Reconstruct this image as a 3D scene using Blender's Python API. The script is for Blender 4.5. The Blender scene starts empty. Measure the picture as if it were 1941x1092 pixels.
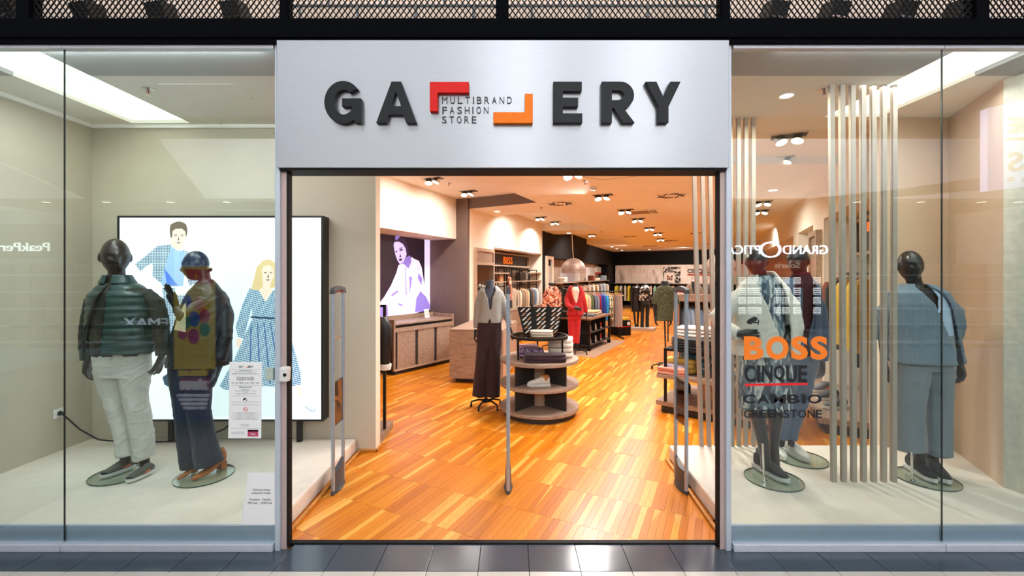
import bpy, bmesh, math, random
from mathutils import Vector, Matrix, noise
R = random.Random(11)
sc = bpy.context.scene
C = sc.collection
# ---------------------------------------------------------------- camera
F, CY, EYE, PX, HZ = 825.0, -2.7, 1.7, 970.5, 522.0
cd = bpy.data.cameras.new('camera'); cam = bpy.data.objects.new('camera', cd); C.objects.link(cam)
cd.sensor_fit = 'HORIZONTAL'; cd.sensor_width = 36.0; cd.lens = 36.0 * F / 1941.0
cd.shift_y = -(546.0 - HZ) / 1941.0; cd.clip_start = 0.05; cd.clip_end = 200
cam.location = (0, CY, EYE); cam.rotation_euler = (math.pi / 2, 0, 0)
sc.camera = cam
# ---------------------------------------------------------------- world, exposure
w = bpy.data.worlds.new('mall_daylight'); sc.world = w; w.use_nodes = True
w.node_tree.nodes['Background'].inputs[0].default_value = (0.74, 0.82, 0.98, 1)
w.node_tree.nodes['Background'].inputs[1].default_value = 0.36
sc.view_settings.view_transform = 'Standard'; sc.view_settings.look = 'None'
sc.view_settings.gamma = 1.0; sc.view_settings.use_curve_mapping = False
sc.view_settings.exposure = 0.0
sc.cycles.use_denoising = True
sc.cycles.max_bounces = 10; sc.cycles.transparent_max_bounces = 24
sc.cycles.diffuse_bounces = 5; sc.cycles.glossy_bounces = 4
sc.cycles.sample_clamp_indirect = 6.0; sc.cycles.caustics_reflective = False; sc.cycles.caustics_refractive = False
# ---------------------------------------------------------------- lamps
def lamp(name, kind, loc, power, color=(1, 1, 1), size=0.3, sy=None, target=None, angle=None, spread=None):
    d = bpy.data.lights.new(name, kind); o = bpy.data.objects.new(name, d); C.objects.link(o)
    d.energy = power; d.color = color; o.location = loc
    if kind == 'AREA':
        d.shape = 'RECTANGLE' if sy else 'DISK'; d.size = size
        if sy: d.size_y = sy
        if spread: d.spread = spread
    else:
        d.shadow_soft_size = size
    if kind == 'SPOT': d.spot_size = angle or 1.2; d.spot_blend = 0.5
    if target is not None:
        o.rotation_euler = (Vector(target) - Vector(loc)).to_track_quat('-Z', 'Y').to_euler()
    return o
lerp0 = lambda a, b, t: a + (b - a) * t
WARM = (1.0, 0.95, 0.90); COOL = (0.93, 0.97, 1.0)
# skylight of the mall hall, high above the walkway
lamp('mall_skylight', 'AREA', (0, -5.5, 8.5), 400, COOL, 16, 5, (0, -3.5, 0))
# two light troughs of the hall ceiling; the brushed sign mirrors each as an upright band
lamp('hall_light_trough', 'AREA', (0.10, -7.0, 5.6), 62, (0.97, 0.99, 1.0), 1.3, 1.0, (0, 0, 2.4))
lamp('hall_light_trough', 'AREA', (2.75, -7.0, 5.6), 66, (0.97, 0.99, 1.0), 1.5, 1.0, (1.0, 0, 2.4))
# lamps of the service gap behind the mesh screens
lamp('gap_light', 'AREA', (-2.4, 0.25, 4.2), 9, (1, 0.93, 0.84), 3.0, 0.1, (-2.4, 0.6, 3.4))
lamp('gap_light', 'AREA', (2.4, 0.25, 4.2), 9, (1, 0.93, 0.84), 3.0, 0.1, (2.4, 0.6, 3.4))
lamp('gap_light', 'AREA', (0, 0.25, 4.2), 7, (1, 0.93, 0.84), 2.0, 0.1, (0, 0.6, 3.4))
# strips in the window ceilings
lamp('window_strip_light', 'AREA', (-3.35, 0.50, 3.12), 10, (1, 0.99, 0.95), 0.45, 0.9, (-3.30, 0.40, 0))
lamp('window_strip_light', 'AREA', (3.10, 0.55, 3.12), 8, (1, 0.96, 0.90), 0.40, 0.9, (2.9, 0.5, 0))
# added fill lamps hidden behind the top rails, brightening the window displays
lamp('window_fill_light', 'AREA', (-2.45, 0.075, 3.142), 30, (0.97, 1.0, 1.0), 1.7, 0.02, (-2.45, 1.5, 0.7))
lamp('window_fill_light', 'AREA', (2.8, 0.075, 3.142), 16, (1, 0.93, 0.92), 2.2, 0.02, (2.8, 1.4, 0.7))
lamp('window_downlight', 'AREA', (2.1, 0.85, 3.10), 20, (1, 0.86, 0.68), 0.14, target=(2.1, 0.7, 0))
# shop lamps: every one sits at a twin spot or a downlight of the shop ceiling
for (x, y, p, tx, ty) in [(-1.1, 3.9, 52, -1.7, 4.2), (-0.7, 5.0, 52, -1.3, 5.2), (0.75, 3.0, 120, 0.3, 2.8), (1.3, 4.6, 110, 0.6, 4.0),
                          (2.2, 6.2, 110, 2.0, 6.0), (2.4, 3.2, 120, 2.6, 3.4), (1.9, 1.9, 80, 1.6, 2.4), (3.0, 8.0, 110, 2.6, 8.0), (3.9, 5.4, 110, 4.3, 5.2),
                          (0.4, 7.3, 66, -0.2, 7.9), (1.0, 9.3, 66, 0.5, 9.6), (4.2, 10.4, 120, 4.0, 10.4), (2.9, 12.5, 110, 2.3, 13.0),
                          (5.6, 13.2, 130, 5.4, 13.4), (7.2, 15.8, 140, 7.0, 16.4), (5.2, 16.6, 120, 4.6, 17.4), (8.2, 18.0, 130, 8.4, 19.2), (6.6, 9.0, 120, 7.0, 9.4)]:
    lamp('shop_lamp', 'AREA', (x, y, 2.99 if not (x < 0 and y < 6) else 3.2), p * 0.52, WARM, 0.22, target=(lerp0(x, tx, 1.8), lerp0(y, ty, 1.8), 0), spread=2.6)
# lamps of the hall across the walkway
lamp('hall_lamp', 'AREA', (-3.5, -6.0, 6.6), 1700, (1, 0.97, 0.92), 4, 1.5, (-3.0, -9.0, 4.0))
lamp('hall_lamp', 'AREA', (4.5, -6.0, 6.6), 1700, (1, 0.97, 0.92), 4, 1.5, (4.5, -9.0, 4.0))
lamp('hall_lamp', 'AREA', (5.5, -8.0, 3.1), 50, (1, 0.9, 0.75), 2, 0.6, (5.5, -9.3, 1.0))
lamp('hall_lamp', 'AREA', (-6.5, -8.0, 3.1), 50, (1, 0.9, 0.75), 2, 0.6, (-6.5, -9.3, 1.0))
# ---------------------------------------------------------------- measuring helpers (points of the place at a known depth or height)
def P(px, py, Y):
    D = Y - CY; return Vector(((px - PX) / F * D, Y, EYE - (py - HZ) / F * D))
def PZ(px, py, z):
    D = (EYE - z) * F / (py - HZ); return Vector(((px - PX) / F * D, D + CY, z))
def lerp(a, b, t): return a + (b - a) * t
# ---------------------------------------------------------------- materials
def lin(c):
    c = c / 255.0
    return c / 12.92 if c <= 0.04045 else ((c + 0.055) / 1.055) ** 2.4
def col(*c): return tuple(lin(x) for x in c[:3]) + (1.0,)
MATS = {}
def nt(name):
    m = bpy.data.materials.new(name); m.use_nodes = True
    return m, m.node_tree.nodes, m.node_tree.links, m.node_tree.nodes['Principled BSDF']
def tex_in(N, L, scale=(1, 1, 1), rot=(0, 0, 0), src='Object'):
    tc = N.new('ShaderNodeTexCoord'); mp = N.new('ShaderNodeMapping')
    mp.inputs['Scale'].default_value = scale; mp.inputs['Rotation'].default_value = rot
    L.new(tc.outputs[src], mp.inputs[0]); return mp.outputs[0]
def ramp(N, L, src, stops):
    r = N.new('ShaderNodeValToRGB'); e = r.color_ramp.elements
    e[0].position, e[0].color = stops[0][0], stops[0][1]; e[1].position, e[1].color = stops[1][0], stops[1][1]
    for p, c in stops[2:]:
        x = e.new(p); x.color = c
    L.new(src, r.inputs[0]); return r.outputs[0]
def bump(N, L, b, src, strength, dist=0.01):
    n = N.new('ShaderNodeBump'); n.inputs['Strength'].default_value = strength; n.inputs['Distance'].default_value = dist
    L.new(src, n.inputs['Height']); L.new(n.outputs[0], b.inputs['Normal'])
def shade(c, k): return tuple(min(1.0, x * k) for x in c[:3]) + (1.0,)
def M(name, rgb, rough=0.5, metal=0.0, var=0.10, scale=25.0, bmp=0.0, stretch=(1, 1, 1), coat=0.0, sheen=0.0, spec=0.5):
    """plain surface: one colour with fine grain"""
    if name in MATS: return MATS[name]
    m, N, L, b = nt(name); c = col(*rgb)
    v = tex_in(N, L, tuple(scale * s for s in stretch)); n = N.new('ShaderNodeTexNoise'); n.inputs['Scale'].default_value = 1.0
    n.inputs['Detail'].default_value = 4; L.new(v, n.inputs[0])
    L.new(ramp(N, L, n.outputs[0], [(0.3, shade(c, 1 - var)), (0.7, shade(c, 1 + var))]), b.inputs['Base Color'])
    b.inputs['Roughness'].default_value = rough; b.inputs['Metallic'].default_value = metal
    b.inputs['Specular IOR Level'].default_value = spec
    if coat: b.inputs['Coat Weight'].default_value = coat
    if sheen: b.inputs['Sheen Weight'].default_value = sheen
    if bmp: bump(N, L, b, n.outputs[0], bmp, 0.004)
    MATS[name] = m; return m
def FAB(name, rgb, scale=420.0, bmp=0.25, var=0.12, rough=0.85): return M(name, rgb, rough, 0, var, scale, bmp, (1, 1, 1), 0, 0.15)
def EM(name, rgb, strength, var=0.0):
    if name in MATS: return MATS[name]
    m, N, L, b = nt(name); c = col(*rgb)
    b.inputs['Base Color'].default_value = c; b.inputs['Emission Strength'].default_value = strength; b.inputs['Roughness'].default_value = 0.4
    n = N.new('ShaderNodeTexNoise'); n.inputs['Scale'].default_value = 3.0; L.new(tex_in(N, L), n.inputs[0])
    L.new(ramp(N, L, n.outputs[0], [(0.3, shade(c, 1 - var)), (0.7, c)]), b.inputs['Emission Color'])
    MATS[name] = m; return m
def PAT(name, kind, cols, scale=(40, 40, 40), emit=0.0, rough=0.8, rot=(0, 0, 0), thr=0.5):
    """printed or woven pattern; cols = list of rgb"""
    if name in MATS: return MATS[name]
    m, N, L, b = nt(name); cs = [col(*c) for c in cols]; v = tex_in(N, L, scale, rot)
    if kind == 'voronoi':
        t = N.new('ShaderNodeTexVoronoi'); t.inputs['Scale'].default_value = 1.0; L.new(v, t.inputs[0]); src = N.new('ShaderNodeSeparateColor'); L.new(t.outputs['Color'], src.inputs[0]); src = src.outputs[0]
    elif kind == 'noise':
        t = N.new('ShaderNodeTexNoise'); t.inputs['Scale'].default_value = 1.0; t.inputs['Detail'].default_value = 3; L.new(v, t.inputs[0]); src = t.outputs[0]
    elif kind == 'wave':
        t = N.new('ShaderNodeTexWave'); t.inputs['Scale'].default_value = 1.0; t.inputs['Distortion'].default_value = 0.4; L.new(v, t.inputs[0]); src = t.outputs[0]
    else:
        t = N.new('ShaderNodeTexChecker'); t.inputs['Scale'].default_value = 1.0; L.new(v, t.inputs[0]); src = t.outputs[1]
    k = len(cs); st = []
    if kind == 'noise': ps = [0.30 + 0.40 * i / max(1, k - 1) for i in range(k)]
    else: ps = [i / k for i in range(k)]
    for i, c in enumerate(cs): st.append((ps[i], c))
    o = ramp(N, L, src, st)
    for nd in N:
        if nd.type == 'VALTORGB' and kind != 'noise': nd.color_ramp.interpolation = 'CONSTANT'
    L.new(o, b.inputs['Base Color']); b.inputs['Roughness'].default_value = rough
    if emit: L.new(o, b.inputs['Emission Color']); b.inputs['Emission Strength'].default_value = emit
    MATS[name] = m; return m
def WOOD(name, rgb, rough=0.45, axis=0, k=1.0):
    if name in MATS: return MATS[name]
    m, N, L, b = nt(name); c = col(*rgb); s = [38 * k, 38 * k, 38 * k]; s[axis] = 2.4 * k
    n = N.new('ShaderNodeTexNoise'); n.inputs['Scale'].default_value = 1.0; n.inputs['Detail'].default_value = 6; n.inputs['Distortion'].default_value = 0.8
    L.new(tex_in(N, L, tuple(s)), n.inputs[0])
    L.new(ramp(N, L, n.outputs[0], [(0.28, shade(c, 0.62)), (0.5, c), (0.72, shade(c, 1.25))]), b.inputs['Base Color'])
    b.inputs['Roughness'].default_value = rough; bump(N, L, b, n.outputs[0], 0.12, 0.003)
    MATS[name] = m; return m
def GLASS(name, tint=(0.93, 0.97, 0.95), ior=1.52):
    """clear sheet: lets light through, mirrors by Fresnel on each face"""
    if name in MATS: return MATS[name]
    m = bpy.data.materials.new(name); m.use_nodes = True; N, L = m.node_tree.nodes, m.node_tree.links; N.clear()
    o = N.new('ShaderNodeOutputMaterial'); t = N.new('ShaderNodeBsdfTransparent'); g = N.new('ShaderNodeBsdfGlossy'); x = N.new('ShaderNodeMixShader'); f = N.new('ShaderNodeFresnel')
    n = N.new('ShaderNodeTexNoise'); n.inputs['Scale'].default_value = 2.0
    L.new(ramp(N, L, n.outputs[0], [(0.3, (tint[0] * 0.99, tint[1], tint[2], 1)), (0.7, tuple(tint) + (1,))]), t.inputs[0])
    f.inputs[0].default_value = ior; g.inputs['Roughness'].default_value = 0.0; g.inputs[0].default_value = (1, 1, 1, 1)
    gm = N.new('ShaderNodeNewGeometry'); mx = N.new('ShaderNodeMapRange')   # both faces reflect like air to glass
    mx.inputs[3].default_value = ior; mx.inputs[4].default_value = 1.0 / ior
    L.new(gm.outputs['Backfacing'], mx.inputs[0]); L.new(mx.outputs[0], f.inputs[0]); L.new(f.outputs[0], x.inputs[0])
    L.new(t.outputs[0], x.inputs[1]); L.new(g.outputs[0], x.inputs[2]); L.new(x.outputs[0], o.inputs[0])
    MATS[name] = m; return m
# ---------------------------------------------------------------- objects
OFF = {}
def tag(o, label=None, cat=None, group=None, kind=None):
    if label: o['label'] = label
    if cat: o['category'] = cat
    if group: o['group'] = group
    if kind: o['kind'] = kind
    return o
def thing(name, label, cat, loc=(0, 0, 0), group=None, rz=0.0):
    o = bpy.data.objects.new(name, None); C.objects.link(o); o.empty_display_size = 0.1
    o.location = loc; o.rotation_euler = (0, 0, rz); OFF[o.name] = Vector(loc)
    return tag(o, label, cat, group)
def structure(name, loc=(0, 0, 0)):
    o = bpy.data.objects.new(name, None); C.objects.link(o); o.location = loc; OFF[o.name] = Vector(loc); o['kind'] = 'structure'; return o
def place(o, loc, rz=0.0, s=None):
    o.location = loc; o.rotation_euler = (0, 0, rz)
    if s: o.scale = (s, s, s)
    return o
def copy_tree(o, parent=None):
    c = o.copy(); C.objects.link(c)
    if parent: c.parent = parent
    for ch in list(o.children): copy_tree(ch, c)
    return c
def frame_from(d):
    d = d.normalized(); a = Vector((0, 0, 1)) if abs(d.z) < 0.9 else Vector((0, 1, 0))
    u = a.cross(d).normalized(); return u, d.cross(u).normalized()
class MB:
    def __init__(s): s.v = []; s.f = []
    def add(s, vs, fs):
        k = len(s.v); s.v += [Vector(v) for v in vs]; s.f += [tuple(i + k for i in f) for f in fs]; return s
    def box(s, x0, x1, y0, y1, z0, z1):
        return s.add([(x0, y0, z0), (x1, y0, z0), (x1, y1, z0), (x0, y1, z0), (x0, y0, z1), (x1, y0, z1), (x1, y1, z1), (x0, y1, z1)],
                     [(0, 3, 2, 1), (4, 5, 6, 7), (0, 1, 5, 4), (1, 2, 6, 5), (2, 3, 7, 6), (3, 0, 4, 7)])
    def obox(s, c, size, rz=0.0, rx=0.0, ry=0.0):
        m = Matrix.Translation(c) @ Matrix.Rotation(rz, 4, 'Z') @ Matrix.Rotation(ry, 4, 'Y') @ Matrix.Rotation(rx, 4, 'X')
        t = MB().box(-size[0] / 2, size[0] / 2, -size[1] / 2, size[1] / 2, -size[2] / 2, size[2] / 2)
        return s.add([m @ v for v in t.v], t.f)
    def slab(s, pts, z0, z1):
        """vertical prism over a plan polygon"""
        n = len(pts); a = sum(pts[i][0] * pts[(i + 1) % n][1] - pts[(i + 1) % n][0] * pts[i][1] for i in range(n))
        if a < 0: pts = pts[::-1]
        return s.add([(p[0], p[1], z0) for p in pts] + [(p[0], p[1], z1) for p in pts],
                     [tuple(range(n))[::-1], tuple(range(n, 2 * n))] + [(i, (i + 1) % n, n + (i + 1) % n, n + i) for i in range(n)])
    def wall(s, a, b, z0, z1, t=0.1):
        """wall between plan points a, b; thickness t to the left of a->b (negative: right)"""
        a = Vector((a[0], a[1])); b = Vector((b[0], b[1])); d = (b - a).normalized(); n = Vector((-d.y, d.x)) * t
        return s.slab([tuple(a), tuple(b), tuple(b + n), tuple(a + n)], z0, z1)
    def prism(s, poly, y0, y1):
        """outline in x,z swept along y"""
        n = len(poly); a = sum(poly[i][0] * poly[(i + 1) % n][1] - poly[(i + 1) % n][0] * poly[i][1] for i in range(n))
        if a < 0: poly = poly[::-1]
        return s.add([(p[0], y0, p[1]) for p in poly] + [(p[0], y1, p[1]) for p in poly],
                     [tuple(range(n)), tuple(range(n, 2 * n))[::-1]] + [(i, n + i, n + (i + 1) % n, (i + 1) % n) for i in range(n)])
    def loft(s, rings, cap=True, closed=True):
        n = len(rings[0]); vs = [p for r in rings for p in r]; fs = []
        for i in range(len(rings) - 1):
            for j in range(n if closed else n - 1):
                k = (j + 1) % n; fs.append((i * n + j, i * n + k, (i + 1) * n + k, (i + 1) * n + j))
        if cap: fs += [tuple(range(n))[::-1], tuple(range((len(rings) - 1) * n, len(rings) * n))]
        return s.add(vs, fs)
    def tube(s, pts, rad, n=8, cap=True, flat=1.0):
        pts = [Vector(p) for p in pts]; k = len(pts)
        if not hasattr(rad, '__len__'): rad = [rad] * k
        rings = []; u = None
        for i, p in enumerate(pts):
            d = (pts[min(i + 1, k - 1)] - pts[max(i - 1, 0)]).normalized()
            if u is None: u, v = frame_from(d)
            else:
                u = (u - d * u.dot(d)).normalized(); v = d.cross(u).normalized()
            r = rad[i]; r = r if hasattr(r, '__len__') else (r, r * flat)
            rings.append([p + u * (math.cos(2 * math.pi * j / n) * r[0]) + v * (math.sin(2 * math.pi * j / n) * r[1]) for j in range(n)])
        return s.loft(rings, cap)
    def cyl(s, a, b, r0, r1=None, n=14): return s.tube([a, b], [r0, r0 if r1 is None else r1], n)
    def lathe(s, prof, c=(0, 0, 0), n=24, cap=False):
        return s.loft([[(c[0] + r * math.cos(2 * math.pi * j / n), c[1] + r * math.sin(2 * math.pi * j / n), c[2] + z) for j in range(n)] for r, z in prof], cap)
    def ball(s, c, r, n=16, m=10):
        r = r if hasattr(r, '__len__') else (r, r, r)
        rings = []
        for i in range(m + 1):
            a = -math.pi / 2 + math.pi * i / m; k = max(0.02, math.cos(a))
            rings.append([(c[0] + r[0] * k * math.cos(2 * math.pi * j / n), c[1] + r[1] * k * math.sin(2 * math.pi * j / n), c[2] + r[2] * math.sin(a)) for j in range(n)])
        return s.loft(rings)
    def xf(s, m): s.v = [m @ v for v in s.v]; return s
    def mesh(s, name, mat, off=Vector((0, 0, 0)), smooth=None, bevel=0.0):
        me = bpy.data.meshes.new(name); me.from_pydata([tuple(v - off) for v in s.v], [], s.f)
        bm = bmesh.new(); bm.from_mesh(me); bmesh.ops.recalc_face_normals(bm, faces=bm.faces)
        if bevel:
            ed = [e for e in bm.edges if len(e.link_faces) == 2 and e.calc_face_angle(0) > 0.6]
            bmesh.ops.bevel(bm, geom=ed, offset=bevel, segments=2, affect='EDGES', profile=0.5, clamp_overlap=True)
        bm.to_mesh(me); bm.free()
        if mat: me.materials.append(mat)
        if smooth is not None: soften(me, smooth)
        return me
    def build(s, name, mat, parent=None, smooth=None, bevel=0.0):
        off = root_off(parent); me = s.mesh(name, mat, off, smooth, bevel)
        return link(name, me, parent)
def soften(me, ang=40):
    me.polygons.foreach_set('use_smooth', [True] * len(me.polygons)); me.set_sharp_from_angle(angle=math.radians(ang))
def root_off(p):
    while p is not None and p.parent is not None: p = p.parent
    return OFF.get(p.name, Vector((0, 0, 0))) if p is not None else Vector((0, 0, 0))
def link(name, me, parent=None):
    o = bpy.data.objects.new(name, me); C.objects.link(o)
    if parent is not None: o.parent = parent
    return o
def fuse(mb, voxel=0.008, smooth=4, mat=None, name='skin', wrinkle=None, off=Vector((0, 0, 0)), dec=None):
    """one continuous surface grown over overlapping shapes"""
    me = bpy.data.meshes.new('tmp'); me.from_pydata([tuple(v) for v in mb.v], [], mb.f)
    bm = bmesh.new(); bm.from_mesh(me); bmesh.ops.recalc_face_normals(bm, faces=bm.faces); bm.to_mesh(me); bm.free()
    o = bpy.data.objects.new('tmp', me); C.objects.link(o)
    r = o.modifiers.new('r', 'REMESH'); r.mode = 'VOXEL'; r.voxel_size = voxel; r.use_smooth_shade = True
    if smooth:
        q = o.modifiers.new('s', 'SMOOTH'); q.iterations = smooth; q.factor = 0.5
    if dec:
        q = o.modifiers.new('d', 'DECIMATE'); q.ratio = dec
    dg = bpy.context.evaluated_depsgraph_get(); out = bpy.data.meshes.new_from_object(o.evaluated_get(dg))
    bpy.data.objects.remove(o); bpy.data.meshes.remove(me); out.name = name
    if wrinkle:
        ns = [v.normal.copy() for v in out.vertices]
        for v, n in zip(out.vertices, ns): v.co += n * wrinkle(v.co)
    for v in out.vertices: v.co -= off
    out.materials.clear()
    if mat: out.materials.append(mat)
    soften(out, 60); return out
def wrinkles(amp=0.004, sx=9.0, sz=14.0, seed=0.0, tilt=0.6):
    def f(p):
        q = Vector((p.x * sx + seed, p.y * sx, p.z * sz + tilt * sx * p.x))
        return amp * (noise.noise(q) + 0.5 * noise.noise(q * 2.3))
    return f
# ---------------------------------------------------------------- writing
def text_mb(s, x0, x1, z0, z1, y, depth=0.002, bold=0.0, facing=-1, slant=0.0, fit=True):
    """letters filling the box x0..x1, z0..z1 on the plane y; facing -1 is read from -y, +1 from +y"""
    cu = bpy.data.curves.new('t', 'FONT'); cu.body = s; cu.extrude = 0.05; cu.offset = bold; cu.resolution_u = 4; cu.shear = slant
    o = bpy.data.objects.new('t', cu); C.objects.link(o); dg = bpy.context.evaluated_depsgraph_get()
    me = bpy.data.meshes.new_from_object(o.evaluated_get(dg)); bpy.data.objects.remove(o); bpy.data.curves.remove(cu)
    vs = [v.co.copy() for v in me.vertices]; fs = [tuple(p.vertices) for p in me.polygons]; bpy.data.meshes.remove(me)
    ax, bx = min(v.x for v in vs), max(v.x for v in vs); ay, by = min(v.y for v in vs), max(v.y for v in vs)
    sx = (x1 - x0) / (bx - ax); sz = (z1 - z0) / (by - ay)
    mb = MB(); mb.v = []; out = []
    for v in vs:
        t = (v.x - ax) * sx
        x = x0 + t if facing < 0 else x1 - t
        out.append(Vector((x, y + (depth / 2 if v.z < 0 else -depth / 2) * (1 if facing < 0 else -1), z0 + (v.y - ay) * sz)))
    mb.add(out, fs); return mb
# ================================================================ SETTING
m_gran = M('granite', (64, 74, 86), 0.16, 0, 0.35, 320, 0.05); m_light = M('terrazzo', (196, 192, 184), 0.3, 0, 0.12, 300)
m_wall = M('window_wall_paint', (192, 183, 165), 0.75, 0, 0.02, 6); m_cream = M('cream_paint', (243, 232, 214), 0.7, 0, 0.02, 5)
m_ceil = M('ceiling_paint', (244, 243, 241), 0.8, 0, 0.02, 4); m_wceil = M('window_ceiling_paint', (246, 245, 240), 0.8, 0, 0.02, 4)
m_black = M('black_paint', (11, 9, 8), 0.7, 0, 0.2, 8, spec=0.2); m_brown = M('taupe_paint', (112, 92, 84), 0.7, 0, 0.04, 6)
m_beam = M('black_steel', (5, 6, 9), 0.85, 0.0, 0.1, 20, spec=0.05); m_alu = M('anodised_aluminium', (196, 206, 218), 0.42, 0.2, 0.05, 60, 0, (1, 1, 12))
m_alul = M('pale_aluminium', (214, 219, 229), 0.38, 0.2, 0.04, 40); m_glass = GLASS('window_glass', (0.88, 0.93, 0.915)); m_cloth = M('beige_cloth', (228, 217, 204), 0.9, 0, 0.04, 12, 0.15)
m_wd = WOOD('grey_oak', (150, 126, 109)); m_wdv = WOOD('grey_oak_upright', (150, 126, 109), 0.5, 2); m_wdl = WOOD('pale_oak', (176, 152, 130)); m_trim = WOOD('honey_trim', (196, 134, 62))
m_dark = M('anthracite', (44, 41, 42), 0.55, 0, 0.1, 20); m_blk = M('black_metal', (20, 18, 18), 0.4, 0.4, 0.1, 30); m_chrome = M('chrome', (225, 225, 225), 0.12, 1.0, 0.02, 10)
m_white = M('white_plastic', (232, 232, 230), 0.4, 0, 0.02, 20); m_lamp = EM('lamp_glow', (255, 246, 228), 9.0); m_gasket = M('black_gasket', (16, 17, 20), 0.7, spec=0.2)
m_mauve = M('mauve_post', (184, 162, 157), 0.5, 0, 0.04, 30)
ZM, ZH, ZW = 3.05, 3.26, 3.15
# ---- parquet: short oak strips, laid askew to the shop front
def parquet_mat():
    m, N, L, b = nt('parquet')
    at = N.new('ShaderNodeAttribute'); at.attribute_name = 'tone'; n = N.new('ShaderNodeTexNoise'); n.inputs['Scale'].default_value = 1.0; n.inputs['Detail'].default_value = 5
    L.new(tex_in(N, L, (60, 3.5, 20), (0, 0, math.radians(26))), n.inputs[0]); ad = N.new('ShaderNodeMath'); ad.operation = 'MULTIPLY_ADD'; ad.inputs[1].default_value = 0.22
    L.new(n.outputs[0], ad.inputs[0]); L.new(at.outputs['Fac'], ad.inputs[2])
    L.new(ramp(N, L, ad.outputs[0], [(0.05, col(158, 80, 10)), (0.35, col(196, 112, 18)), (0.75, col(210, 130, 28)), (1.0, col(234, 176, 84))]), b.inputs['Base Color'])
    b.inputs['Roughness'].default_value = 0.30; b.inputs['Specular IOR Level'].default_value = 0.4
    bump(N, L, b, n.outputs[0], 0.05, 0.002); return m
m_parq = parquet_mat()
floor = structure('floor'); MB().box(-9, 18, 0.02, 26, -0.12, -0.012).build('subfloor', M('subfloor', (96, 62, 30), 0.7), floor)
TH = math.radians(26.0); u1 = Vector((math.sin(TH), math.cos(TH))); u2 = Vector((math.cos(TH), -math.sin(TH)))
def clip_y(poly, y0):
    out = []
    for i in range(len(poly)):
        a, b = poly[i], poly[(i + 1) % len(poly)]
        if a.y >= y0: out.append(a)
        if (a.y >= y0) != (b.y >= y0): out.append(a + (b - a) * ((y0 - a.y) / (b.y - a.y)))
    return out
PL, PW = 0.44, 0.046; near = []; far = []
def vis(c):
    D = c.y - CY
    if c.y < -0.35 or D <= 0: return False
    x = PX + c.x / D * F; y = HZ + EYE / D * F
    if c.y < 0.4: return 470 < x < 1440
    lx = 500 if c.y < 1.7 else 540
    return lx < x < 1700 and y > 585 and not (c.y < 1.1 and c.x > 1.5)
Rp = random.Random(5)
for i in range(-8, 60):
    for j in range(-160, 260):
        sh = Rp.uniform(-0.004, 0.004); c = u1 * ((i + 0.5) * PL) + u2 * ((j + (0.37 * i) % 1.0) * PW)
        if not vis(c): continue
        h1, h2 = u1 * (PL / 2 - 0.0008), u2 * (PW / 2 - 0.0006)
        q = clip_y([c - h1 - h2, c - h1 + h2, c + h1 + h2, c + h1 - h2], 0.084)
        if len(q) < 3: continue
        r = Rp.random(); tone = Rp.uniform(0.12, 0.62) if r < 0.84 else Rp.uniform(0.66, 0.85)
        (near if c.y < 1.35 else far).append((c.y, q, tone, Rp.uniform(-0.0006, 0.0006), Rp.random()))
def plank_mesh(name, items):
    v, f, tn = [], [], []
    for _, q, tone, dz, sp in items:
        k = len(v); n = len(q); v += [(p.x, p.y, dz) for p in q] + [(p.x, p.y, -0.012) for p in q]
        a = sum(q[i].x * q[(i + 1) % n].y - q[(i + 1) % n].x * q[i].y for i in range(n))
        top = tuple(range(k, k + n)); fs = [top if a > 0 else top[::-1]] + [(k + i, k + n + i, k + n + (i + 1) % n, k + (i + 1) % n) if a > 0 else (k + i, k + (i + 1) % n, k + n + (i + 1) % n, k + n + i) for i in range(n)]
        f += fs; tn += [tone] * sum(len(x) for x in fs)
        if sp < 0.075 and n == 4:       # a sliver of pale sapwood running out along the strip
            w0 = 0.15 + 0.5 * sp / 0.075; k = len(v); a0, a1, a2, a3 = q
            s_ = [a0, lerp(a0, a1, w0), lerp(a3, a2, 0.04)] if sp < 0.037 else [a2, lerp(a2, a3, w0), lerp(a1, a0, 0.04)]
            v += [(p.x, p.y, dz + 0.0006) for p in s_]; f.append((k, k + 1, k + 2)); tn += [0.78] * 3
    me = bpy.data.meshes.new(name); me.from_pydata(v, [], f); at = me.attributes.new('tone', 'FLOAT', 'CORNER'); at.data.foreach_set('value', tn)
    me.materials.append(m_parq); return me
near.sort(key=lambda t: t[0])
for it in near[:300]: link('plank', plank_mesh('plank', [it]), floor)
tag(link('plank_field', plank_mesh('plank_field', near[300:] + far), floor), kind='stuff')
MB().box(-1.49, 1.40, 0.05, 0.086, -0.02, 0.008).build('threshold', M('black_rubber', (16, 16, 18), 0.6, spec=0.2), floor, bevel=0.003)
# ---- walkway of the mall: dark granite course, then pale slabs
walk = structure('floor', (0, 0, 0)); MB().box(-9, 9, -14, 0.02, -0.12, -0.016).build('subfloor', M('mortar', (92, 90, 88), 0.8), walk)
for i in range(-12, 13):
    x = 0.10 + i * 0.295; w_ = 0.0018
    MB().box(x + w_, x + 0.295 - w_, -0.198, 0.049 if -1.46 < x + 0.147 < 1.4 else -0.0, -0.015, 0.001 * R.uniform(-0.3, 0.3)).build('granite_tile', m_gran, walk, bevel=0.001)
    MB().box(x + w_, x + 0.295 - w_, -0.79, -0.202, -0.015, 0.001 * R.uniform(-0.3, 0.3)).build('pale_tile', m_light, walk, bevel=0.001)
m_hall = M('hall_floor', (120, 116, 112), 0.25, 0, 0.1, 3); MB().box(-9, 9, -14, -0.794, -0.015, 0.0).build('far_paving', m_hall, walk)
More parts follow.
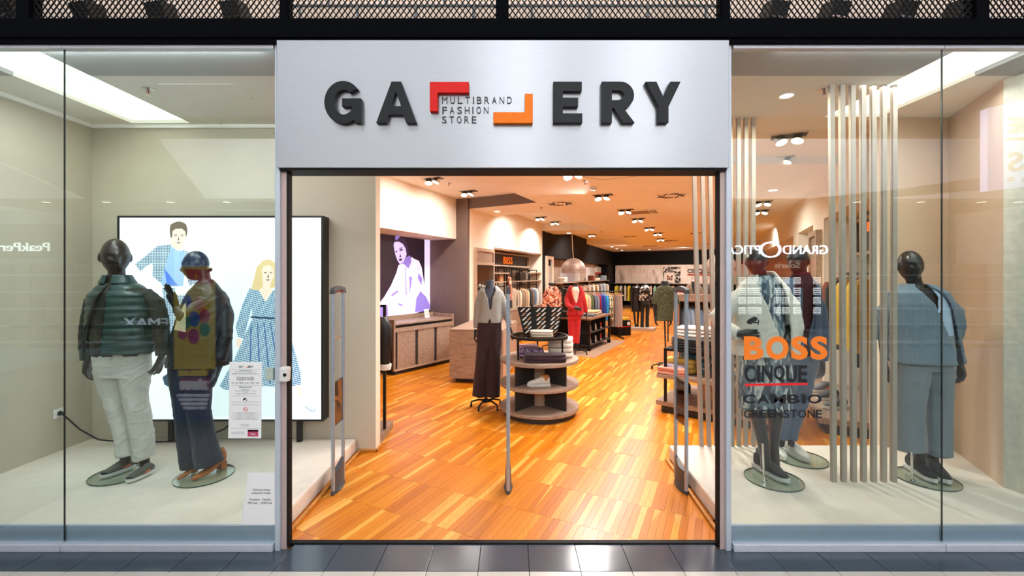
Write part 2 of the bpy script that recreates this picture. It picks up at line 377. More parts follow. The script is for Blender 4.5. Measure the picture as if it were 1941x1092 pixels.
# ---- platforms of the two display windows, wrapped in cloth, with a honey quarter-round along the foot
def platform(name, pts, label, trim):
    t = thing(name, label, 'platform'); MB().slab(pts, 0.0, 0.127).build('cloth_cover', m_cloth, t, bevel=0.016)
    tr = MB()
    for a, b in trim: tr.wall(a, b, 0.0, 0.026, 0.024)
    tr.build('foot_trim', m_trim, t, bevel=0.008)
    return t
platform('window_platform', [(-5.2, 0.035), (-1.50, 0.035), (-1.50, 1.495), (-5.2, 1.495)], 'low platform under beige cloth beneath the two mannequins left of the doorway', [((-1.476, 1.5), (-1.476, 0.035))])
platform('window_platform', [(1.385, 0.035), (5.2, 0.035), (5.2, 0.6), (4.02, 1.30), (3.42, 1.34), (1.455, 1.34)], 'low platform under beige cloth carrying the slats right of the doorway', [((1.36, 0.06), (1.43, 1.30))])
# ---- window walls
wl = structure('wall_left'); MB().box(-5.2, -1.317, 1.50, 1.63, 0, 3.4).build('partition', m_wall, wl)
MB().box(-1.317, -1.312, 1.50, 1.63, 0.0, 3.4).build('partition_end', m_cream, wl)
MB().box(-4.2, -4.05, 0.03, 1.5, 0, 3.4).build('side_wall', m_wall, wl)
tr = MB(); tr.box(-1.475, -1.294, 1.482, 1.50, 0, 0.03); tr.box(-1.312, -1.294, 1.482, 1.66, 0, 0.03); tag(tr.build('baseboard_left', m_trim, None, bevel=0.006), kind='structure')
tr = MB(); tr.box(-4.05, -1.3, 1.47, 1.50, 3.115, 3.15); tr.box(-4.05, -4.02, 0.05, 1.47, 3.115, 3.15); tag(tr.build('trim_2', m_wceil), kind='structure')
m_wallr = M('warm_window_paint', (214, 190, 166), 0.75, 0, 0.02, 6); wr = structure('wall_right'); MB().box(3.395, 4.15, 1.30, 1.43, 0, 3.4).build('partition', m_wallr, wr)
MB().box(3.390, 3.396, 1.30, 1.43, 0.0, 3.4).build('partition_end', m_cream, wr)
a_, b_ = (4.02, 1.31), (3.645, 0.528); MB().wall(a_, b_, 0, 3.4, 0.14).build('side_wall', m_wallr, wr)
MB().slab([(3.645, 0.528), (3.70, 0.30), (3.72, 0.03), (4.3, 0.03), (4.3, 0.8), (3.80, 0.62)], 0, 3.4).build('corner_pier', M('pier_paint', (214, 210, 196), 0.7), wr)
# ---- window ceilings with their recessed light strip
cw = structure('ceiling')
m_strip = EM('diffuser', (255, 252, 240), 1.35)
sx0, sx1 = -3.62, -3.06
m_gstrip = M('grey_ceiling_band', (178, 180, 182), 0.8, 0, 0.02, 4); c_ = MB(); c_.box(-4.2, sx0, 0.11, 0.46, ZW - 0.001, ZW + 0.06); c_.box(sx1, -1.28, 0.11, 0.46, ZW - 0.001, ZW + 0.06); c_.build('ceiling_band', m_gstrip, cw)
c_ = MB(); c_.box(1.30, 2.86, 0.11, 0.46, ZW - 0.001, ZW + 0.06); c_.box(3.36, 4.3, 0.11, 0.46, ZW - 0.001, ZW + 0.06); c_.build('ceiling_band', m_gstrip, cw)
c_ = MB(); c_.box(-4.2, sx0, 0.46, 1.5, ZW, ZW + 0.06); c_.box(sx1, -1.28, 0.46, 1.5, ZW, ZW + 0.06); c_.box(sx0, sx1, 1.44, 1.5, ZW, ZW + 0.06); c_.build('ceiling_board', m_wceil, cw)
MB().box(sx0, sx1, 0.02, 1.44, ZW + 0.03, ZW + 0.05).build('light_panel', m_strip, cw)
q0, q1 = 2.86, 3.36
c_ = MB(); c_.box(1.30, q0, 0.46, 1.36, ZW, ZW + 0.06); c_.box(q1, 4.3, 0.46, 1.36, ZW, ZW + 0.06); c_.box(q0, q1, 1.28, 1.36, ZW, ZW + 0.06); c_.build('ceiling_board', m_wceil, cw)
MB().box(q0, q1, 0.02, 1.28, ZW + 0.03, ZW + 0.05).build('light_panel', m_strip, cw)
# ---- shop walls (plan, askew to the front)
A = Vector((-0.863, 6.14)); uL = Vector((0.380, 0.925)).normalized(); nL = Vector((-uL.y, uL.x))
def L_at(t): return A + uL * t
def L_px(px):                                              # where the left shop wall crosses a line of sight
    k = (px - PX) / F; t = (k * (A.y - CY) - A.x) / (uL.x - k * uL.y); return t
tB = L_px(1028); tN0 = L_px(936); Cc = L_at(L_px(1163)); Bp = L_at(tB)
wsL = structure('wall_left')
NT = 2.34                                                  # top of the wall niche
def Lp(t, n=0.0): p = L_at(t) + nL * n; return (p.x, p.y)
MB().wall(Lp(0), Lp(tN0), 0, ZH, 0.55).build('pier', m_cream, wsL)
MB().wall(Lp(tN0), Lp(tB), NT, ZH + 0.02, 0.55).build('bulkhead', m_cream, wsL)
MB().wall(Lp(tN0, 0.55), Lp(tB, 0.55), 0, ZH, 0.1).build('niche_back', m_wdl, wsL)
MB().wall(Lp(tB - 0.04), Lp(tB), 0, NT, 0.55).build('niche_end', m_cream, wsL)
tC = L_px(1163); MB().wall(Lp(tB, 0.0), Lp(tC + 0.3), 2.28, ZH, 0.6).build('dark_bulkhead', m_black, wsL)
MB().wall(Lp(tB, 0.55), Lp(tC + 0.3, 0.55), 0, 2.4, 0.1).build('dark_niche_back', m_black, wsL)
MB().wall(Lp(tB), Lp(tB + 0.25), 0, 2.3, 0.55).build('dark_pier', m_black, wsL)
MB().wall(Lp(tC - 1.9), Lp(tC + 0.3), 0, 2.3, 0.55).build('dark_pier', m_black, wsL)
# taupe end wall and the screen niche before it
dT = Vector((-0.9, 0.44)).normalized(); Tn = Vector((0.44, 0.9))
def T_at(s): p = A + dT * s; return (p.x, p.y)
MB().wall(T_at(0), T_at(1.6), 0, ZH, 0.07).build('taupe_wall', m_brown, wsL)
dF = Vector((0.41, -0.0)); e_ = A + Vector((1.33, -0.62)); kq = PZ(1018, 384, ZM); MB().wall((A.x, A.y), (kq.x, kq.y), ZM + 0.001, ZH, -0.03).build('taupe_fascia', m_brown, wsL)
K1 = Vector(T_at(0.28)); K0 = K1 - uL * 3.4; nK = nL
MB().wall(tuple(K0), tuple(K1), 2.44, ZH, 0.75).build('screen_bulkhead', m_cream, wsL)
kb0, kb1 = K0 + nK * 0.74, K1 + nK * 0.74
MB().wall(tuple(kb0), tuple(kb1), 0, 2.5, 0.1).build('niche_wall', m_brown, wsL)
MB().box(-9, -1.45, 1.64, 1.7, 0, ZH).build('rear_partition', m_cream, wsL)
MB().wall((-4.2, 1.7), tuple(K0 + nK * 0.8), 0, ZH, 0.1).build('rear_wall', m_cream, wsL)
# back wall
dB = Vector((0.87, -0.493)).normalized(); nB = Vector((0.493, 0.87)).normalized()
def B_at(s, n=0.0): p = Cc + dB * s - nB * n; return (p.x, p.y)
wb = structure('wall_back'); MB().wall(B_at(-0.6), B_at(8.6), 0, ZH, 0.12).build('dark_wall', m_black, wb)
m_graf = PAT('street_print', 'noise', [(206, 190, 172), (228, 214, 198), (240, 228, 214), (176, 160, 146)], (2.6, 2.6, 1.1), 0, 0.7)
MB().wall(B_at(0.12, 0.05), B_at(8.4, 0.05), 1.25, 2.27, 0.03).build('printed_panel', m_graf, wb)
# right wall
Rt = Vector((3.44, 1.44)); uR = Vector((0.434, 0.90)).normalized(); nR = Vector((uR.y, -uR.x))
def Rp_(t, n=0.0): p = Rt + uR * t + nR * n; return (p.x, p.y)
wsR = structure('wall_right')
MB().wall(Rp_(0.4), Rp_(20.5), 2.50, ZH, -0.6).build('bulkhead', m_cream, wsR)
MB().wall(Rp_(0, 0.6), Rp_(20.5, 0.6), 0, 2.6, -0.1).build('niche_back', m_wdl, wsR)
MB().wall(Rp_(2.25), Rp_(3.05), 0, 2.5, -0.6).build('pier', m_cream, wsR)
MB().wall(Rp_(4.6), Rp_(5.2), 0, 2.5, -0.6).build('pier', m_cream, wsR)
# ---- shop ceiling: low main deck with raised coffers
cs = structure('ceiling')
def p2(px, py, z=ZM): v = PZ(px, py, z); return Vector((v.x, v.y))
k0, k1 = p2(869, 323), p2(1018, 384); kk = (k1 - k0).normalized(); kf = k0 - kk * ((k0.y - 1.63) / kk.y)
r1 = [p2(935, 409) - kk * 0.02, p2(1055, 400), p2(1138, 436), Vector(Lp(tB))]
r1 = [Vector(Lp(tN0)), r1[1], r1[2], Vector(Lp(tB))]
r3 = [Vector(Lp(L_px(1051))), p2(1162, 443), p2(1199, 462), Vector(Lp(L_px(1112)))]
def v2(p): return (p.x, p.y)
rb = random.Random(1)
deckA = [(kf.x, 1.36), v2(kf), v2(k1), v2(e_)]
# deck polygons around the coffers (each a convex or simple outline)
deck = [[(kf.x, 1.34), (1.32, 1.34), (1.32, 2.6), (14.5, 2.6), (14.5, v2(k1)[1]), v2(k1), v2(kf)],
        [v2(k1), (14.5, k1.y), (14.5, r1[2].y), v2(r1[2]), v2(r1[1]), v2(r1[0]), Lp(0)],
        [v2(r1[3]), v2(r1[2]), (14.5, r1[2].y), (14.5, r3[2].y), v2(r3[2]), v2(r3[1]), v2(r3[0])],
        [v2(r3[3]), v2(r3[2]), (14.5, r3[2].y), (14.5, 24), B_at(-0.3), Lp(tC)]]
for d in deck: MB().slab(d, ZM, ZM + 0.24).build('ceiling_board', m_ceil, cs)
MB().box(1.32, 15, 1.365, 2.6, ZW, ZW + 0.14).build('ceiling_board', m_ceil, cs)
MB().box(-6, 15, 1.62, 24.5, ZH, ZH + 0.1).build('upper_board', m_ceil, cs)
MB().box(-1.3, 4.3, 1.34, 1.66, ZH, ZH + 0.1).build('upper_board', m_ceil, cs)
MB().box(-4.3, 4.4, 0.021, 1.7, 3.215, 3.255).build('roof_board', m_wceil, cs)
for px, py, qx, qy in [(1100, 334, 1142, 341), (1142, 341, 1214, 333)]:
    a, b = PZ(px, py, ZM - 0.001), PZ(qx, qy, ZM - 0.001); MB().tube([a, b], 0.0025, 4).build('joint_line', m_dark, cs)
# ================================================================ SHOP FRONT
# black beam and the mesh screen above it
bm_ = structure('trim_1'); MB().box(-4.6, 4.6, -0.06, 0.02, 3.145, 3.262).build('beam', m_beam, bm_, bevel=0.004)
MB().box(-4.6, 4.6, -0.045, -0.022, 3.118, 3.145).build('shadow_gap', m_beam, bm_)
zt = 3.9
posts = [(-80, -58), (37, 61), (533, 546), (940, 964), (1366, 1381), (1845, 1869), (1990, 2010)]
m_mesh = M('black_mesh', (9, 9, 10), 0.6, spec=0.2)
sr = structure('trim_3')
for a, b in posts:
    x0, x1 = P(a, 0, -0.03).x, P(b, 0, -0.03).x; MB().box(x0, x1, -0.05, 0.03, 3.262, zt).build('post', m_beam, sr)
cwx, chz = 0.0362, 0.0505
names_ = ['at the far left edge', 'over the left window', 'over the left half of the sign', 'over the right half of the sign', 'over the right window', 'at the far right edge']
for k in range(len(posts) - 1):
    x0, x1 = P(posts[k][1], 0, -0.02).x, P(posts[k + 1][0], 0, -0.02).x; z0, z1 = 3.262, zt
    t = thing('mesh_screen', 'black expanded metal mesh screen ' + names_[k], 'screen', ((x0 + x1) / 2, -0.02, z0)); mb = MB()
    sl = chz / cwx
    n = int(((x1 - x0) + (z1 - z0) / sl) / cwx) + 2
    for sgn in (1, -1):
        for i in range(-1, n):
            # bar z = z0 + sl*(x - s)
            s_ = x0 + i * cwx - (z1 - z0) / sl
            e0 = s_; e1 = s_ + (z1 - z0) / sl
            if sgn > 0: f_ = lambda x: z0 + sl * (x - e0)
            else: f_ = lambda x: z1 - sl * (x - e0)
            xa, xb = max(e0, x0), min(e1, x1)
            if xb - xa < 0.004: continue
            d = Vector((1, 0, sl * sgn)).normalized(); nn = Vector((-d.z, 0, d.x)) * 0.0028
            p, q = Vector((xa, -0.02, f_(xa))), Vector((xb, -0.02, f_(xb))); yv = Vector((0, 0.003, 0))
            mb.add([p - nn - yv, p + nn - yv, p + nn + yv, p - nn + yv, q - nn - yv, q + nn - yv, q + nn + yv, q - nn + yv], [(0, 1, 5, 4), (1, 2, 6, 5), (2, 3, 7, 6), (3, 0, 4, 7)])
    tag(mb.build('mesh', m_mesh, t), kind='stuff')
# wall and pipe grid behind the mesh
wf = structure('wall_front'); MB().box(-5, 5, 0.62, 0.7, 3.35, 4.4).build('upper_wall', M('upper_paint', (205, 186, 172), 0.8, 0, 0.06, 3), wf)
MB().box(-5, 5, 0.05, 0.62, 3.262, 3.275).build('ledge', M('ledge_paint', (190, 178, 168), 0.8), wf)
m_pipe = M('grey_pipe', (112, 116, 122), 0.4, 0.5); gx0, gx1 = P(548, 0, 0.40).x, P(1368, 0, 0.40).x
pg = thing('pipe_grid', 'grey pipe grid in staggered rows behind the mesh over the sign', 'grid', (0, 0.40, 3.4)); zr = [P(0, 45, 0.40).z, P(0, 11, 0.40).z, P(0, -24, 0.40).z, P(0, -58, 0.40).z]
for z in zr: MB().tube([(gx0, 0.40, z), (gx1, 0.40, z)], 0.011, 8).build('rail', m_pipe, pg, 40)
for r_ in range(3):
    k = 0
    for i in range(9):
        x = P(568 + i * 110 - (0 if r_ % 2 == 0 else 55), 0, 0.40).x
        if gx0 < x < gx1: MB().tube([(x, 0.40, zr[r_]), (x, 0.40, zr[r_ + 1])], 0.010, 8).build('rod', m_pipe, pg, 40)
for a, b in [(-60, 62), (150, 520), (1390, 1860)]:
    pass
# spotlights behind the mesh
spots = [(26, 18, 'at the far left corner'), (170, 24, 'first of three over the left window'), (308, 24, 'second of three over the left window'), (448, 22, 'third of three over the left window'),
         (1467, 22, 'first of three over the right window'), (1580, 22, 'second of three over the right window'), (1705, 22, 'third of three over the right window'), (1822, 20, 'beside the far right post')]
for px, py, lb in spots:
    c = P(px, py + 2, 0.22); t = thing('track_spotlight', 'black boxy spotlight behind the mesh, ' + lb, 'spotlight', c, 'spotlights behind the mesh'); sg = -1 if px > 970 else 1
    tl = sg * -0.14
    MB().obox(c, (0.118, 0.15, 0.115), 0, 0.35, tl).build('head', m_blk, t, bevel=0.006)
    MB().obox(c + Vector((sg * 0.012, -0.055, -0.060)), (0.09, 0.03, 0.012), 0, 0.35, tl).build('lens', m_chrome, t)
    MB().tube([c + Vector((0, 0, 0.05)), c + Vector((sg * -0.018, 0.0, 0.15))], 0.024, 10).build('yoke', m_blk, t, 40)
MB().box(-4.6, -1.55, 0.2, 0.24, 3.615, 3.645).build('trim_4', m_blk)['kind'] = 'structure'
MB().box(1.5, 4.6, 0.2, 0.24, 3.615, 3.645).build('trim_5', m_blk)['kind'] = 'structure'
# ---- sign
YS = -0.05
def sp(px, py): v = P(px, py, YS); return v.x, v.z
x0, z1 = sp(524, 75.5); x1, z0 = sp(1382.5, 318)
def sign_mat():
    m, N, L, b = nt('brushed_aluminium'); n = N.new('ShaderNodeTexNoise'); n.inputs['Scale'].default_value = 1.0; n.inputs['Detail'].default_value = 3
    L.new(tex_in(N, L, (6, 6, 900)), n.inputs[0]); L.new(ramp(N, L, n.outputs[0], [(0.3, col(180, 184, 192)), (0.7, col(190, 194, 201))]), b.inputs['Base Color'])
    b.inputs['Metallic'].default_value = 0.9; b.inputs['Roughness'].default_value = 0.42; b.inputs['Anisotropic'].default_value = 0.9; b.inputs['Anisotropic Rotation'].default_value = 0.25
    tg = N.new('ShaderNodeTangent'); tg.direction_type = 'RADIAL'; tg.axis = 'Z'; L.new(tg.outputs[0], b.inputs['Tangent']); return m
sg_ = thing('shop_sign', 'brushed aluminium fascia sign with raised letters above the doorway', 'sign', ((x0 + x1) / 2, YS, z0))
MB().box(x0, x1, YS, 0.12, z0, z1).build('panel', sign_mat(), sg_, bevel=0.003)
MB().box(x0 + 0.01, x1 - 0.01, YS + 0.012, 0.12, z0 - 0.012, z0).build('bottom_edge', m_gasket, sg_)
m_let = M('black_letter', (13, 16, 22), 0.5, 0, 0.12, 40, 0, (1, 1, 14), spec=0.25); YF = YS - 0.036
def fp(px, py): v = P(px, py, YF); return (v.x, v.z)
def letter(poly, mat=m_let, name='letter', depth=0.036): return MB().prism([fp(*p) for p in poly], YF, YF + depth).build(name, mat, sg_, bevel=0.0015)
def arc(cx, cy, rx, ry, a0, a1, n): return [(cx + rx * math.cos(math.radians(lerp(a0, a1, i / n))), cy - ry * math.sin(math.radians(lerp(a0, a1, i / n)))) for i in range(n + 1)]
# G
g = arc(649, 193.5, 34.5, 40.5, 38, 318, 30); gi = arc(651, 193.5, 16.5, 23, 318, 45, 22)
g = arc(650, 193.5, 35.5, 40.5, 40, 300, 30) + [(672, 227), (672, 232.5), (684, 232.5), (684, 186), (648, 186), (648, 202), (667, 202), (665, 210)] + arc(651, 193.5, 18, 23.5, 305, 48, 22)
letter(g)
def holed(outer, hole, name='letter'):
    """outline with one hole, bridged"""
    i = min(range(len(outer)), key=lambda k: (outer[k][0] - hole[0][0]) ** 2 + (outer[k][1] - hole[0][1]) ** 2)
    o = [Vector((p[0], 0, p[1])) for p in map(lambda q: fp(*q), outer)]; h = [Vector((p[0], 0, p[1])) for p in map(lambda q: fp(*q), hole)]
    from mathutils.geometry import tessellate_polygon
    al = o + h; tri = tessellate_polygon([[Vector((p.x, p.z, 0)) for p in o], [Vector((p.x, p.z, 0)) for p in h]]); n = len(al); no = len(o)
    vs = [(p.x, YF, p.z) for p in al] + [(p.x, YF + 0.036, p.z) for p in al]; fs = [tuple(t) for t in tri] + [tuple(i + n for i in t)[::-1] for t in tri]
    for k in range(no): fs.append((k, (k + 1) % no, n + (k + 1) % no, n + k))
    for k in range(len(h)): a, b = no + k, no + (k + 1) % len(h); fs.append((b, a, n + a, n + b))
    return MB().add(vs, fs).build(name, m_let, sg_)
holed([(742, 154.5), (760, 154.5), (789, 232.5), (769.5, 232.5), (764, 217), (737, 217), (731.5, 232.5), (713, 232.5)], [(750.5, 173), (760, 201), (741, 201)])
letter([(814.5, 155), (888.5, 155), (888.5, 175.5), (829.5, 175.5), (829.5, 210.5), (814.5, 210.5)], M('red_corner', (206, 18, 14), 0.5, spec=0.2), 'red_corner', 0.036)
letter([(995, 177.5), (1010, 177.5), (1010, 233), (935, 233), (935, 212.5), (995, 212.5)], M('orange_corner', (240, 118, 8), 0.5, spec=0.2), 'orange_corner', 0.036)
letter([(1049, 154.5), (1103, 154.5), (1103, 172.5), (1067, 172.5), (1067, 185), (1096, 185), (1096, 202), (1067, 202), (1067, 214.5), (1104, 214.5), (1104, 232.5), (1049, 232.5)])
holed([(1141, 154.5)] + [(1172, 154.5)] + arc(1176, 180.5, 26, 26, 90, -75, 14) + [(1183, 206.5), (1203, 232.5), (1181.5, 232.5), (1164, 205), (1160, 205), (1160, 232.5), (1141, 232.5)],
      [(1160, 171), (1172, 171)] + arc(1173, 180, 10, 9, 80, -80, 8) + [(1172, 189.5), (1160, 189.5)])
letter([(1224, 154.5), (1244.5, 154.5), (1258, 184), (1271, 154.5), (1290.5, 154.5), (1267.5, 202), (1267.5, 232.5), (1249, 232.5), (1249, 202)])
m_tag = M('dark_print', (38, 40, 46), 0.5)
m_tag = M('dark_print', (38, 40, 46), 0.5)
def word(s, xa, xb, ya, yb):
    '''one raised letter after another, spread over the measured width'''
    n = len(s); ws = [{'I': 0.25, 'M': 1.15}.get(ch, 1.0) for ch in s]; gap = 0.62; tot = sum(ws) + gap * (n - 1); x = xa
    for ch, wd in zip(s, ws):
        q = (xb - xa) * wd / tot; a, b = P(x, ya, YS), P(x + q, yb, YS)
        text_mb(ch, a.x, b.x, a.z, b.z, YS - 0.003, 0.006, -0.002).build('tagline_letter', m_tag, sg_); x += (xb - xa) * (wd + gap) / tot
for s, xa, xb, ya, yb in [('M U L T I B R A N D', 838, 970, 197, 184), ('F A S H I O N', 838.5, 926, 216, 203), ('S T O R E', 838, 903, 234, 221)]:
    word(s.replace(' ', ''), xa, xb, ya, yb)
# ---- door posts
dp = structure('door_1')
for s, (xa, xb, xc, xd) in ((-1, (524, 533.5, 543, 546)), (1, (1383.5, 1374, 1365, 1362.5))):
    a, b, c, d = (P(v, 0, 0.0).x for v in (xa, xb, xc, xd)); zz = z0
    MB().box(min(a, b), max(a, b), -0.02, 0.06, 0, 3.12).build('post', m_alu, dp, bevel=0.003)
    MB().box(min(b, c), max(b, c), 0.0, 0.055, 0, zz + 0.05).build('post_lining', m_mauve, dp)
    MB().box(min(c, d), max(c, d), 0.005, 0.05, 0.01, zz + 0.05).build('gasket', m_gasket, dp)
MB().box(P(524, 0, 0).x, P(1383, 0, 0).x, 0.0, 0.10, z0 - 0.01, z0 + 0.08).build('header', m_gasket, dp)
# ---- windows: frameless panes between aluminium rails
jl, jr = P(122.5, 0, 0).x, P(1785, 0, 0).x; el, er = P(521.5, 0, 0).x, P(1387, 0, 0).x
zt_, zb_ = P(0, 95, 0).z, P(0, 1025, 0).z
m_film = M('grey_film', (172, 181, 204), 0.45, 0.0, 0.04, 20)
def window(n, xa, xb):
    t = structure('window_%d' % n); MB().box(xa, xb, -0.004, 0.004, zb_ - 0.02, zt_ + 0.02).build('pane', m_glass, t)
    MB().box(xa, xb, -0.022, 0.022, zt_, P(0, 81.5, 0).z).build('top_rail', m_alul, t, bevel=0.003)
    MB().box(xa, xb, -0.03, 0.03, 0.0, zb_ - 0.008).build('bottom_rail', m_alul, t, bevel=0.004)
    MB().box(xa, xb, 0.012, 0.032, zb_ - 0.01, 0.140).build('kick_band', m_film, t)
    return t
w1 = window(1, -4.2, jl - 0.0022); w2 = window(2, jl + 0.0022, el); w3 = window(3, er, jr - 0.0022); w4 = window(4, jr + 0.0022, 4.4)
for t, x in ((w2, jl), (w4, jr)): MB().box(x - 0.0022, x + 0.0022, -0.0042, 0.0042, zb_, zt_).build('joint_seal', M('dark_seal', (38, 42, 42), 0.4), t)
# glass clamp, lock, wall plate
t = thing('lock_box', 'small white lock box on the left door post', 'lock', P(541, 709, -0.03)); c = P(540, 709, -0.035)
MB().obox(c, (0.055, 0.05, 0.092), 0, 0, 0.05).build('housing', m_white, t, bevel=0.012); MB().lathe([(0.0, 0.004), (0.010, 0.003), (0.011, 0)], (0, 0, 0), 12).xf(Matrix.Translation(c + Vector((0.012, -0.026, 0))) @ Matrix.Rotation(math.pi / 2, 4, 'X')).build('keyhole', m_blk, t)
t = thing('glass_clamp', 'pale square clamp on the window glass beside the door post', 'clamp', P(514, 709, -0.01)); a, b = P(506, 720, 0), P(520.5, 697, 0)
MB().box(a.x, b.x, -0.02, 0.02, a.z, b.z).build('plate', M('frosted_clamp', (178, 194, 184), 0.4), t, bevel=0.003)
t = thing('wall_switch', 'small grey switch on the door jamb above the lock', 'switch', P(549, 661, 0.06)); a, b = P(546, 672, 0.06), P(552.5, 650, 0.06)
MB().box(a.x, b.x, 0.05, 0.07, a.z, b.z).build('plate', M('grey_plate', (196, 192, 184), 0.5), t, bevel=0.003); MB().box(a.x + 0.006, b.x - 0.006, 0.046, 0.051, (a.z + b.z) / 2 - 0.012, (a.z + b.z) / 2 + 0.012).build('rocker', m_white, t)
# ================================================================ MANNEQUINS
m_skin = M('mannequin_brown', (46, 36, 33), 0.32, 0, 0.08, 10); m_skinb = M('mannequin_black', (27, 26, 28), 0.3, 0, 0.08, 10)
m_form = FAB('form_linen', (64, 70, 84)); m_formb = FAB('form_black', (32, 33, 38)); m_plate = GLASS('glass_plate', (0.86, 0.90, 0.86)); m_pedge = M('glass_edge', (58, 82, 70), 0.2)
def wpx(w, Y): return w / F * (Y - CY)
def ell(c, rx, ry, yaw=0.0, n=28, p=2.2, a0=-math.pi, a1=math.pi, close=True):
    out = []; k = n if close else n - 1
    for i in range(n):
        a = lerp(a0, a1, i / k); ca, sa = math.cos(a), math.sin(a); m = (abs(ca) ** p + abs(sa) ** p) ** (-1 / p)
        x, y = rx * sa * m, -ry * ca * m
        out.append(Vector((c[0] + x * math.cos(yaw) - y * math.sin(yaw), c[1] + x * math.sin(yaw) + y * math.cos(yaw), c[2])))
    return out
def sil(Y, rows, k=0.6, yaw=0.0, n=28, p=2.2, dy=0.0, ymin=None):
    """rings measured off the photograph: (row, left edge, right edge[, depth shift[, own depth ratio]])"""
    out = []
    for r in rows:
        a, b = P(r[1], r[0], Y), P(r[2], r[0], Y); d = r[3] if len(r) > 3 else 0.0; kk = r[4] if len(r) > 4 else k
        c = (a + b) / 2; c.y += d + dy; rx = (b.x - a.x) / 2; out.append(ell(c, rx, rx * kk, yaw, n, p))
    return out
def shell(Y, rows, k=0.6, yaw=0.0, n=40, t=0.014, p=2.2):
    """open-fronted garment: rows = (row, left, right, open-left deg, open-right deg); a closed solid sheet of thickness t"""
    mb = MB(); outer, inner = [], []
    for r in rows:
        a, b = P(r[1], r[0], Y), P(r[2], r[0], Y); c = (a + b) / 2; rx = (b.x - a.x) / 2; ry = rx * (r[5] if len(r) > 5 else k)
        a0, a1 = math.radians(r[4]), 2 * math.pi + math.radians(r[3])
        outer.append(ell(c, rx, ry, yaw, n, p, a0, a1, False)); inner.append(ell(c, rx - t, ry - t, yaw, n, p, a0, a1, False))
    rings = [o + i[::-1] for o, i in zip(outer, inner)]; mb.loft(rings); return mb
def limb(mb, Y, pts, flat=1.0, n=14):
    """px, py, half width px[, depth shift]"""
    mb.tube([P(q[0], q[1], Y + (q[3] if len(q) > 3 else 0)) for q in pts], [wpx(q[2], Y) for q in pts], n, True, flat); return mb
def head_mb(c, yaw=0.0, s=1.0, pitch=0.0, neck=None):
    """bald display head: brow, eye hollows, nose, lips, chin, ears"""
    mb = MB(); n, m = 44, 34; rings = []
    def g(x, z, x0, z0, sx, sz): return math.exp(-((x - x0) / sx) ** 2 - ((z - z0) / sz) ** 2)
    for i in range(m + 1):
        th = -math.pi / 2 + math.pi * i / m; z = 0.118 * math.sin(th); r = max(0.02, math.cos(th)); ring = []
        for j in range(n):
            a = 2 * math.pi * j / n; x = 0.076 * r * math.sin(a); y = -0.097 * r * math.cos(a)
            if z < 0:
                t = -z / 0.118; x *= 1 - 0.30 * t ** 1.6
                if y > 0: y *= 1 - 0.45 * t
                else: y *= 1 + 0.05 * t
            else: y += 0.012 * (z / 0.118)
            if y < 0 and r > 0.05:
                f = min(1.0, -y / 0.05)
                y -= f * (0.026 * g(x, z, 0, -0.022, 0.011, 0.017) + 0.014 * g(x, z, 0, 0.004, 0.009, 0.018) + 0.006 * g(x, z, 0, 0.030, 0.05, 0.010)
                          - 0.011 * (g(x, z, 0.030, 0.008, 0.016, 0.011) + g(x, z, -0.030, 0.008, 0.016, 0.011)) + 0.008 * g(x, z, 0, -0.053, 0.018, 0.005) + 0.006 * g(x, z, 0, -0.064, 0.015, 0.005)
                          - 0.005 * g(x, z, 0, -0.0585, 0.02, 0.003) + 0.010 * g(x, z, 0, -0.095, 0.02, 0.014) + 0.004 * (g(x, z, 0.042, -0.02, 0.018, 0.018) + g(x, z, -0.042, -0.02, 0.018, 0.018)))
            ring.append((x, y, z))
        rings.append(ring)
    mb.loft(rings)
    for sg in (-1, 1):
        e = MB().ball((0, 0, 0), (0.010, 0.019, 0.031), 12, 8); e.xf(Matrix.Translation((sg * 0.075, 0.012, -0.005)) @ Matrix.Rotation(sg * 0.35, 4, 'Z') @ Matrix.Rotation(-0.15, 4, 'X')); mb.add(e.v, e.f)
    mb.xf(Matrix.Translation(c) @ Matrix.Rotation(yaw, 4, 'Z') @ Matrix.Rotation(pitch, 4, 'X') @ Matrix.Scale(s, 4)); return mb
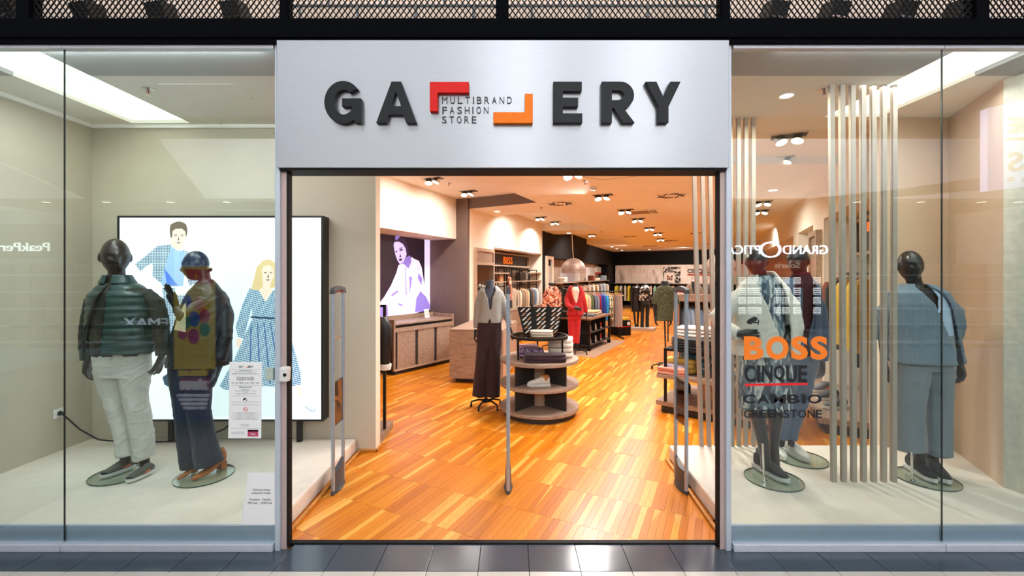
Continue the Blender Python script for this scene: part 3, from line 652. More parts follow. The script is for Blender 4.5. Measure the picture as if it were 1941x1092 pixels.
def hand_mb(wrist, d, palm, side=1, curl=0.5, spread=0.12, s=1.0):
    """palm, four unequal jointed fingers and a thumb from the side of the palm; d = direction of the fingers, palm = way the palm faces"""
    z = Vector(d).normalized(); y = (Vector(palm) - z * Vector(palm).dot(z)).normalized(); x = y.cross(z) * side; mb = MB()
    def W(a, b, c): return Vector(wrist) + (x * a + y * b + z * c) * s
    mb.tube([W(0, 0, -0.03), W(0, 0, 0.0), W(0, 0, 0.03), W(0.0, 0, 0.07), W(0, 0, 0.095)], [(0.026 * s, 0.021 * s), (0.027 * s, 0.020 * s), (0.036 * s, 0.018 * s), (0.041 * s, 0.015 * s), (0.037 * s, 0.011 * s)] if abs(x.dot(frame_from(z)[0])) > 0.7 else [(0.021 * s, 0.026 * s), (0.020 * s, 0.027 * s), (0.018 * s, 0.036 * s), (0.015 * s, 0.041 * s), (0.011 * s, 0.037 * s)], 14)
    for i, (bx, L) in enumerate(((0.029, 0.072), (0.010, 0.082), (-0.010, 0.076), (-0.028, 0.060))):
        an = (1.5 - i) * spread; p = [W(bx * 0.9, 0, 0.075)]; c = 0.10 * curl; q = (bx, 0.0, 0.092); pts = [W(bx * 0.9, 0, 0.06), W(*q)]
        for k, f in enumerate((0.44, 0.32, 0.24)):
            c += curl * (0.45 + 0.25 * k) * (1 + 0.10 * i); q = (q[0] + math.sin(an) * L * f * math.cos(c), q[1] + math.sin(c) * L * f, q[2] + math.cos(an) * math.cos(c) * L * f); pts.append(W(*q))
        mb.tube(pts, [0.0098 * s, 0.0098 * s, 0.0090 * s, 0.0080 * s, 0.0055 * s], 8)
    mb.tube([W(0.018, 0.004, 0.012), W(0.040, 0.012, 0.036), W(0.056, 0.020 + 0.012 * curl, 0.062), W(0.060, 0.030 + 0.02 * curl, 0.088)], [0.014 * s, 0.0125 * s, 0.0105 * s, 0.0065 * s], 8)
    return mb
def add_hand(root, mat, *a, **k): return link('hand', fuse(hand_mb(*a, **k), 0.0036, 2, mat, 'hand', None, OFF[root.name]), root)
def shrink(rows, k=0.80):
    return [(r[0], (r[1] + r[2]) / 2 - (r[2] - r[1]) / 2 * k, (r[1] + r[2]) / 2 + (r[2] - r[1]) / 2 * k) + tuple(r[3:]) for r in rows]
def base_plate(root, c, r=0.2, rod=None):
    z = 0.127
    MB().lathe([(0.002, 0.0), (r, 0.0), (r, 0.010), (0.002, 0.010)], (c.x, c.y, z + 0.0005), 48).build('glass_plate', m_plate, root, 30)
    MB().lathe([(r, 0.0005), (r + 0.0022, 0.0005), (r + 0.0022, 0.0100), (r, 0.0100)], (c.x, c.y, z + 0.0005), 48, False).build('plate_edge', m_pedge, root, 30)
    if rod:
        a, b = rod; MB().tube([a, b], 0.0075, 10).build('support_rod', m_chrome, root, 40)
        MB().lathe([(0.0, 0.0), (0.022, 0.0), (0.022, 0.006), (0.012, 0.010), (0.012, 0.03), (0, 0.03)], (a.x, a.y, z + 0.0105), 16).build('rod_foot', m_chrome, root, 40)
def foot_ring(t, w, h, L, z0, p=2.4, n=20):
    return [Vector((w * math.sin(a) * (abs(math.sin(a)) ** p + abs(math.cos(a)) ** p) ** (-1 / p) , t, z0 + h * (0.5 - 0.5 * math.cos(a)))) for a in [2 * math.pi * i / n for i in range(n)]]
def shoe(root, heel, toe, kind, mats, w=1.0):
    """kind sneaker / sock / boot; built along +y from heel to toe, set between two measured points"""
    heel, toe = Vector(heel), Vector(toe); d = (toe - heel); d.z = 0; L = d.length; yaw = math.atan2(d.y, d.x) - math.pi / 2
    mt = Matrix.Translation(heel) @ Matrix.Rotation(yaw, 4, 'Z') @ Matrix.Scale(L / 0.30, 4); W_ = 0.05 * w
    def half(t): return W_ * (0.72 + 0.28 * math.sin(min(1, t / 0.66) * math.pi / 2)) if t < 0.7 else W_ * math.sqrt(max(0.03, 1 - ((t - 0.7) / 0.31) ** 2))
    ts = [0.0, 0.03, 0.12, 0.25, 0.4, 0.55, 0.7, 0.82, 0.91, 0.97, 1.0]
    def part(nm, mb, mat, sm=45, root_=None): mb.xf(mt); return mb.build(nm, mat, root_ or root, sm)
    foot = thing_part('shoe' if kind != 'boot' else 'boot', root)
    if kind == 'boot':
        pts = [(0.0, 0.052, 0.10), (0.06, 0.05, 0.14), (0.14, 0.043, 0.125), (0.30, 0.022, 0.088), (0.45, 0.008, 0.064), (0.6, 0.0, 0.05), (0.75, 0.0, 0.042), (0.88, 0.0, 0.034), (0.96, 0.002, 0.026), (1.0, 0.005, 0.014)]
        mb = MB(); mb.loft([foot_ring(t * 0.30, half(t) * 0.86, h, 0, z) for t, z, h in pts]); sh = MB(); sh.tube([(0, 0.055, 0.10), (0, 0.048, 0.14), (0, 0.05, 0.17)], [0.042, 0.040, 0.040], 16); mb.add(sh.v, sh.f)
        mb.xf(mt); off = OFF[root.name]; link('upper', fuse(mb, 0.006, 4, mats[0], 'upper', None, off), foot)
        part('heel_block', MB().obox((0, 0.03, 0.028), (0.062, 0.056, 0.058)), mats[0], None, foot); return foot
    sole = MB(); sz = 0.036 if kind == 'sneaker' else 0.030
    sole.loft([[Vector((half(t) * sx * 1.06, t * 0.30 + (-0.006 if t == 0 else 0.006 if t == 1 else 0), z + (0.010 * max(0, (t - 0.75) / 0.25) ** 2))) for sx, z in ((-0.9, 0.0), (0.9, 0.0), (1.0, 0.008), (1.0, sz), (-1.0, sz), (-1.0, 0.008))] for t in ts])
    part('sole', sole, mats[1], 40, foot)
    hp = [0.088, 0.100, 0.110, 0.112, 0.102, 0.084, 0.064, 0.053, 0.046, 0.034, 0.016] if kind == 'sneaker' else [0.09, 0.10, 0.108, 0.112, 0.095, 0.072, 0.055, 0.045, 0.037, 0.027, 0.012]
    up = MB(); up.loft([foot_ring(t * 0.30, half(t) * (1.0 if t > 0.3 else 0.86), h, 0, sz - 0.008) for t, h in zip(ts, hp)])
    tp = 0.155 if kind == 'sock' else 0.115
    up.tube([(0, 0.07, 0.05), (0, 0.062, 0.10), (0, 0.058, tp)], [(0.036 * w, 0.05), (0.034 * w, 0.046), (0.036 * w, 0.047)], 16); up.xf(mt)
    link('upper', fuse(up, 0.0055, 3, mats[0], 'upper', None, OFF[root.name]), foot)
    if kind == 'sneaker':
        for k in range(5):
            t = 0.36 + 0.065 * k; h = sz - 0.008 + float(lerp(0.107, 0.066, k / 4.0)) + 0.002; q = half(t) * 0.42
            part('lace', MB().tube([(-q, t * 0.30, h - 0.008), (0, t * 0.30 + 0.004, h + 0.002), (q, t * 0.30, h - 0.008)], 0.0035, 6), mats[2], 60, foot)
        part('toe_cap', MB().loft([foot_ring(t * 0.30, half(t) * 1.03, h, 0, sz - 0.004) for t, h in ((0.86, 0.032), (0.92, 0.037), (0.975, 0.030), (1.01, 0.014))]), mats[3] if len(mats) > 3 else mats[0], 45, foot)
        for sg in (-1, 1): part('side_panel', MB().loft([[Vector((sg * half(t) * (0.98 + 0.06 * k), t * 0.30, z)) for k, z in ((0, z0), (1, z0), (1, z1), (0, z1))] for t, z0, z1 in ((0.16, 0.05, 0.072), (0.3, 0.044, 0.07), (0.42, 0.042, 0.056))]), mats[4] if len(mats) > 4 else mats[1], None, foot)
    return foot
def thing_part(name, root):
    o = bpy.data.objects.new(name, None); C.objects.link(o); o.parent = root; o.empty_display_size = 0.05; return o
def creases(amp, sx, sz, seed):
    '''cloth folds: broad drape plus finer slanting creases'''
    def f(p):
        a = noise.noise(Vector((p.x * sx + seed, p.y * sx, p.z * sz * 0.5 + 3 * p.x))); b = noise.noise(Vector((p.x * sx * 1.3 + seed + 7, p.y * sx, p.z * sz * 1.5 - 6 * p.x)))
        return amp * (0.9 * a + 1.5 * max(0.0, 0.25 - abs(b)) - 0.15)
    return f
def sewn(root, name, mb, mat, voxel=0.0085, amp=0.004, sx=9, sz=14, seed=0.0, smooth=3): return link(name, fuse(mb, voxel, smooth, mat, name, creases(amp, sx, sz, seed), OFF[root.name]), root)
# ---------------------------------------------------------------- 1: man in a quilted vest
Y = 0.76; c0 = PZ(231, 897, 0.137)
t = thing('mannequin', 'dark brown male mannequin in a green quilted vest and pale chinos', 'mannequin', (c0.x, c0.y, 0.127), 'window mannequins')
hc = P(219, 487, Y); bd = head_mb(hc, math.radians(48), 1.22, 0.14); limb(bd, Y, [(221, 512, 13), (222, 530, 13.5), (224, 548, 16)]); bd.loft(sil(Y, shrink([(540, 190, 264), (548, 182, 284), (580, 184, 278), (640, 188, 274), (690, 184, 276)]), 0.55))
limb(bd, Y, [(196, 562, 9), (172, 604, 8), (166, 680, 6.5)]); limb(bd, Y, [(276, 562, 9), (303, 606, 8), (305, 668, 6.5)])
link('body', fuse(bd, 0.0075, 3, m_skin, 'body', None, OFF[t.name]), t)
m_vest = M('vest_nylon', (30, 62, 60), 0.34, 0, 0.15, 14); m_sweat = M('green_sweatshirt', (30, 37, 27), 0.8, 0, 0.4, 26, 0.1); m_rib = FAB('green_rib', (46, 54, 44)); m_chino = FAB('pale_chino', (212, 208, 199), 300, 0.12, 0.05)
sw = MB(); sw.loft(sil(Y, [(533, 206, 244), (540, 197, 260), (549, 186, 278), (560, 181, 284), (600, 180, 284), (640, 178, 284), (668, 178, 283), (672, 180, 282)], 0.58))
limb(sw, Y, [(196, 556, 13), (179, 572, 15), (170, 610, 14.5), (166, 648, 13), (165, 664, 11.5)]); limb(sw, Y, [(276, 556, 12), (295, 572, 14.5), (304, 610, 14), (308, 648, 12.5), (308, 660, 11)])
sewn(t, 'sweatshirt', sw, m_sweat, 0.0085, 0.010, 9, 9, 1.0)
for pts in ([(165, 662, 10.5), (165, 672, 10), (165, 682, 10.5)], [(308, 657, 10.5), (307, 666, 10), (307, 673, 10)]): limb(MB(), Y, pts).build('cuff', m_rib, t, 50) if 0 else None
for pts in ([(165, 660, 11.5), (165, 670, 11), (165, 682, 10.6)], [(308, 654, 11.5), (307, 664, 11), (307, 673, 10.4)]):
    q = MB(); limb(q, Y, pts); q.build('cuff', m_rib, t, 50)
rows = []
for i in range(76):
    py = lerp(536, 667, i / 75.0); u = i / 75.0
    L_, R_ = (lerp(198, 176, (u / 0.17) ** 0.8) if u < 0.17 else lerp(176, 169, u)), (lerp(254, 284, (u / 0.17) ** 0.8) if u < 0.17 else lerp(284, 292, (u - 0.17) / 0.83))
    puff = 3.4 * abs(math.sin(u * math.pi * 9.5)) ** 0.5 - 1.6
    rows.append((py, L_ - puff, R_ + puff, lerp(-9, -74, max(0, u - 0.05) ** 1.15), lerp(4, -6, u)))
sewn(t, 'vest', shell(Y, rows, 0.62, 0.0, 56, 0.024), m_vest, 0.0075, 0.0022, 20, 10, 3.0, 2)
cl = shell(Y, [(521, 199, 246, -14, 12), (529, 196, 250, -14, 10), (538, 192, 256, -12, 8)], 0.75, 0, 36, 0.014); sewn(t, 'collar', cl, m_vest, 0.006, 0.001)
for sd in (3, 4):
    zp = MB(); pts = []
    for r in rows[::5] + [rows[-1]]:
        a_, b_ = P(r[1], r[0], Y), P(r[2], r[0], Y); rx = (b_.x - a_.x) / 2 - 0.004; an = math.radians(r[sd]); ca, sa = math.cos(an), math.sin(an); m_ = (abs(ca) ** 2.2 + abs(sa) ** 2.2) ** (-1 / 2.2)
        pts.append(Vector(((a_.x + b_.x) / 2 + rx * sa * m_, Y - rx * 0.62 * ca * m_, a_.z)))
    zp.tube(pts, 0.0065, 6); zp.build('zip', M('zip_brown', (44, 34, 32), 0.4), t, 50)
MB().tube([P(272, 610, Y - 0.135), P(277, 640, Y - 0.125)], 0.004, 6).build('pocket_zip', m_blk, t)
tr = MB(); tr.loft(sil(Y, [(666, 180, 282), (690, 181, 281), (712, 186, 281)], 0.58)); limb(tr, Y, [(208, 700, 25), (212, 740, 19.5), (222, 780, 15.5), (231, 820, 14.5), (238, 863, 15)]); limb(tr, Y, [(254, 700, 26), (256, 745, 21), (263, 785, 19), (270, 830, 18), (274, 868, 17.5)])
sewn(t, 'trousers', tr, m_chino, 0.0065, 0.012, 9, 15, 5.0, 2)
for px, py in ((236, 865), (273, 870)): q = MB(); limb(q, Y, [(px, py - 6, 8), (px + 2, py + 14, 8)]); q.build('ankle', m_skin, t, 50)
add_hand(t, m_skin, P(166, 684, Y), (0.06, -0.05, -1), (0.8, 0.3, 0), 1, 0.55, 0.06, 1.06); add_hand(t, m_skin, P(307, 674, Y), (-0.28, -0.1, -1), (-0.8, 0.2, 0), -1, 0.45, 0.12, 1.06)
m_sole = M('white_sole', (226, 226, 222), 0.5); m_sgrey = FAB('grey_green_mesh', (96, 94, 84)); m_coral = M('coral_panel', (224, 118, 92), 0.5); m_lace = M('black_lace', (30, 30, 32), 0.8)
shoe(t, PZ(253, 886, 0.139), PZ(191, 908, 0.139), 'sneaker', (m_sgrey, m_sole, m_lace, m_lace, m_coral)); shoe(t, PZ(288, 895, 0.139), PZ(240, 916, 0.139), 'sneaker', (m_sgrey, m_sole, m_lace, m_lace, m_coral))
base_plate(t, c0)
# ---------------------------------------------------------------- 2: woman seen from the side, palm raised
Y = 0.73; c0 = PZ(388, 900, 0.137)
t = thing('mannequin', 'dark female mannequin in a long navy jacket, one palm raised, tan ankle boots', 'mannequin', (c0.x, c0.y, 0.127), 'window mannequins')
hc = P(371, 504, Y); bd = head_mb(hc, math.radians(-82), 1.0, 0.16); limb(bd, Y, [(385, 512, 10), (388, 528, 10), (391, 546, 13)]); bd.ball(P(398.5, 511, Y), 0.018, 12, 8)
bd.loft(sil(Y, shrink([(545, 372, 414), (570, 356, 424), (620, 350, 424), (690, 340, 424)]), 0.9)); limb(bd, Y, [(352, 590, 9, -0.14), (340, 596, 7.5, -0.2), (333, 580, 6.0, -0.2)]); limb(bd, Y, [(412, 574, 9), (424, 620, 8), (408, 690, 6.5, -0.05)])
link('body', fuse(bd, 0.0075, 3, m_skinb, 'body', None, OFF[t.name]), t)
m_navy = M('navy_leather', (22, 25, 36), 0.42, 0, 0.3, 22, 0.1); m_navyt = FAB('navy_trouser', (28, 36, 52), 260, 0.15); m_knit = PAT('cream_knit', 'checker', [(196, 180, 142), (226, 214, 178)], (160, 160, 160)); m_tan = FAB('tan_suede', (178, 104, 46), 300, 0.1)
ct = MB(); ct.loft(sil(Y, [(529, 380, 403), (536, 374, 408), (546, 366, 416), (556, 359, 425), (568, 352, 431), (585, 345, 433), (610, 337, 434), (640, 329, 434), (692, 322, 434)], 0.72))
limb(ct, Y, [(416, 568, 12), (427, 592, 13.5), (428, 640, 12.5, -0.06), (416, 684, 11, -0.10)]); limb(ct, Y, [(386, 574, 13, -0.10), (362, 592, 12, -0.20), (346, 600, 11, -0.24), (337, 586, 9.0, -0.22)])
sewn(t, 'jacket', ct, m_navy, 0.0085, 0.009, 8, 9, 2.0)
sh = MB(); sh.loft([[P(x, y, Y + d) for x, y, d in r] for r in ([(349, 577, -0.262), (353, 574, -0.262), (353, 574, -0.245), (349, 577, -0.245)], [(336, 605, -0.268), (352, 603, -0.268), (352, 603, -0.25), (336, 605, -0.25)], [(330, 625, -0.27), (352, 630, -0.27), (352, 630, -0.25), (330, 625, -0.25)])]); sh.build('knit_edge', m_knit, t)
tr = MB(); tr.loft(sil(Y, [(680, 324, 424), (710, 324, 412), (735, 326, 402)], 0.66)); limb(tr, Y, [(351, 720, 25), (353, 780, 20.5), (356, 830, 18), (358, 887, 14.5)]); limb(tr, Y, [(374, 720, 25), (376, 780, 20.5), (386, 830, 20), (397, 880, 25)])
sewn(t, 'trousers', tr, m_navyt, 0.0068, 0.008, 9, 5, 4.0, 2)
add_hand(t, m_skinb, P(332, 578, Y - 0.2), (-0.28, -0.15, 1), (-0.55, -0.8, 0.1), -1, 0.12, 0.20, 0.98); add_hand(t, m_skinb, P(405, 694, Y - 0.06), (-0.1, -0.1, -1), (-0.8, -0.3, 0), -1, 0.6, 0.06, 0.98)
shoe(t, PZ(372, 893, 0.139), PZ(335, 911, 0.139), 'boot', (m_tan,), 0.95); shoe(t, PZ(426, 884, 0.139), PZ(364, 912, 0.139), 'boot', (m_tan,), 0.95)
base_plate(t, c0)
# ---------------------------------------------------------------- 3: woman in a white jacket
Y = 0.67; c0 = PZ(1466, 907, 0.137)
t = thing('mannequin', 'dark female mannequin in a white fleece jacket and feather-print skirt, hand at the waist', 'mannequin', (c0.x, c0.y, 0.127), 'window mannequins')
hc = P(1434, 496, Y); bd = head_mb(hc, math.radians(-40), 0.98, 0.05); limb(bd, Y, [(1440, 508, 10), (1443, 522, 10), (1446, 540, 14)]); bd.loft(sil(Y, shrink([(536, 1414, 1478), (560, 1404, 1490), (620, 1410, 1486), (680, 1406, 1492)]), 0.6))
limb(bd, Y, [(1412, 564, 9), (1364, 604, 8), (1398, 632, 7, -0.14)]); limb(bd, Y, [(1478, 564, 9), (1500, 610, 8), (1490, 650, 7, -0.1)]); limb(bd, Y, [(1436, 670, 18), (1436, 770, 15), (1436, 790, 13), (1443, 823, 11.5), (1451, 868, 9), (1452, 890, 9)]); limb(bd, Y, [(1464, 670, 18), (1472, 770, 14, 0.08), (1470, 800, 12.5, 0.08), (1467, 843, 8.5, 0.08), (1470, 885, 8, 0.08)])
link('body', fuse(bd, 0.0075, 3, m_skinb, 'body', None, OFF[t.name]), t)
m_fleece = FAB('white_fleece', (226, 220, 210), 60, 0.5, 0.05); m_feather = PAT('feather_print', 'voronoi', [(66, 84, 100), (134, 150, 160), (196, 200, 196), (94, 112, 126), (44, 56, 70)], (46, 46, 17)); m_shade = FAB('slate_blouse', (96, 104, 110))
sewn(t, 'blouse', MB().loft(sil(Y, [(522, 1428, 1462), (534, 1416, 1476), (560, 1408, 1486), (620, 1410, 1486), (676, 1408, 1490)], 0.58)), m_feather, 0.0085, 0.003)
jk = shell(Y, [(521, 1428, 1466, -48, 40), (530, 1415, 1478, -40, 40), (538, 1406, 1486, -34, 36), (548, 1397, 1495, -28, 34), (575, 1393, 1501, -12, 34), (620, 1391, 1507, 3, 34), (672, 1390, 1512, 16, 30)], 0.64, 0, 44, 0.022)
limb(jk, Y, [(1408, 556, 13), (1386, 574, 17), (1362, 603, 20), (1376, 624, 17, -0.06), (1400, 634, 12, -0.14)]); limb(jk, Y, [(1482, 557, 14), (1499, 578, 17), (1504, 620, 17), (1498, 664, 14)])
sewn(t, 'jacket', jk, m_fleece, 0.0085, 0.009, 8, 9, 7.0)
cl = shell(Y, [(514, 1430, 1466, -60, 38), (524, 1422, 1474, -50, 38), (536, 1414, 1482, -40, 36)], 0.8, 0, 36, 0.03); sewn(t, 'collar', cl, m_fleece, 0.008, 0.002)
sewn(t, 'skirt', MB().loft(sil(Y, [(664, 1410, 1492), (690, 1405, 1499), (730, 1402, 1500), (774, 1402, 1498)], 0.6)), m_feather, 0.0085, 0.006, 9, 4, 1.0)
add_hand(t, m_skinb, P(1402, 633, Y - 0.15), (1, -0.15, 0.0), (0, 1, -0.15), 1, 0.35, 0.06, 0.95)
m_sock = FAB('black_sock_knit', (20, 20, 23), 300, 0.1)
shoe(t, PZ(1432, 884, 0.139), PZ(1494, 918, 0.139), 'sock', (m_sock, m_sole), 0.85); shoe(t, PZ(1449, 880, 0.139), PZ(1483, 899, 0.139), 'sock', (m_sock, m_sole), 0.85)
base_plate(t, c0, 0.2, (PZ(1448.5, 911, 0.137), P(1445.4, 840, PZ(1448.5, 911, 0.137).y)))
# ---------------------------------------------------------------- 4: man in a blue suit, behind
Y = 1.06; c0 = PZ(1517, 868, 0.137)
t = thing('mannequin', 'dark male mannequin in a slate blue suit over a burgundy turtleneck, white sneakers', 'mannequin', (c0.x, c0.y, 0.127), 'window mannequins')
hc = P(1512, 495, Y); bd = head_mb(hc, math.radians(-55), 1.06, 0.05); limb(bd, Y, [(1516, 508, 11), (1518, 530, 12)]); bd.loft(sil(Y, shrink([(536, 1476, 1548), (600, 1478, 1544), (690, 1474, 1546)]), 0.55)); limb(bd, Y, [(1484, 564, 8), (1468, 610, 8), (1470, 680, 6)]); limb(bd, Y, [(1540, 564, 8), (1556, 610, 8), (1557, 685, 6)]); limb(bd, Y, [(1516, 680, 12), (1514, 745, 9), (1503, 815, 6.5), (1499, 846, 6)]); limb(bd, Y, [(1502, 680, 11), (1490, 760, 9), (1484, 815, 6.5), (1480, 846, 6)])
link('body', fuse(bd, 0.0075, 3, m_skinb, 'body', None, OFF[t.name]), t)
m_suit = FAB('slate_suit', (78, 96, 124), 300, 0.12, 0.06); m_burg = M('burgundy_knit', (70, 22, 34), 0.85, 0, 0.3, 160, 0.3)
sewn(t, 'turtleneck', MB().loft(sil(Y, [(516, 1503, 1533, 0, 0.9), (528, 1500, 1536, 0, 0.9), (538, 1482, 1548), (600, 1480, 1544), (676, 1480, 1542)], 0.56)), m_burg, 0.0085, 0.002)
jk = shell(Y, [(527, 1494, 1540, -50, 50), (535, 1485, 1546, -38, 38), (545, 1476, 1553, -32, 34), (560, 1472, 1555, -26, 28), (610, 1470, 1554, -10, 16), (640, 1470, 1554, -2, 4), (680, 1468, 1556, -8, 12)], 0.6, 0, 40, 0.016)
limb(jk, Y, [(1482, 557, 11), (1468, 590, 13), (1464, 640, 12), (1468, 682, 10)]); limb(jk, Y, [(1541, 557, 11), (1554, 590, 13), (1557, 640, 12), (1558, 684, 10)]); sewn(t, 'jacket', jk, m_suit, 0.0085, 0.007, 8, 9, 9.0)
for sg, a in ((-1, -36), (1, 36)):
    x = 1514 + sg * 12; MB().loft([[P(q[0], q[1], Y) + Vector((0, d, 0)) for d in (-0.135, -0.12) for q in ((x, y), (x + sg * w_, y))] [:4] for y, w_ in ((545, 3), (575, 10), (600, 7), (628, 1))]).build('lapel', m_suit, t)
tr = MB(); tr.loft(sil(Y, [(672, 1478, 1550), (700, 1476, 1548)], 0.6)); limb(tr, Y, [(1525, 695, 21), (1518, 742, 18), (1508, 785, 14.5), (1500, 833, 10)]); limb(tr, Y, [(1495, 695, 20), (1490, 760, 14), (1484, 834, 8.5)]); sewn(t, 'trousers', tr, m_suit, 0.007, 0.008, 9, 11, 6.0, 2)
add_hand(t, m_skinb, P(1558, 684, Y), (-0.05, -0.05, -1), (-0.9, 0, 0), -1, 0.5, 0.06, 1.0)
m_wsh = M('white_leather', (230, 228, 222), 0.5, 0, 0.02, 30)
shoe(t, PZ(1488, 853, 0.139), PZ(1531, 877, 0.139), 'sneaker', (m_wsh, m_sole, m_wsh)); shoe(t, PZ(1470, 856, 0.139), PZ(1488, 874, 0.139), 'sneaker', (m_wsh, m_sole, m_wsh))
base_plate(t, c0, 0.2)
# ---------------------------------------------------------------- 5: woman in a blue cardigan
Y = 0.73; c0 = PZ(1755, 906, 0.137)
t = thing('mannequin', 'dark female mannequin in a ribbed grey-blue cardigan and grey culottes', 'mannequin', (c0.x, c0.y, 0.127), 'window mannequins')
hc = P(1725, 504, Y); bd = head_mb(hc, math.radians(-14), 1.02, 0.08); limb(bd, Y, [(1729, 518, 12), (1733, 536, 12), (1737, 552, 16)]); bd.loft(sil(Y, shrink([(546, 1700, 1776), (570, 1692, 1794), (620, 1698, 1790), (690, 1694, 1800)]), 0.55))
limb(bd, Y, [(1700, 574, 9, 0.03), (1671, 620, 8, 0.08), (1676, 690, 5.5, 0.06)]); limb(bd, Y, [(1784, 574, 9), (1811, 622, 8), (1820, 692, 5.5, -0.04)]); limb(bd, Y, [(1735, 680, 16), (1732, 760, 13), (1738, 835, 10), (1741, 860, 9), (1743, 888, 9)]); limb(bd, Y, [(1764, 680, 16, 0.0), (1770, 760, 13, 0.03), (1770, 835, 10, 0.05), (1768, 862, 9, 0.05), (1770, 888, 9, 0.05)])
link('body', fuse(bd, 0.0075, 3, m_skinb, 'body', None, OFF[t.name]), t)
def rib_mat(name, rgb):
    m, N, L, b = nt(name); c = col(*rgb); wv = N.new('ShaderNodeTexWave'); wv.inputs['Scale'].default_value = 1; wv.inputs['Distortion'].default_value = 1.5; wv.inputs['Detail'].default_value = 1; L.new(tex_in(N, L, (52, 30, 6)), wv.inputs[0])
    L.new(ramp(N, L, wv.outputs[0], [(0.1, shade(c, 0.72)), (0.7, shade(c, 1.12))]), b.inputs['Base Color']); b.inputs['Roughness'].default_value = 0.9; bump(N, L, b, wv.outputs[0], 0.6, 0.006); return m
m_card = rib_mat('blue_rib_knit', (126, 146, 164)); m_cul = FAB('grey_culotte', (122, 132, 142), 320, 0.15, 0.07); m_blue = FAB('pale_blue_blouse', (176, 198, 226), 260, 0.1, 0.04)
sewn(t, 'blouse', shell(Y, [(538, 1717, 1757, -38, 18, 0.7), (547, 1704, 1776, -30, 16), (562, 1694, 1790, -14, 15), (586, 1692, 1796, 8, 11), (638, 1694, 1800, 9, 10)], 0.58, 0, 44, 0.02), m_blue, 0.0085, 0.004, 8, 5)
cd_ = shell(Y, [(538, 1712, 1760, -36, 16), (545, 1701, 1776, -30, 15), (554, 1689, 1792, -20, 21), (575, 1685, 1802, -4, 31), (612, 1686, 1806, 9, 41), (650, 1688, 1812, 19, 48), (686, 1690, 1819, 24, 53)], 0.62, 0, 44, 0.018)
limb(cd_, Y, [(1698, 568, 13, 0.02), (1677, 592, 15, 0.07), (1670, 622, 13, 0.08), (1670, 644, 10, 0.08)]); limb(cd_, Y, [(1786, 568, 13), (1807, 592, 16), (1811, 620, 15), (1812, 642, 10)]); sewn(t, 'cardigan', cd_, m_card, 0.0085, 0.004, 9, 12, 8.0)
for px, py in ((1782, 596), (1794, 637), (1803, 678)): q = P(px, py, Y - 0.135); MB().lathe([(0, 0.006), (0.010, 0.006), (0.012, 0.002), (0.012, 0)], (0, 0, 0), 12).xf(Matrix.Translation(q) @ Matrix.Rotation(math.pi / 2, 4, 'X')).build('button', m_dark, t, 40)
tr = MB(); tr.loft(sil(Y, [(632, 1698, 1800), (660, 1695, 1803), (700, 1696, 1803)], 0.58)); limb(tr, Y, [(1727, 690, 31), (1724, 740, 26.5), (1721, 790, 23.5), (1720, 852, 26)]); limb(tr, Y, [(1772, 690, 29), (1779, 740, 22.5), (1778, 790, 21), (1779, 862, 20.5)]); sewn(t, 'culottes', tr, m_cul, 0.0068, 0.007, 9, 4, 3.0, 2)
add_hand(t, m_skinb, P(1677, 692, Y + 0.06), (0.1, -0.08, -1), (0.9, 0.1, 0), 1, 0.5, 0.06, 0.95); add_hand(t, m_skinb, P(1820, 692, Y - 0.04), (0.0, -0.12, -1), (-0.9, 0.2, 0), -1, 0.6, 0.05, 0.95)
shoe(t, PZ(1721, 886, 0.139), PZ(1774, 918, 0.139), 'sock', (m_sock, m_sole), 0.85); shoe(t, PZ(1755, 888, 0.139), PZ(1799, 920, 0.139), 'sock', (m_sock, m_sole), 0.85)
base_plate(t, c0, 0.2, (PZ(1729.5, 911, 0.137), P(1728, 856, PZ(1729.5, 911, 0.137).y)))
# ================================================================ THINGS OF THE DISPLAY WINDOWS
def flat(pts, Y, mat, name, parent, t=0.0012):
    """printed patch lying on a plane parallel to the front (points measured off the photograph)"""
    q = [P(x, y, Y) for x, y in pts]; return MB().prism([(v.x, v.z) for v in q], Y - t, Y).build(name, mat, parent)
def zpts(pts, ox, oy, k): return [(ox + x / k, oy + y / k) for x, y in pts]
# ---- backlit poster on the left
YP = 1.35; a, b = P(222, 409, YP), P(612, 799, YP)
t = thing('light_box', 'tall backlit fashion poster in a black frame, printed man and woman in blue', 'poster', ((a.x + b.x) / 2, YP, 0.127))
fw = 0.017; fr = MB(); m_fr = M('black_frame', (18, 18, 20), 0.45)
for bx in ((a.x, a.x + fw, b.z, a.z), (b.x - fw, b.x, b.z, a.z), (a.x + fw, b.x - fw, a.z - fw, a.z), (a.x + fw, b.x - fw, b.z, b.z + fw)): MB().box(bx[0], bx[1], YP, 1.485, bx[2], bx[3]).build('frame_bar', m_fr, t)
MB().box(a.x + fw, b.x - fw, YP + 0.008, YP + 0.02, b.z + fw, a.z - fw).build('print', EM('print_white', (244, 250, 253), 0.98, 0.04), t)
for px in (325.5, 568): x = P(px, 0, 1.42).x; MB().box(x - 0.021, x + 0.021, 1.40, 1.44, 0.127, b.z + 0.005).build('leg', m_fr, t)
Yq = YP + 0.0075
E_ = lambda n, c, s=0.95: EM('print_' + n, c, s, 0.05)
flat([(433, 417), (604, 417), (604, 790), (400, 790), (412, 690)], Yq, E_('pale_blue', (226, 240, 246)), 'print_shade', t)
m_pjac = PAT('print_jacket', 'checker', [(52, 92, 128), (206, 224, 234)], (95, 95, 95), 0.85, 0.6, (0, 0.785, 0)); m_pdress = PAT('print_dress', 'checker', [(44, 104, 146), (196, 216, 224)], (100, 100, 75), 0.85, 0.6, (0, 0.6, 0))
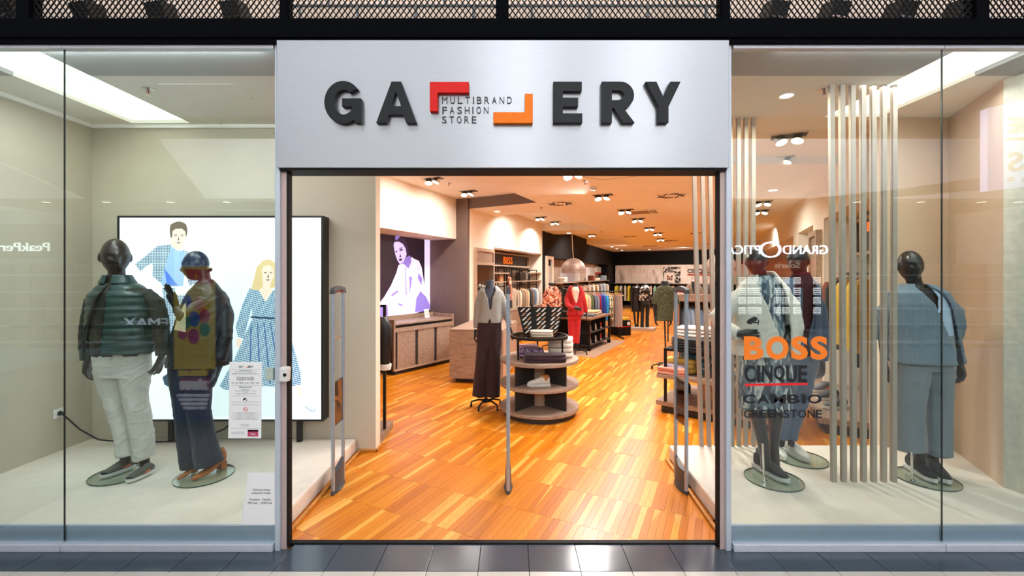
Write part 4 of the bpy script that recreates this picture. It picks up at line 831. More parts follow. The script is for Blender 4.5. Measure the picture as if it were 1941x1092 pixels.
m_pskin = E_('skin', (236, 212, 194)); m_phair = E_('hair', (104, 92, 80)); m_pblue = E_('blue', (150, 184, 236)); m_pblond = E_('blond', (214, 190, 140)); m_pdk = E_('dark', (40, 66, 90)); m_pw = E_('white_cloth', (250, 252, 252)); m_pgrey = E_('grey', (160, 182, 198)); m_pln = E_('line', (92, 76, 70))
Zm = lambda p: zpts(p, 230, 400, 4.965)
fg = thing_part('printed_man', t)
flat([(308, 545), (366, 547), (372, 590), (362, 640), (344, 700), (330, 714), (317, 705), (314, 650)], Yq - 0.001, m_pjac, 'trousers', fg)
flat([(308, 715), (318, 708), (327, 712), (326, 737), (312, 729)], Yq - 0.001, m_pdk, 'shoe', fg)
flat(Zm([(470, 315), (400, 320), (340, 330), (290, 372), (220, 430), (130, 500), (180, 568), (230, 522), (290, 490), (300, 530), (290, 610), (375, 680), (420, 520), (460, 400), (480, 360)]), Yq - 0.0011, m_pjac, 'jacket', fg)
flat(Zm([(575, 360), (640, 390), (680, 450), (740, 660), (640, 710), (600, 560), (590, 400)]), Yq - 0.0011, m_pjac, 'jacket', fg)
flat(Zm([(470, 325), (520, 372), (575, 372), (610, 430), (600, 560), (582, 706), (520, 712), (390, 705), (374, 680), (420, 500), (455, 385)]), Yq - 0.0013, m_pblue, 'shirt', fg)
for k in range(5): flat(Zm([(398 + 6 * k, 560 + 22 * k), (412 + 6 * k, 548 + 22 * k), (535 + 8 * k - 30 * k, 702), (515 + 8 * k - 30 * k, 704)]), Yq - 0.0024, E_('fold', (96, 136, 204)), 'fold', fg)
flat(Zm([(505, 728), (662, 725), (655, 790), (515, 790)]), Yq - 0.0024, m_pw, 'shirt_tail', fg)
flat(Zm([(470, 190), (468, 250), (472, 300), (470, 330), (520, 368), (565, 368), (575, 330), (602, 260), (614, 190), (590, 150), (500, 150)]), Yq - 0.0024, m_pskin, 'face', fg)
flat(Zm([(455, 170), (462, 130), (490, 112), (520, 100), (552, 98), (585, 108), (610, 125), (622, 170), (620, 215), (606, 248), (604, 195), (570, 165), (510, 168), (482, 190), (478, 240), (466, 258), (458, 215)]), Yq - 0.0034, m_phair, 'hair', fg)
for pts in ([(498, 232), (520, 229), (526, 235), (500, 238)], [(558, 232), (582, 230), (584, 236), (560, 238)], [(495, 222), (524, 216), (526, 221), (498, 227)], [(556, 219), (586, 221), (586, 226), (558, 224)], [(532, 275), (540, 240), (545, 278)], [(518, 298), (540, 294), (560, 299), (540, 305)]): flat(Zm(pts), Yq - 0.0036, m_pln, 'facial_feature', fg)
Zw = lambda p: zpts(p, 410, 480, 3.414)
fg = thing_part('printed_woman', t)
flat(Zw([(512, 850), (542, 850), (556, 918), (538, 930)]), Yq - 0.001, m_pskin, 'leg', fg)
flat(Zw([(540, 930), (565, 905), (600, 950), (645, 1000), (620, 1022), (585, 992), (560, 965)]), Yq - 0.0012, m_pw, 'sneaker', fg); flat(Zw([(575, 985), (620, 1018), (645, 1003), (638, 1024), (615, 1030), (572, 996)]), Yq - 0.0022, m_pgrey, 'sneaker_sole', fg)
flat(Zw([(215, 225), (272, 235), (320, 315), (368, 240), (440, 230), (468, 330), (480, 420), (450, 440), (500, 600), (548, 780), (548, 855), (450, 866), (300, 860), (180, 880), (60, 885), (20, 862), (60, 790), (110, 700), (190, 520), (235, 420), (225, 330)]), Yq - 0.001, m_pdress, 'dress', fg)
flat(Zw([(215, 230), (170, 330), (125, 480), (140, 540), (178, 555), (192, 500), (222, 380), (235, 300)]), Yq - 0.0022, m_pdress, 'sleeve', fg)
flat(Zw([(222, 408), (468, 420), (470, 432), (222, 420)]), Yq - 0.0024, m_pdk, 'waist_seam', fg)
flat(Zw([(135, 545), (165, 555), (160, 590), (140, 617), (128, 592)]), Yq - 0.0022, m_pskin, 'hand', fg)
for k in range(5): x = 222 + 42 * k; flat(Zw([(x, 450), (x + 6, 450), (x * 1.55 - 120, 840), (x * 1.55 - 132, 840)]), Yq - 0.0023, E_('pleat', (60, 100, 150)), 'pleat', fg)
flat(Zw([(262, 90), (300, 50), (345, 38), (378, 60), (395, 130), (392, 215), (330, 240), (225, 236), (240, 180)]), Yq - 0.0022, m_pblond, 'hair', fg)
flat(Zw([(296, 110), (306, 85), (342, 76), (368, 100), (372, 150), (352, 192), (350, 225), (366, 240), (320, 312), (276, 240), (302, 215), (300, 170)]), Yq - 0.0034, m_pskin, 'face', fg)
for pts in ([(308, 124), (324, 122), (326, 128), (310, 130)], [(346, 124), (362, 124), (362, 129), (348, 130)], [(330, 158), (338, 130), (341, 160)], [(318, 172), (335, 169), (350, 173), (335, 178)]): flat(Zw(pts), Yq - 0.0036, m_pln, 'facial_feature', fg)
# ---- sockets, cable, sprinklers, downlight
def socket(lab, c, yaw, two=False):
    t = thing('wall_socket', lab, 'socket', c); M_ = Matrix.Translation(c) @ Matrix.Rotation(yaw, 4, 'Z'); n = 2 if two else 1
    MB().box(-0.041 * n, 0.041 * n, -0.012, 0.0, -0.041, 0.041).xf(M_).build('plate', m_white, t, None, 0.004)
    for i in range(n): MB().lathe([(0, 0), (0.02, 0.0), (0.023, 0.008), (0.024, 0.008)], (0, 0, 0), 18).xf(M_ @ Matrix.Translation(((i - (n - 1) / 2) * 0.078, -0.0135, 0)) @ Matrix.Rotation(math.pi / 2, 4, 'X')).build('outlet', M('grey_outlet', (190, 190, 188), 0.5), t, 40)
    return t
c = Vector((-4.05, 1.18, P(150, 789, 1.10).z)); socket('white wall socket with a black plug, low on the left window side wall', c, math.pi / 2)
t = thing('power_cable', 'black cable running from the left wall socket to the poster', 'cable', c); pts = [c + Vector((0.03, 0, 0)), c + Vector((0.09, 0.01, -0.06)), Vector((-3.92, 1.25, 0.30)), Vector((-3.80, 1.30, 0.19)), Vector((-3.6, 1.36, 0.142)), Vector((-3.2, 1.40, 0.136)), Vector((-2.99, 1.46, 0.136)), Vector((-2.75, 1.46, 0.23)), Vector((-2.62, 1.46, 0.345))]
MB().tube(pts, 0.007, 8).build('cord', m_blk, t, 60); MB().cyl(c + Vector((0.014, 0, 0)), c + Vector((0.05, 0, 0)), 0.02, 0.013, 14).build('plug', m_blk, t, 50)
q = P(1811, 801, 1.0); s_ = (4.02 - 3.645) / (1.31 - 0.528); yq = 1.235; socket('white double socket, low on the right window side wall', Vector((3.645 + s_ * (yq - 0.528) - 0.002, yq, P(1817, 806, yq).z)), -math.atan2(0.782, 0.375), True)
def sprinkler(p, lab):
    t = thing('sprinkler', lab, 'sprinkler', p); MB().lathe([(0.001, 0), (0.042, 0), (0.042, -0.004), (0.018, -0.012), (0.012, -0.016), (0.001, -0.016)], p, 18).build('rosette', m_chrome, t, 40)
    MB().cyl(p + Vector((0, 0, -0.01)), p + Vector((0, 0, -0.045)), 0.006, 0.005, 8).build('bulb', M('red_bulb', (150, 40, 40), 0.3), t); MB().lathe([(0.001, -0.046), (0.02, -0.046), (0.02, -0.05), (0.001, -0.05)], p, 14).build('deflector', m_chrome, t)
    for sg in (-1, 1): MB().tube([p + Vector((sg * 0.012, 0, -0.012)), p + Vector((sg * 0.015, 0, -0.03)), p + Vector((sg * 0.006, 0, -0.046))], 0.003, 6).build('arm', m_chrome, t)
    return t
sprinkler(PZ(281, 168, ZW), 'chrome sprinkler head in the left window ceiling'); sprinkler(PZ(1562, 170, ZW), 'chrome sprinkler head in the right window ceiling')
def downlight(p, lab, r=0.075, grp=None):
    t = thing('downlight', lab, 'downlight', p, grp); MB().lathe([(r * 0.82, 0.0), (r, -0.001), (r * 1.08, -0.004), (r * 1.08, 0.0)], p, 24).build('ring', m_white, t, 40); MB().lathe([(0.001, -0.001), (r * 0.84, -0.001)], p, 24).build('lamp', m_lamp, t); return t
downlight(PZ(1491, 182, ZW), 'round downlight glowing in the right window ceiling', 0.055)
for px, py, hk in ((168, 156, 'beside the light strip'), (247, 230, 'behind the light strip'), (418, 230, 'at the rear edge'), (477, 181, 'nearest the sign')): p = PZ(px, py, ZW); tag(MB().tube([p, p + Vector((0, 0, -0.012)), p + Vector((0.012, 0, -0.022)), p + Vector((0, 0, -0.032)), p + Vector((-0.008, 0, -0.026))], 0.002, 6).build('ceiling_hook', m_chrome), 'small bare hook in the left window ceiling, ' + hk, 'hook', 'ceiling hooks over the left window')
MB().box(P(320, 0, 0.7).x, P(455, 0, 0.7).x, 0.6, 1.0, ZW - 0.0012, ZW + 0.001).build('hatch', m_wceil, cw)
# ---- slats
def slat(Y, xt, xb, ztop, zbot, k, lab, grp):
    a = P(xt, 0, Y).x; b = P(xb, 0, Y).x; w = 0.017; d = 0.014
    o = MB().loft([[(x - w, Y - d, z), (x + w, Y - d, z), (x + w, Y + d, z), (x - w, Y + d, z)] for x, z in ((b, zbot), (lerp(b, a, 0.33), lerp(zbot, ztop, 0.33)), (lerp(b, a, 0.66), lerp(zbot, ztop, 0.66)), (a, ztop))]).build('slat', M('slat_lacquer', (176, 162, 150), 0.55, 0, 0.03, 10), None)
    tag(o, lab, 'slat', grp)
m_sl = None; ord_ = ['first', 'second', 'third', 'fourth', 'fifth', 'sixth', 'seventh', 'eighth', 'ninth']
xb = [1329.5, 1344, 1357.5, 1371, 1387.5, 1400.5, 1413.5, 1427.5]; ln = [17, 15.5, 14.5, 10, 4, 1, 0, 0]
for i in range(8): slat(1.31, xb[i] - ln[i], xb[i], ZW, 0.127, i, '%s of eight taupe slats along the rear edge of the right platform' % ord_[i], 'slats by the door post')
for i in range(7): slat(0.62, 1576.5 + 19.8 * i - 1, 1580 + 18.9 * i, ZW, 0.127, i, '%s of seven taupe slats beside the cardigan mannequin, from the left' % ord_[i], 'slats in the middle of the right window')
# ---- lettering on the panes (vinyl film)
def vinyl(words, name, lab, mat, boxpx, bold=0.0, slant=0.0, depth=0.0012):
    x0, y1, x1, y0 = boxpx; a, b = P(x0, y0, -0.0072), P(x1, y1, -0.0072); t = thing(name, lab, 'lettering', ((a.x + b.x) / 2, -0.0072, a.z)); n = len(words); x = a.x
    ws = [{'I': 0.34, 'M': 1.2, 'E': 0.82, 'S': 0.86, 'O': 1.14, 'T': 0.88}.get(c_, 1.0) for c_ in words]; g = 0.13; tot = sum(ws) + g * (n - 1); W_ = b.x - a.x
    for c_, k in zip(words, ws):
        text_mb(c_, x, x + W_ * k / tot, a.z, b.z, -0.0072, depth, bold, -1, slant).build('letter', mat, t); x += W_ * (k + g) / tot
    return t
m_vo = M('orange_vinyl', (252, 128, 22), 0.5, 0, 0.02); m_vb = M('black_vinyl', (17, 19, 25), 0.5, 0, 0.05)
vinyl('BOSS', 'window_lettering', 'large orange word on the right pane, topmost of four names', m_vo, (1410, 637.5, 1568.5, 682), 0.045)
t = vinyl('CINQUE', 'window_lettering', 'tall black word underlined in red on the right pane', m_vb, (1411.5, 692.5, 1530, 725), 0.026)
a, b = P(1412.5, 732, -0.0072), P(1530.5, 726, -0.0072); MB().loft([[(x, y, z) for y, z in ((-0.0078, z0), (-0.0066, z0), (-0.0066, z1), (-0.0078, z1))] for x, z0, z1 in ((a.x, a.z, a.z + 0.014), (b.x, a.z + 0.006, a.z + 0.02))]).build('underline', M('red_vinyl', (238, 22, 34), 0.5), t)
vinyl('CAMBIO', 'window_lettering', 'wide black word on the right pane, third of four names', m_vb, (1408.5, 748, 1557.5, 765), 0.028)
vinyl('GREENSTONE', 'window_lettering', 'thin black word on the right pane, lowest of four names', m_vb, (1410, 777, 1558, 792.5), 0.02)
t = thing('camera_sticker', 'black surveillance camera sticker on the right pane above the orange word', 'sticker', P(1428, 607, -0.0072)); F_ = lambda pts, nm='pictogram': MB().prism([(v.x, v.z) for v in [P(x, y, -0.0072) for x, y in pts]], -0.0078, -0.0066).build(nm, m_vb, t)
F_([(1415, 610), (1418, 606), (1429, 600), (1436, 602), (1435, 607), (1423, 615), (1417, 614)]); F_([(1428, 611), (1436, 609.5), (1437, 611), (1437, 606), (1439, 606), (1438, 616), (1436, 616), (1436.5, 612.5), (1429, 613.5)])
for i, (a_, b_) in enumerate(((1417, 1434), (1415, 1437), (1414, 1438), (1419, 1433))): A1, B1 = P(a_, 584 + 4.6 * i, -0.0072), P(b_, 581 + 4.6 * i, -0.0072); text_mb(['OBJEKT JE', 'MONITOROVANY', 'KAMEROVYM', 'SYSTEMOM'][i], A1.x, B1.x, A1.z, B1.z, -0.0072, 0.0010).build('caption', m_white, t)
# ---- notices taped inside the left pane
t = thing('opening_hours_notice', 'tall white opening hours notice taped to the left pane before the poster', 'notice', P(465, 831, -0.008)); yn = -0.0085
m_pap = M('notice_paper', (252, 253, 254), 0.6, 0, 0.02); MB().prism([(P(x, y, yn).x, P(x, y, yn).z) for x, y in ((435, 686), (496.5, 686), (495, 831), (432.5, 831))], yn, yn + 0.001).build('sheet', m_pap, t)
m_ink = M('notice_ink', (52, 58, 66), 0.6); m_inkl = M('notice_ink_pale', (130, 138, 146), 0.6)
def tx(s, x0, x1, y1, y0, mat=m_ink, bold=0.0, Y=yn, nm='text_line', p=None): a, b = P(x0, y0, Y), P(x1, y1, Y); return text_mb(s, a.x, b.x, a.z, b.z, Y - 0.0004, 0.0008, bold).build(nm, mat, p or t)
tx('GA', 452.5, 459.5, 693.5, 697, m_ink, 0.03); tx('ERY', 470, 480, 693.5, 697, m_ink, 0.03)
for pts, m_ in (([(460.5, 693.5), (463, 693.5), (463, 694.5), (461.3, 694.5), (461.3, 696), (460.5, 696)], MATS['red_corner']), ([(468, 695), (468.8, 695), (468.8, 697.2), (466, 697.2), (466, 696.3), (468, 696.3)], MATS['orange_corner'])): MB().prism([(P(x, y, yn).x, P(x, y, yn).z) for x, y in pts], yn - 0.001, yn).build('logo_corner', m_, t)
for y in (700.5, 709.5, 730.2, 750.5, 767.5, 812): a, b = P(439, y, yn), P(492.5, y + 0.4, yn); MB().box(a.x, b.x, yn - 0.0006, yn, b.z, a.z).build('rule', m_inkl, t)
for s, x0, x1, y1, y0, m_ in (('EUROPA SHOPPING CENTER', 454, 478, 702, 703.6, m_inkl), ('NA TROSKACH 25, 974 01 BANSKA BYSTRICA', 446, 485, 704.6, 706.2, m_inkl), ('GENERAL MULTIBRAND FASHION STORE', 440, 487, 707, 708.4, m_inkl), ('OTVARACIA DOBA', 448.5, 481.5, 714.5, 717.5, m_ink), ('OPENING HOURS', 448.5, 481.5, 718.2, 721, m_ink), ('PO - NE   09.00 - 21.00   MON - SUN', 439.5, 491.5, 724.6, 727.2, m_ink), ('PREVADZKOVATEL', 453.5, 478, 732.7, 735.2, m_ink),
                             ('GALLERY SPOL. S R.O.', 457, 474, 738.4, 739.8, m_inkl), ('NAMESTIE SNP 1, 974 01', 446.5, 485, 740.8, 742.2, m_inkl), ('ICO, DIC', 461, 470, 743, 744.4, m_inkl), ('ZODPOVEDNY VEDUCI', 446, 485.5, 745.6, 747, m_inkl), ('TENTO PRIESTOR JE MONITOROVANY KAMEROVYM SYSTEMOM', 439, 490.5, 761.8, 763, m_inkl), ('PREDAJNA', 454, 474, 804, 805.4, m_inkl), ('GALLERY', 456, 472, 806.6, 808, m_inkl), ('U NAS MOZETE PLATIT', 438, 464, 818.6, 820.2, m_inkl), ('DARCEKOVOU KARTOU', 438, 465, 821.6, 823, m_inkl)): tx(s, x0, x1, y1, y0, m_)
for i in range(7): w_ = (25, 18, 26, 16, 26, 19, 24)[i]; tx('ZAKAZ FAJCENIA V CELOM PRIESTORE PREDAJNE ' * 1, 465 - w_, 465 + w_, 782 + 2.1 * i, 783.1 + 2.1 * i, m_inkl)
Fn = lambda pts, m_, nm: MB().prism([(P(x, y, yn).x, P(x, y, yn).z) for x, y in pts], yn - 0.0008, yn).build(nm, m_, t)
Fn([(460, 758.5), (463, 754.5), (466, 754), (466.5, 756), (462, 759.5)], m_blk, 'pictogram'); Fn([(466.8, 757.5), (468.3, 757), (468.3, 760), (467.2, 760)], m_blk, 'pictogram')
cc = P(465, 776, yn - 0.001); MB().lathe([(0.0115, 0), (0.014, 0), (0.014, 0.0006), (0.0115, 0.0006)], (0, 0, 0), 24).xf(Matrix.Translation(cc) @ Matrix.Rotation(math.pi / 2, 4, 'X')).build('prohibition_ring', M('red_ink', (214, 60, 56), 0.5), t); MB().obox(cc, (0.026, 0.0006, 0.0022), 0, 0, 0.785).build('prohibition_bar', MATS['red_ink'], t); MB().obox(cc + Vector((0, 0.0003, 0)), (0.014, 0.0004, 0.003)).build('cigarette', m_blk, t)
Fn([(469.5, 815), (489.5, 815), (489.5, 827.5), (469.5, 827.5)], M('card_pink', (186, 66, 104), 0.5), 'gift_card'); Fn([(469.5, 814.8), (489.5, 814.8), (489.5, 818), (469.5, 818)], M('card_band', (92, 52, 66), 0.5), 'gift_card_band'); tx('Karta', 475.5, 484, 820.5, 824.5, m_white, 0.0, yn - 0.001)
t = thing('hours_change_notice', 'white sheet about changed opening hours standing at the foot of the left pane', 'notice', P(490, 996, -0.008)); y2 = -0.0085
MB().prism([(P(x, y, y2).x, P(x, y, y2).z) for x, y in ((470, 896), (521, 896), (521, 995), (456.5, 995))], y2, y2 + 0.001).build('sheet', M('notice_sheet', (252, 253, 254), 0.5, 0, 0.02), t)
for s, x0, x1, y1, y0 in (('Dočasná zmena', 480, 512, 926, 930.5), ('otváracích hodín', 477, 513, 932, 936.5), ('Pondelok – Nedeľa', 473, 513.5, 944.5, 949), ('9:00 hod. – 20:00 hod.', 469.5, 516, 951, 955.5)): tx(s, x0, x1, y1, y0, m_ink, 0.0, y2, 'text_line', t)

for lab, xa, xb_ in (('added white bar above the fill lamp at the head of the left panes', -3.9, -1.55), ('added white bar above the fill lamp at the head of the right panes', 1.6, 4.0)):
    t = thing('fill_lamp_bar', lab, 'light', ((xa + xb_) / 2, 0.06, 3.145)); MB().box(xa, xb_, 0.03, 0.09, 3.1445, 3.149).build('bar', m_white, t)  # added bar to carry the unseen fill lamps
# ================================================================ THINGS INSIDE THE SHOP
def LF(o, d):
    """local frame: x along plan direction d, y to its left, z up"""
    d = Vector((d[0], d[1])).normalized(); return Matrix(((d.x, -d.y, 0, o[0]), (d.y, d.x, 0, o[1]), (0, 0, 1, o[2] if len(o) > 2 else 0), (0, 0, 0, 1)))
def PW(px, py, a, d):
    """where the line of sight meets the upright plane through plan point a along d"""
    k = (px - PX) / F; t = (k * (a[1] - CY) - a[0]) / (d[0] - k * d[1]); x, y = a[0] + d[0] * t, a[1] + d[1] * t; return Vector((x, y, EYE - (py - HZ) / F * (y - CY)))
# ---- security gates
m_gal = M('gate_aluminium', (172, 184, 198), 0.35, 0.6); m_acr = GLASS('smoked_acrylic', (0.55, 0.42, 0.36)); m_gray = M('gate_grey', (64, 66, 70), 0.45); m_red = M('gate_red', (150, 40, 40), 0.4)
for lab, X, ya, yb in (('security gate of two pale posts at the left platform edge', -1.388, 0.675, 0.875), ('security gate seen edge-on in the middle of the doorway', -0.030, 0.68, 0.90), ('security gate of two pale posts at the right platform edge', 1.352, 0.675, 0.895)):
    t = thing('security_gate', lab, 'gate', (X, (ya + yb) / 2, 0), 'security gates'); yc = (ya + yb) / 2
    for y in (ya, yb): MB().tube([(X, y, 0.03), (X, y, 1.585)], (0.0145, 0.0145), 14).build('post', m_gal, t, 40)
    MB().loft([[Vector((X + sx * 0.02, y, z + dz)) for sx, dz in ((-1, -0.018), (1, -0.018), (0.8, 0.012), (-0.8, 0.012))] for y, z in ((ya - 0.02, 1.575), (ya, 1.590), (yc, 1.604), (yb, 1.590), (yb + 0.02, 1.575))]).build('top_cap', m_gray, t, 50)
    MB().loft([[Vector((X + sx * 0.013, y, z)) for sx in (-1, 1)] + [Vector((X + sx * 0.013, y, z - 0.008)) for sx in (1, -1)] for y, z in ((ya + 0.015, 1.567), (yc, 1.582), (yb - 0.015, 1.567))]).build('signal_light', m_red, t)
    MB().tube([(X, ya, 1.205), (X, yb, 1.205)], 0.006, 8).build('rung', m_chrome, t)
    MB().box(X - 0.004, X + 0.004, ya + 0.014, yb - 0.014, 0.525, 0.865).build('acrylic_panel', m_acr, t)
    for z in (0.525, 0.865): MB().tube([(X, ya, z), (X, yb, z)], 0.006, 8).build('rung', m_gray, t)
    rr = []; prof = ((0.0, 0.0), (0.035, 0.0), (0.036, 0.012), (0.026, 0.02), (0.024, 0.12), (0.018, 0.17))
    n = 20
    for r, z in prof[1:]: rr.append([Vector((X + r * math.sin(2 * math.pi * j / n) * (1 - 0.25 * abs(math.cos(2 * math.pi * j / n))), yc + (0.115 + (r - 0.024) * 0.9) * math.cos(2 * math.pi * j / n), z + (0.06 * max(0, math.cos(2 * math.pi * j / n)) if z > 0.1 else 0))) for j in range(n)])
    MB().loft(rr).build('base', m_gray, t, 50)
# ---- rack end behind the left partition with a black jacket
p0 = PZ(729, 813, 0.08); t = thing('rack_post', 'black clothes rack on an oak foot just behind the left partition', 'rack', (p0.x, p0.y, 0)); px_ = p0.x
m_ = LF((px_ - 0.35, p0.y, 0), (1, 0.0)); MB().box(-0.5, 0.37, -0.22, 0.26, 0, 0.08).xf(m_).build('foot', m_wd, t, None, 0.003)
for x in (px_, px_ - 0.7): MB().box(x - 0.014, x + 0.014, p0.y - 0.014, p0.y + 0.014, 0.08, 1.39).build('post', m_blk, t)
MB().box(px_ - 0.7, px_, p0.y - 0.014, p0.y + 0.014, 1.365, 1.39).build('rail', m_blk, t)
def garment(lab, hook, ang, mat, length=0.75, width=0.44, kind='shirt', thick=0.045, grp=None, cuff=None, seed=0, name=None, cat=None, hanger=True):
    """hung garment: rail runs along angle ang, the cloth hangs across it; hook = point on the rail"""
    t = thing(name or {'shirt': 'hanging_shirt', 'coat': 'hanging_coat', 'trousers': 'hanging_trousers', 'dress': 'hanging_dress'}[kind], lab, cat or {'shirt': 'shirt', 'coat': 'coat', 'trousers': 'trousers', 'dress': 'dress'}[kind], hook, grp)
    m = Matrix.Translation(hook) @ Matrix.Rotation(ang, 4, 'Z'); rg = random.Random(seed); h = width / 2; th = thick / 2
    if kind == 'trousers': rows = [(-0.09, h * 0.50, th * 0.7), (-0.12, h * 0.52, th), (-0.35, h * 0.55, th * 1.1), (-length, h * 0.50, th)]
    else: rows = [(-0.055, h * 0.22, th * 0.9), (-0.075, h * 0.40, th), (-0.10, h * 0.80, th * 1.0), (-0.125, h * 0.94, th), (-0.30, h * 0.90, th * 1.15), (-0.55 * length - 0.1, h * (0.86 if kind == 'shirt' else 0.95), th * 1.0), (-length, h * (0.9 if kind == 'shirt' else 1.15), th * 1.25)]
    mb = MB(); n = 16; ph = rg.random() * 6
    rings = []
    for z, w, d in rows:
        k = min(1.0, max(0.0, (-z - 0.12) / 0.4)); rings.append([m @ Vector((d * math.sin(2 * math.pi * j / n) * (1 + 0.35 * k * math.sin(3 * 2 * math.pi * j / n + ph)) + 0.010 * k * math.sin(4 * math.cos(2 * math.pi * j / n) + ph), w * math.cos(2 * math.pi * j / n), z)) for j in range(n)])
    mb.loft(rings)
    mb.build('cloth', mat, t, 60)
    if kind in ('shirt', 'coat'):
        for sg in (-1, 1):
            L_ = length * (0.82 if length < 0.9 else 0.62); s = MB(); s.tube([m @ Vector((0, sg * h * 0.86, -0.115)), m @ Vector((0.008, sg * h * 1.02, -0.20)), m @ Vector((0.012, sg * h * 1.06, -0.12 - L_ * 0.55)), m @ Vector((0.006, sg * h * 1.0, -0.12 - L_))], [th * 0.9, th * 1.15, th * 1.0, th * 0.85], 10, True, 1.3); s.build('sleeve', mat, t, 60)
            if cuff: e = m @ Vector((0.006, sg * h * 1.0, -0.12 - L_)); MB().tube([e + Vector((0, 0, 0.012)), e, e + Vector((0, 0, -0.05))], [th * 1.1, th * 1.25, th * 1.1], 12).build('cuff', cuff, t, 60)
    if hanger:
        hg = thing_part('hanger', t); MB().tube([m @ Vector((0, 0.02, 0.010)), m @ Vector((0, 0.0, 0.022)), m @ Vector((0, -0.016, 0.008)), m @ Vector((0, 0, -0.012)), m @ Vector((0, 0, -0.05))], 0.0028, 6).build('hook', m_chrome, hg, 50)
        MB().tube([m @ Vector((0, -h * 0.85, -0.115)), m @ Vector((0, -h * 0.3, -0.062)), m @ Vector((0, 0, -0.048)), m @ Vector((0, h * 0.3, -0.062)), m @ Vector((0, h * 0.85, -0.115))], 0.008, 6, True, 1.3).build('bar', M('hanger_wood', (190, 140, 86), 0.4), hg, 50)
    return t
m_bj = M('black_leather', (16, 15, 16), 0.38, 0, 0.2, 30, 0.15); m_fur = FAB('white_fur', (232, 228, 222), 90, 0.7, 0.06)
garment('black jacket with white fur cuffs on the rack behind the left partition', Vector((px_ - 0.215, p0.y + 0.06, 1.365)), 1.35, m_bj, 0.60, 0.44, 'coat', 0.11, None, m_fur, 1, 'fur_cuff_jacket', 'jacket')
# ---- oak cabinet under the screen
fl, fr_ = PZ(747, 713, 0), PZ(860, 686, 0); d = (fr_ - fl).xy.normalized(); W_ = (fr_ - fl).xy.length; m = LF((fl.x, fl.y, 0), d)
t = thing('oak_cabinet', 'grey oak sliding-door cabinet under the portrait screen', 'cabinet', (fl.x, fl.y, 0))
def lb(mb, nm, mat, bv=0.0, root=None): return mb.xf(m).build(nm, mat, root or t, None, bv)
lb(MB().box(0.05, W_ - 0.05, 0.06, 0.5, 0, 0.07), 'plinth', m_dark); lb(MB().box(0.0, W_, 0.035, 0.55, 0.07, 0.80), 'body', m_dark)
for x in (0.0, W_ - 0.03): lb(MB().box(x, x + 0.03, 0.0, 0.56, 0.07, 0.945), 'side_panel', m_wdv, 0.002)
lb(MB().box(0.03, W_ - 0.03, 0.0, 0.05, 0.07, 0.10), 'bottom_rail', m_wdl); lb(MB().box(0.03, W_ - 0.03, 0.0, 0.05, 0.73, 0.80), 'top_rail', m_wd); lb(MB().box(0.03, W_ - 0.03, 0.02, 0.55, 0.845, 0.875), 'top', m_wd, 0.002); lb(MB().box(0.03, W_ - 0.03, 0.03, 0.5, 0.80, 0.845), 'slot', m_blk); lb(MB().box(0.0, W_, 0.53, 0.56, 0.875, 0.96), 'back_panel', m_wd)
dw = (W_ - 0.06) / 3; gp = 0.055
for i in range(3): lb(MB().box(0.03 + gp + i * dw, 0.03 + (i + 1) * dw - (0.012 if i < 2 else 0), 0.015, 0.034, 0.10, 0.73), 'door', m_wd, 0.002)
# ---- portrait screen in the niche
ka = K0 + nK * 0.66; sc_ = lambda px, py, n=0.0: PW(px, py, ka - nK * n, uL)
t = thing('video_screen', 'large lit screen with a violet-toned portrait above the oak cabinet', 'screen', sc_(770, 595))
def onscr(pts, mat, nm, n=0.004, ox=710, oy=430, k=5.75, par=None):
    q = [sc_(ox + x / k, oy + y / k, n) for x, y in pts]; b_ = Vector((nK.x, nK.y, 0)) * 0.0015; k_ = len(q)
    return MB().add([v for v in q] + [v + b_ for v in q], [tuple(range(k_)), tuple(range(k_, 2 * k_))[::-1]] + [(i, (i + 1) % k_, k_ + (i + 1) % k_, k_ + i) for i in range(k_)]).build(nm, mat, par or t)
q = [sc_(706, 435), sc_(818, 451), sc_(818, 588.5), sc_(706, 604)]; b_ = Vector((nK.x, nK.y, 0)) * 0.06
MB().add(q + [v + b_ for v in q], [(0, 1, 2, 3), (7, 6, 5, 4), (0, 1, 5, 4), (1, 2, 6, 5), (2, 3, 7, 6), (3, 0, 4, 7)]).build('housing', m_blk, t)
V_ = lambda n, c, s=1.0: EM('screen_' + n, c, s, 0.06)
onscr([(-30, 28), (620, 120), (620, 905), (-30, 1000)], V_('dark', (34, 22, 34)), 'backdrop', 0.002); onscr([(545, 112), (612, 124), (608, 905), (545, 915)], V_('strip', (214, 206, 250)), 'bright_strip', 0.004)
vh, vf, vm, vw = V_('hair', (50, 34, 58)), V_('face', (196, 186, 240)), V_('mid', (130, 112, 190)), V_('white', (226, 218, 252), 0.92)
vl = V_('light_fold', (196, 184, 240))
fg = thing_part('portrait', t); S_ = lambda pts, mt, nm, n: onscr(pts, mt, nm, n, par=fg)
S_([(216, 160), (222, 112), (255, 88), (290, 98), (330, 130), (356, 180), (372, 260), (384, 330), (372, 446), (340, 450), (250, 450), (246, 380), (240, 230)], vh, 'hair', 0.006)
S_([(224, 108), (255, 92), (276, 104), (262, 128), (230, 150)], vm, 'hair_shine', 0.008); S_([(208, 205), (216, 166), (262, 160), (308, 186), (338, 236), (350, 300), (322, 376), (278, 410), (248, 362), (226, 300)], vf, 'face', 0.009)
S_([(270, 402), (322, 380), (346, 330), (388, 312), (402, 380), (372, 456), (310, 400)], vm, 'neck', 0.008)
S_([(260, 420), (312, 398), (362, 452), (404, 328), (432, 350), (482, 370), (512, 440), (532, 560), (560, 740), (604, 850), (602, 905), (420, 945), (250, 965), (20, 995), (10, 850), (60, 825), (112, 755), (182, 636), (240, 500)], vw, 'jacket', 0.007)
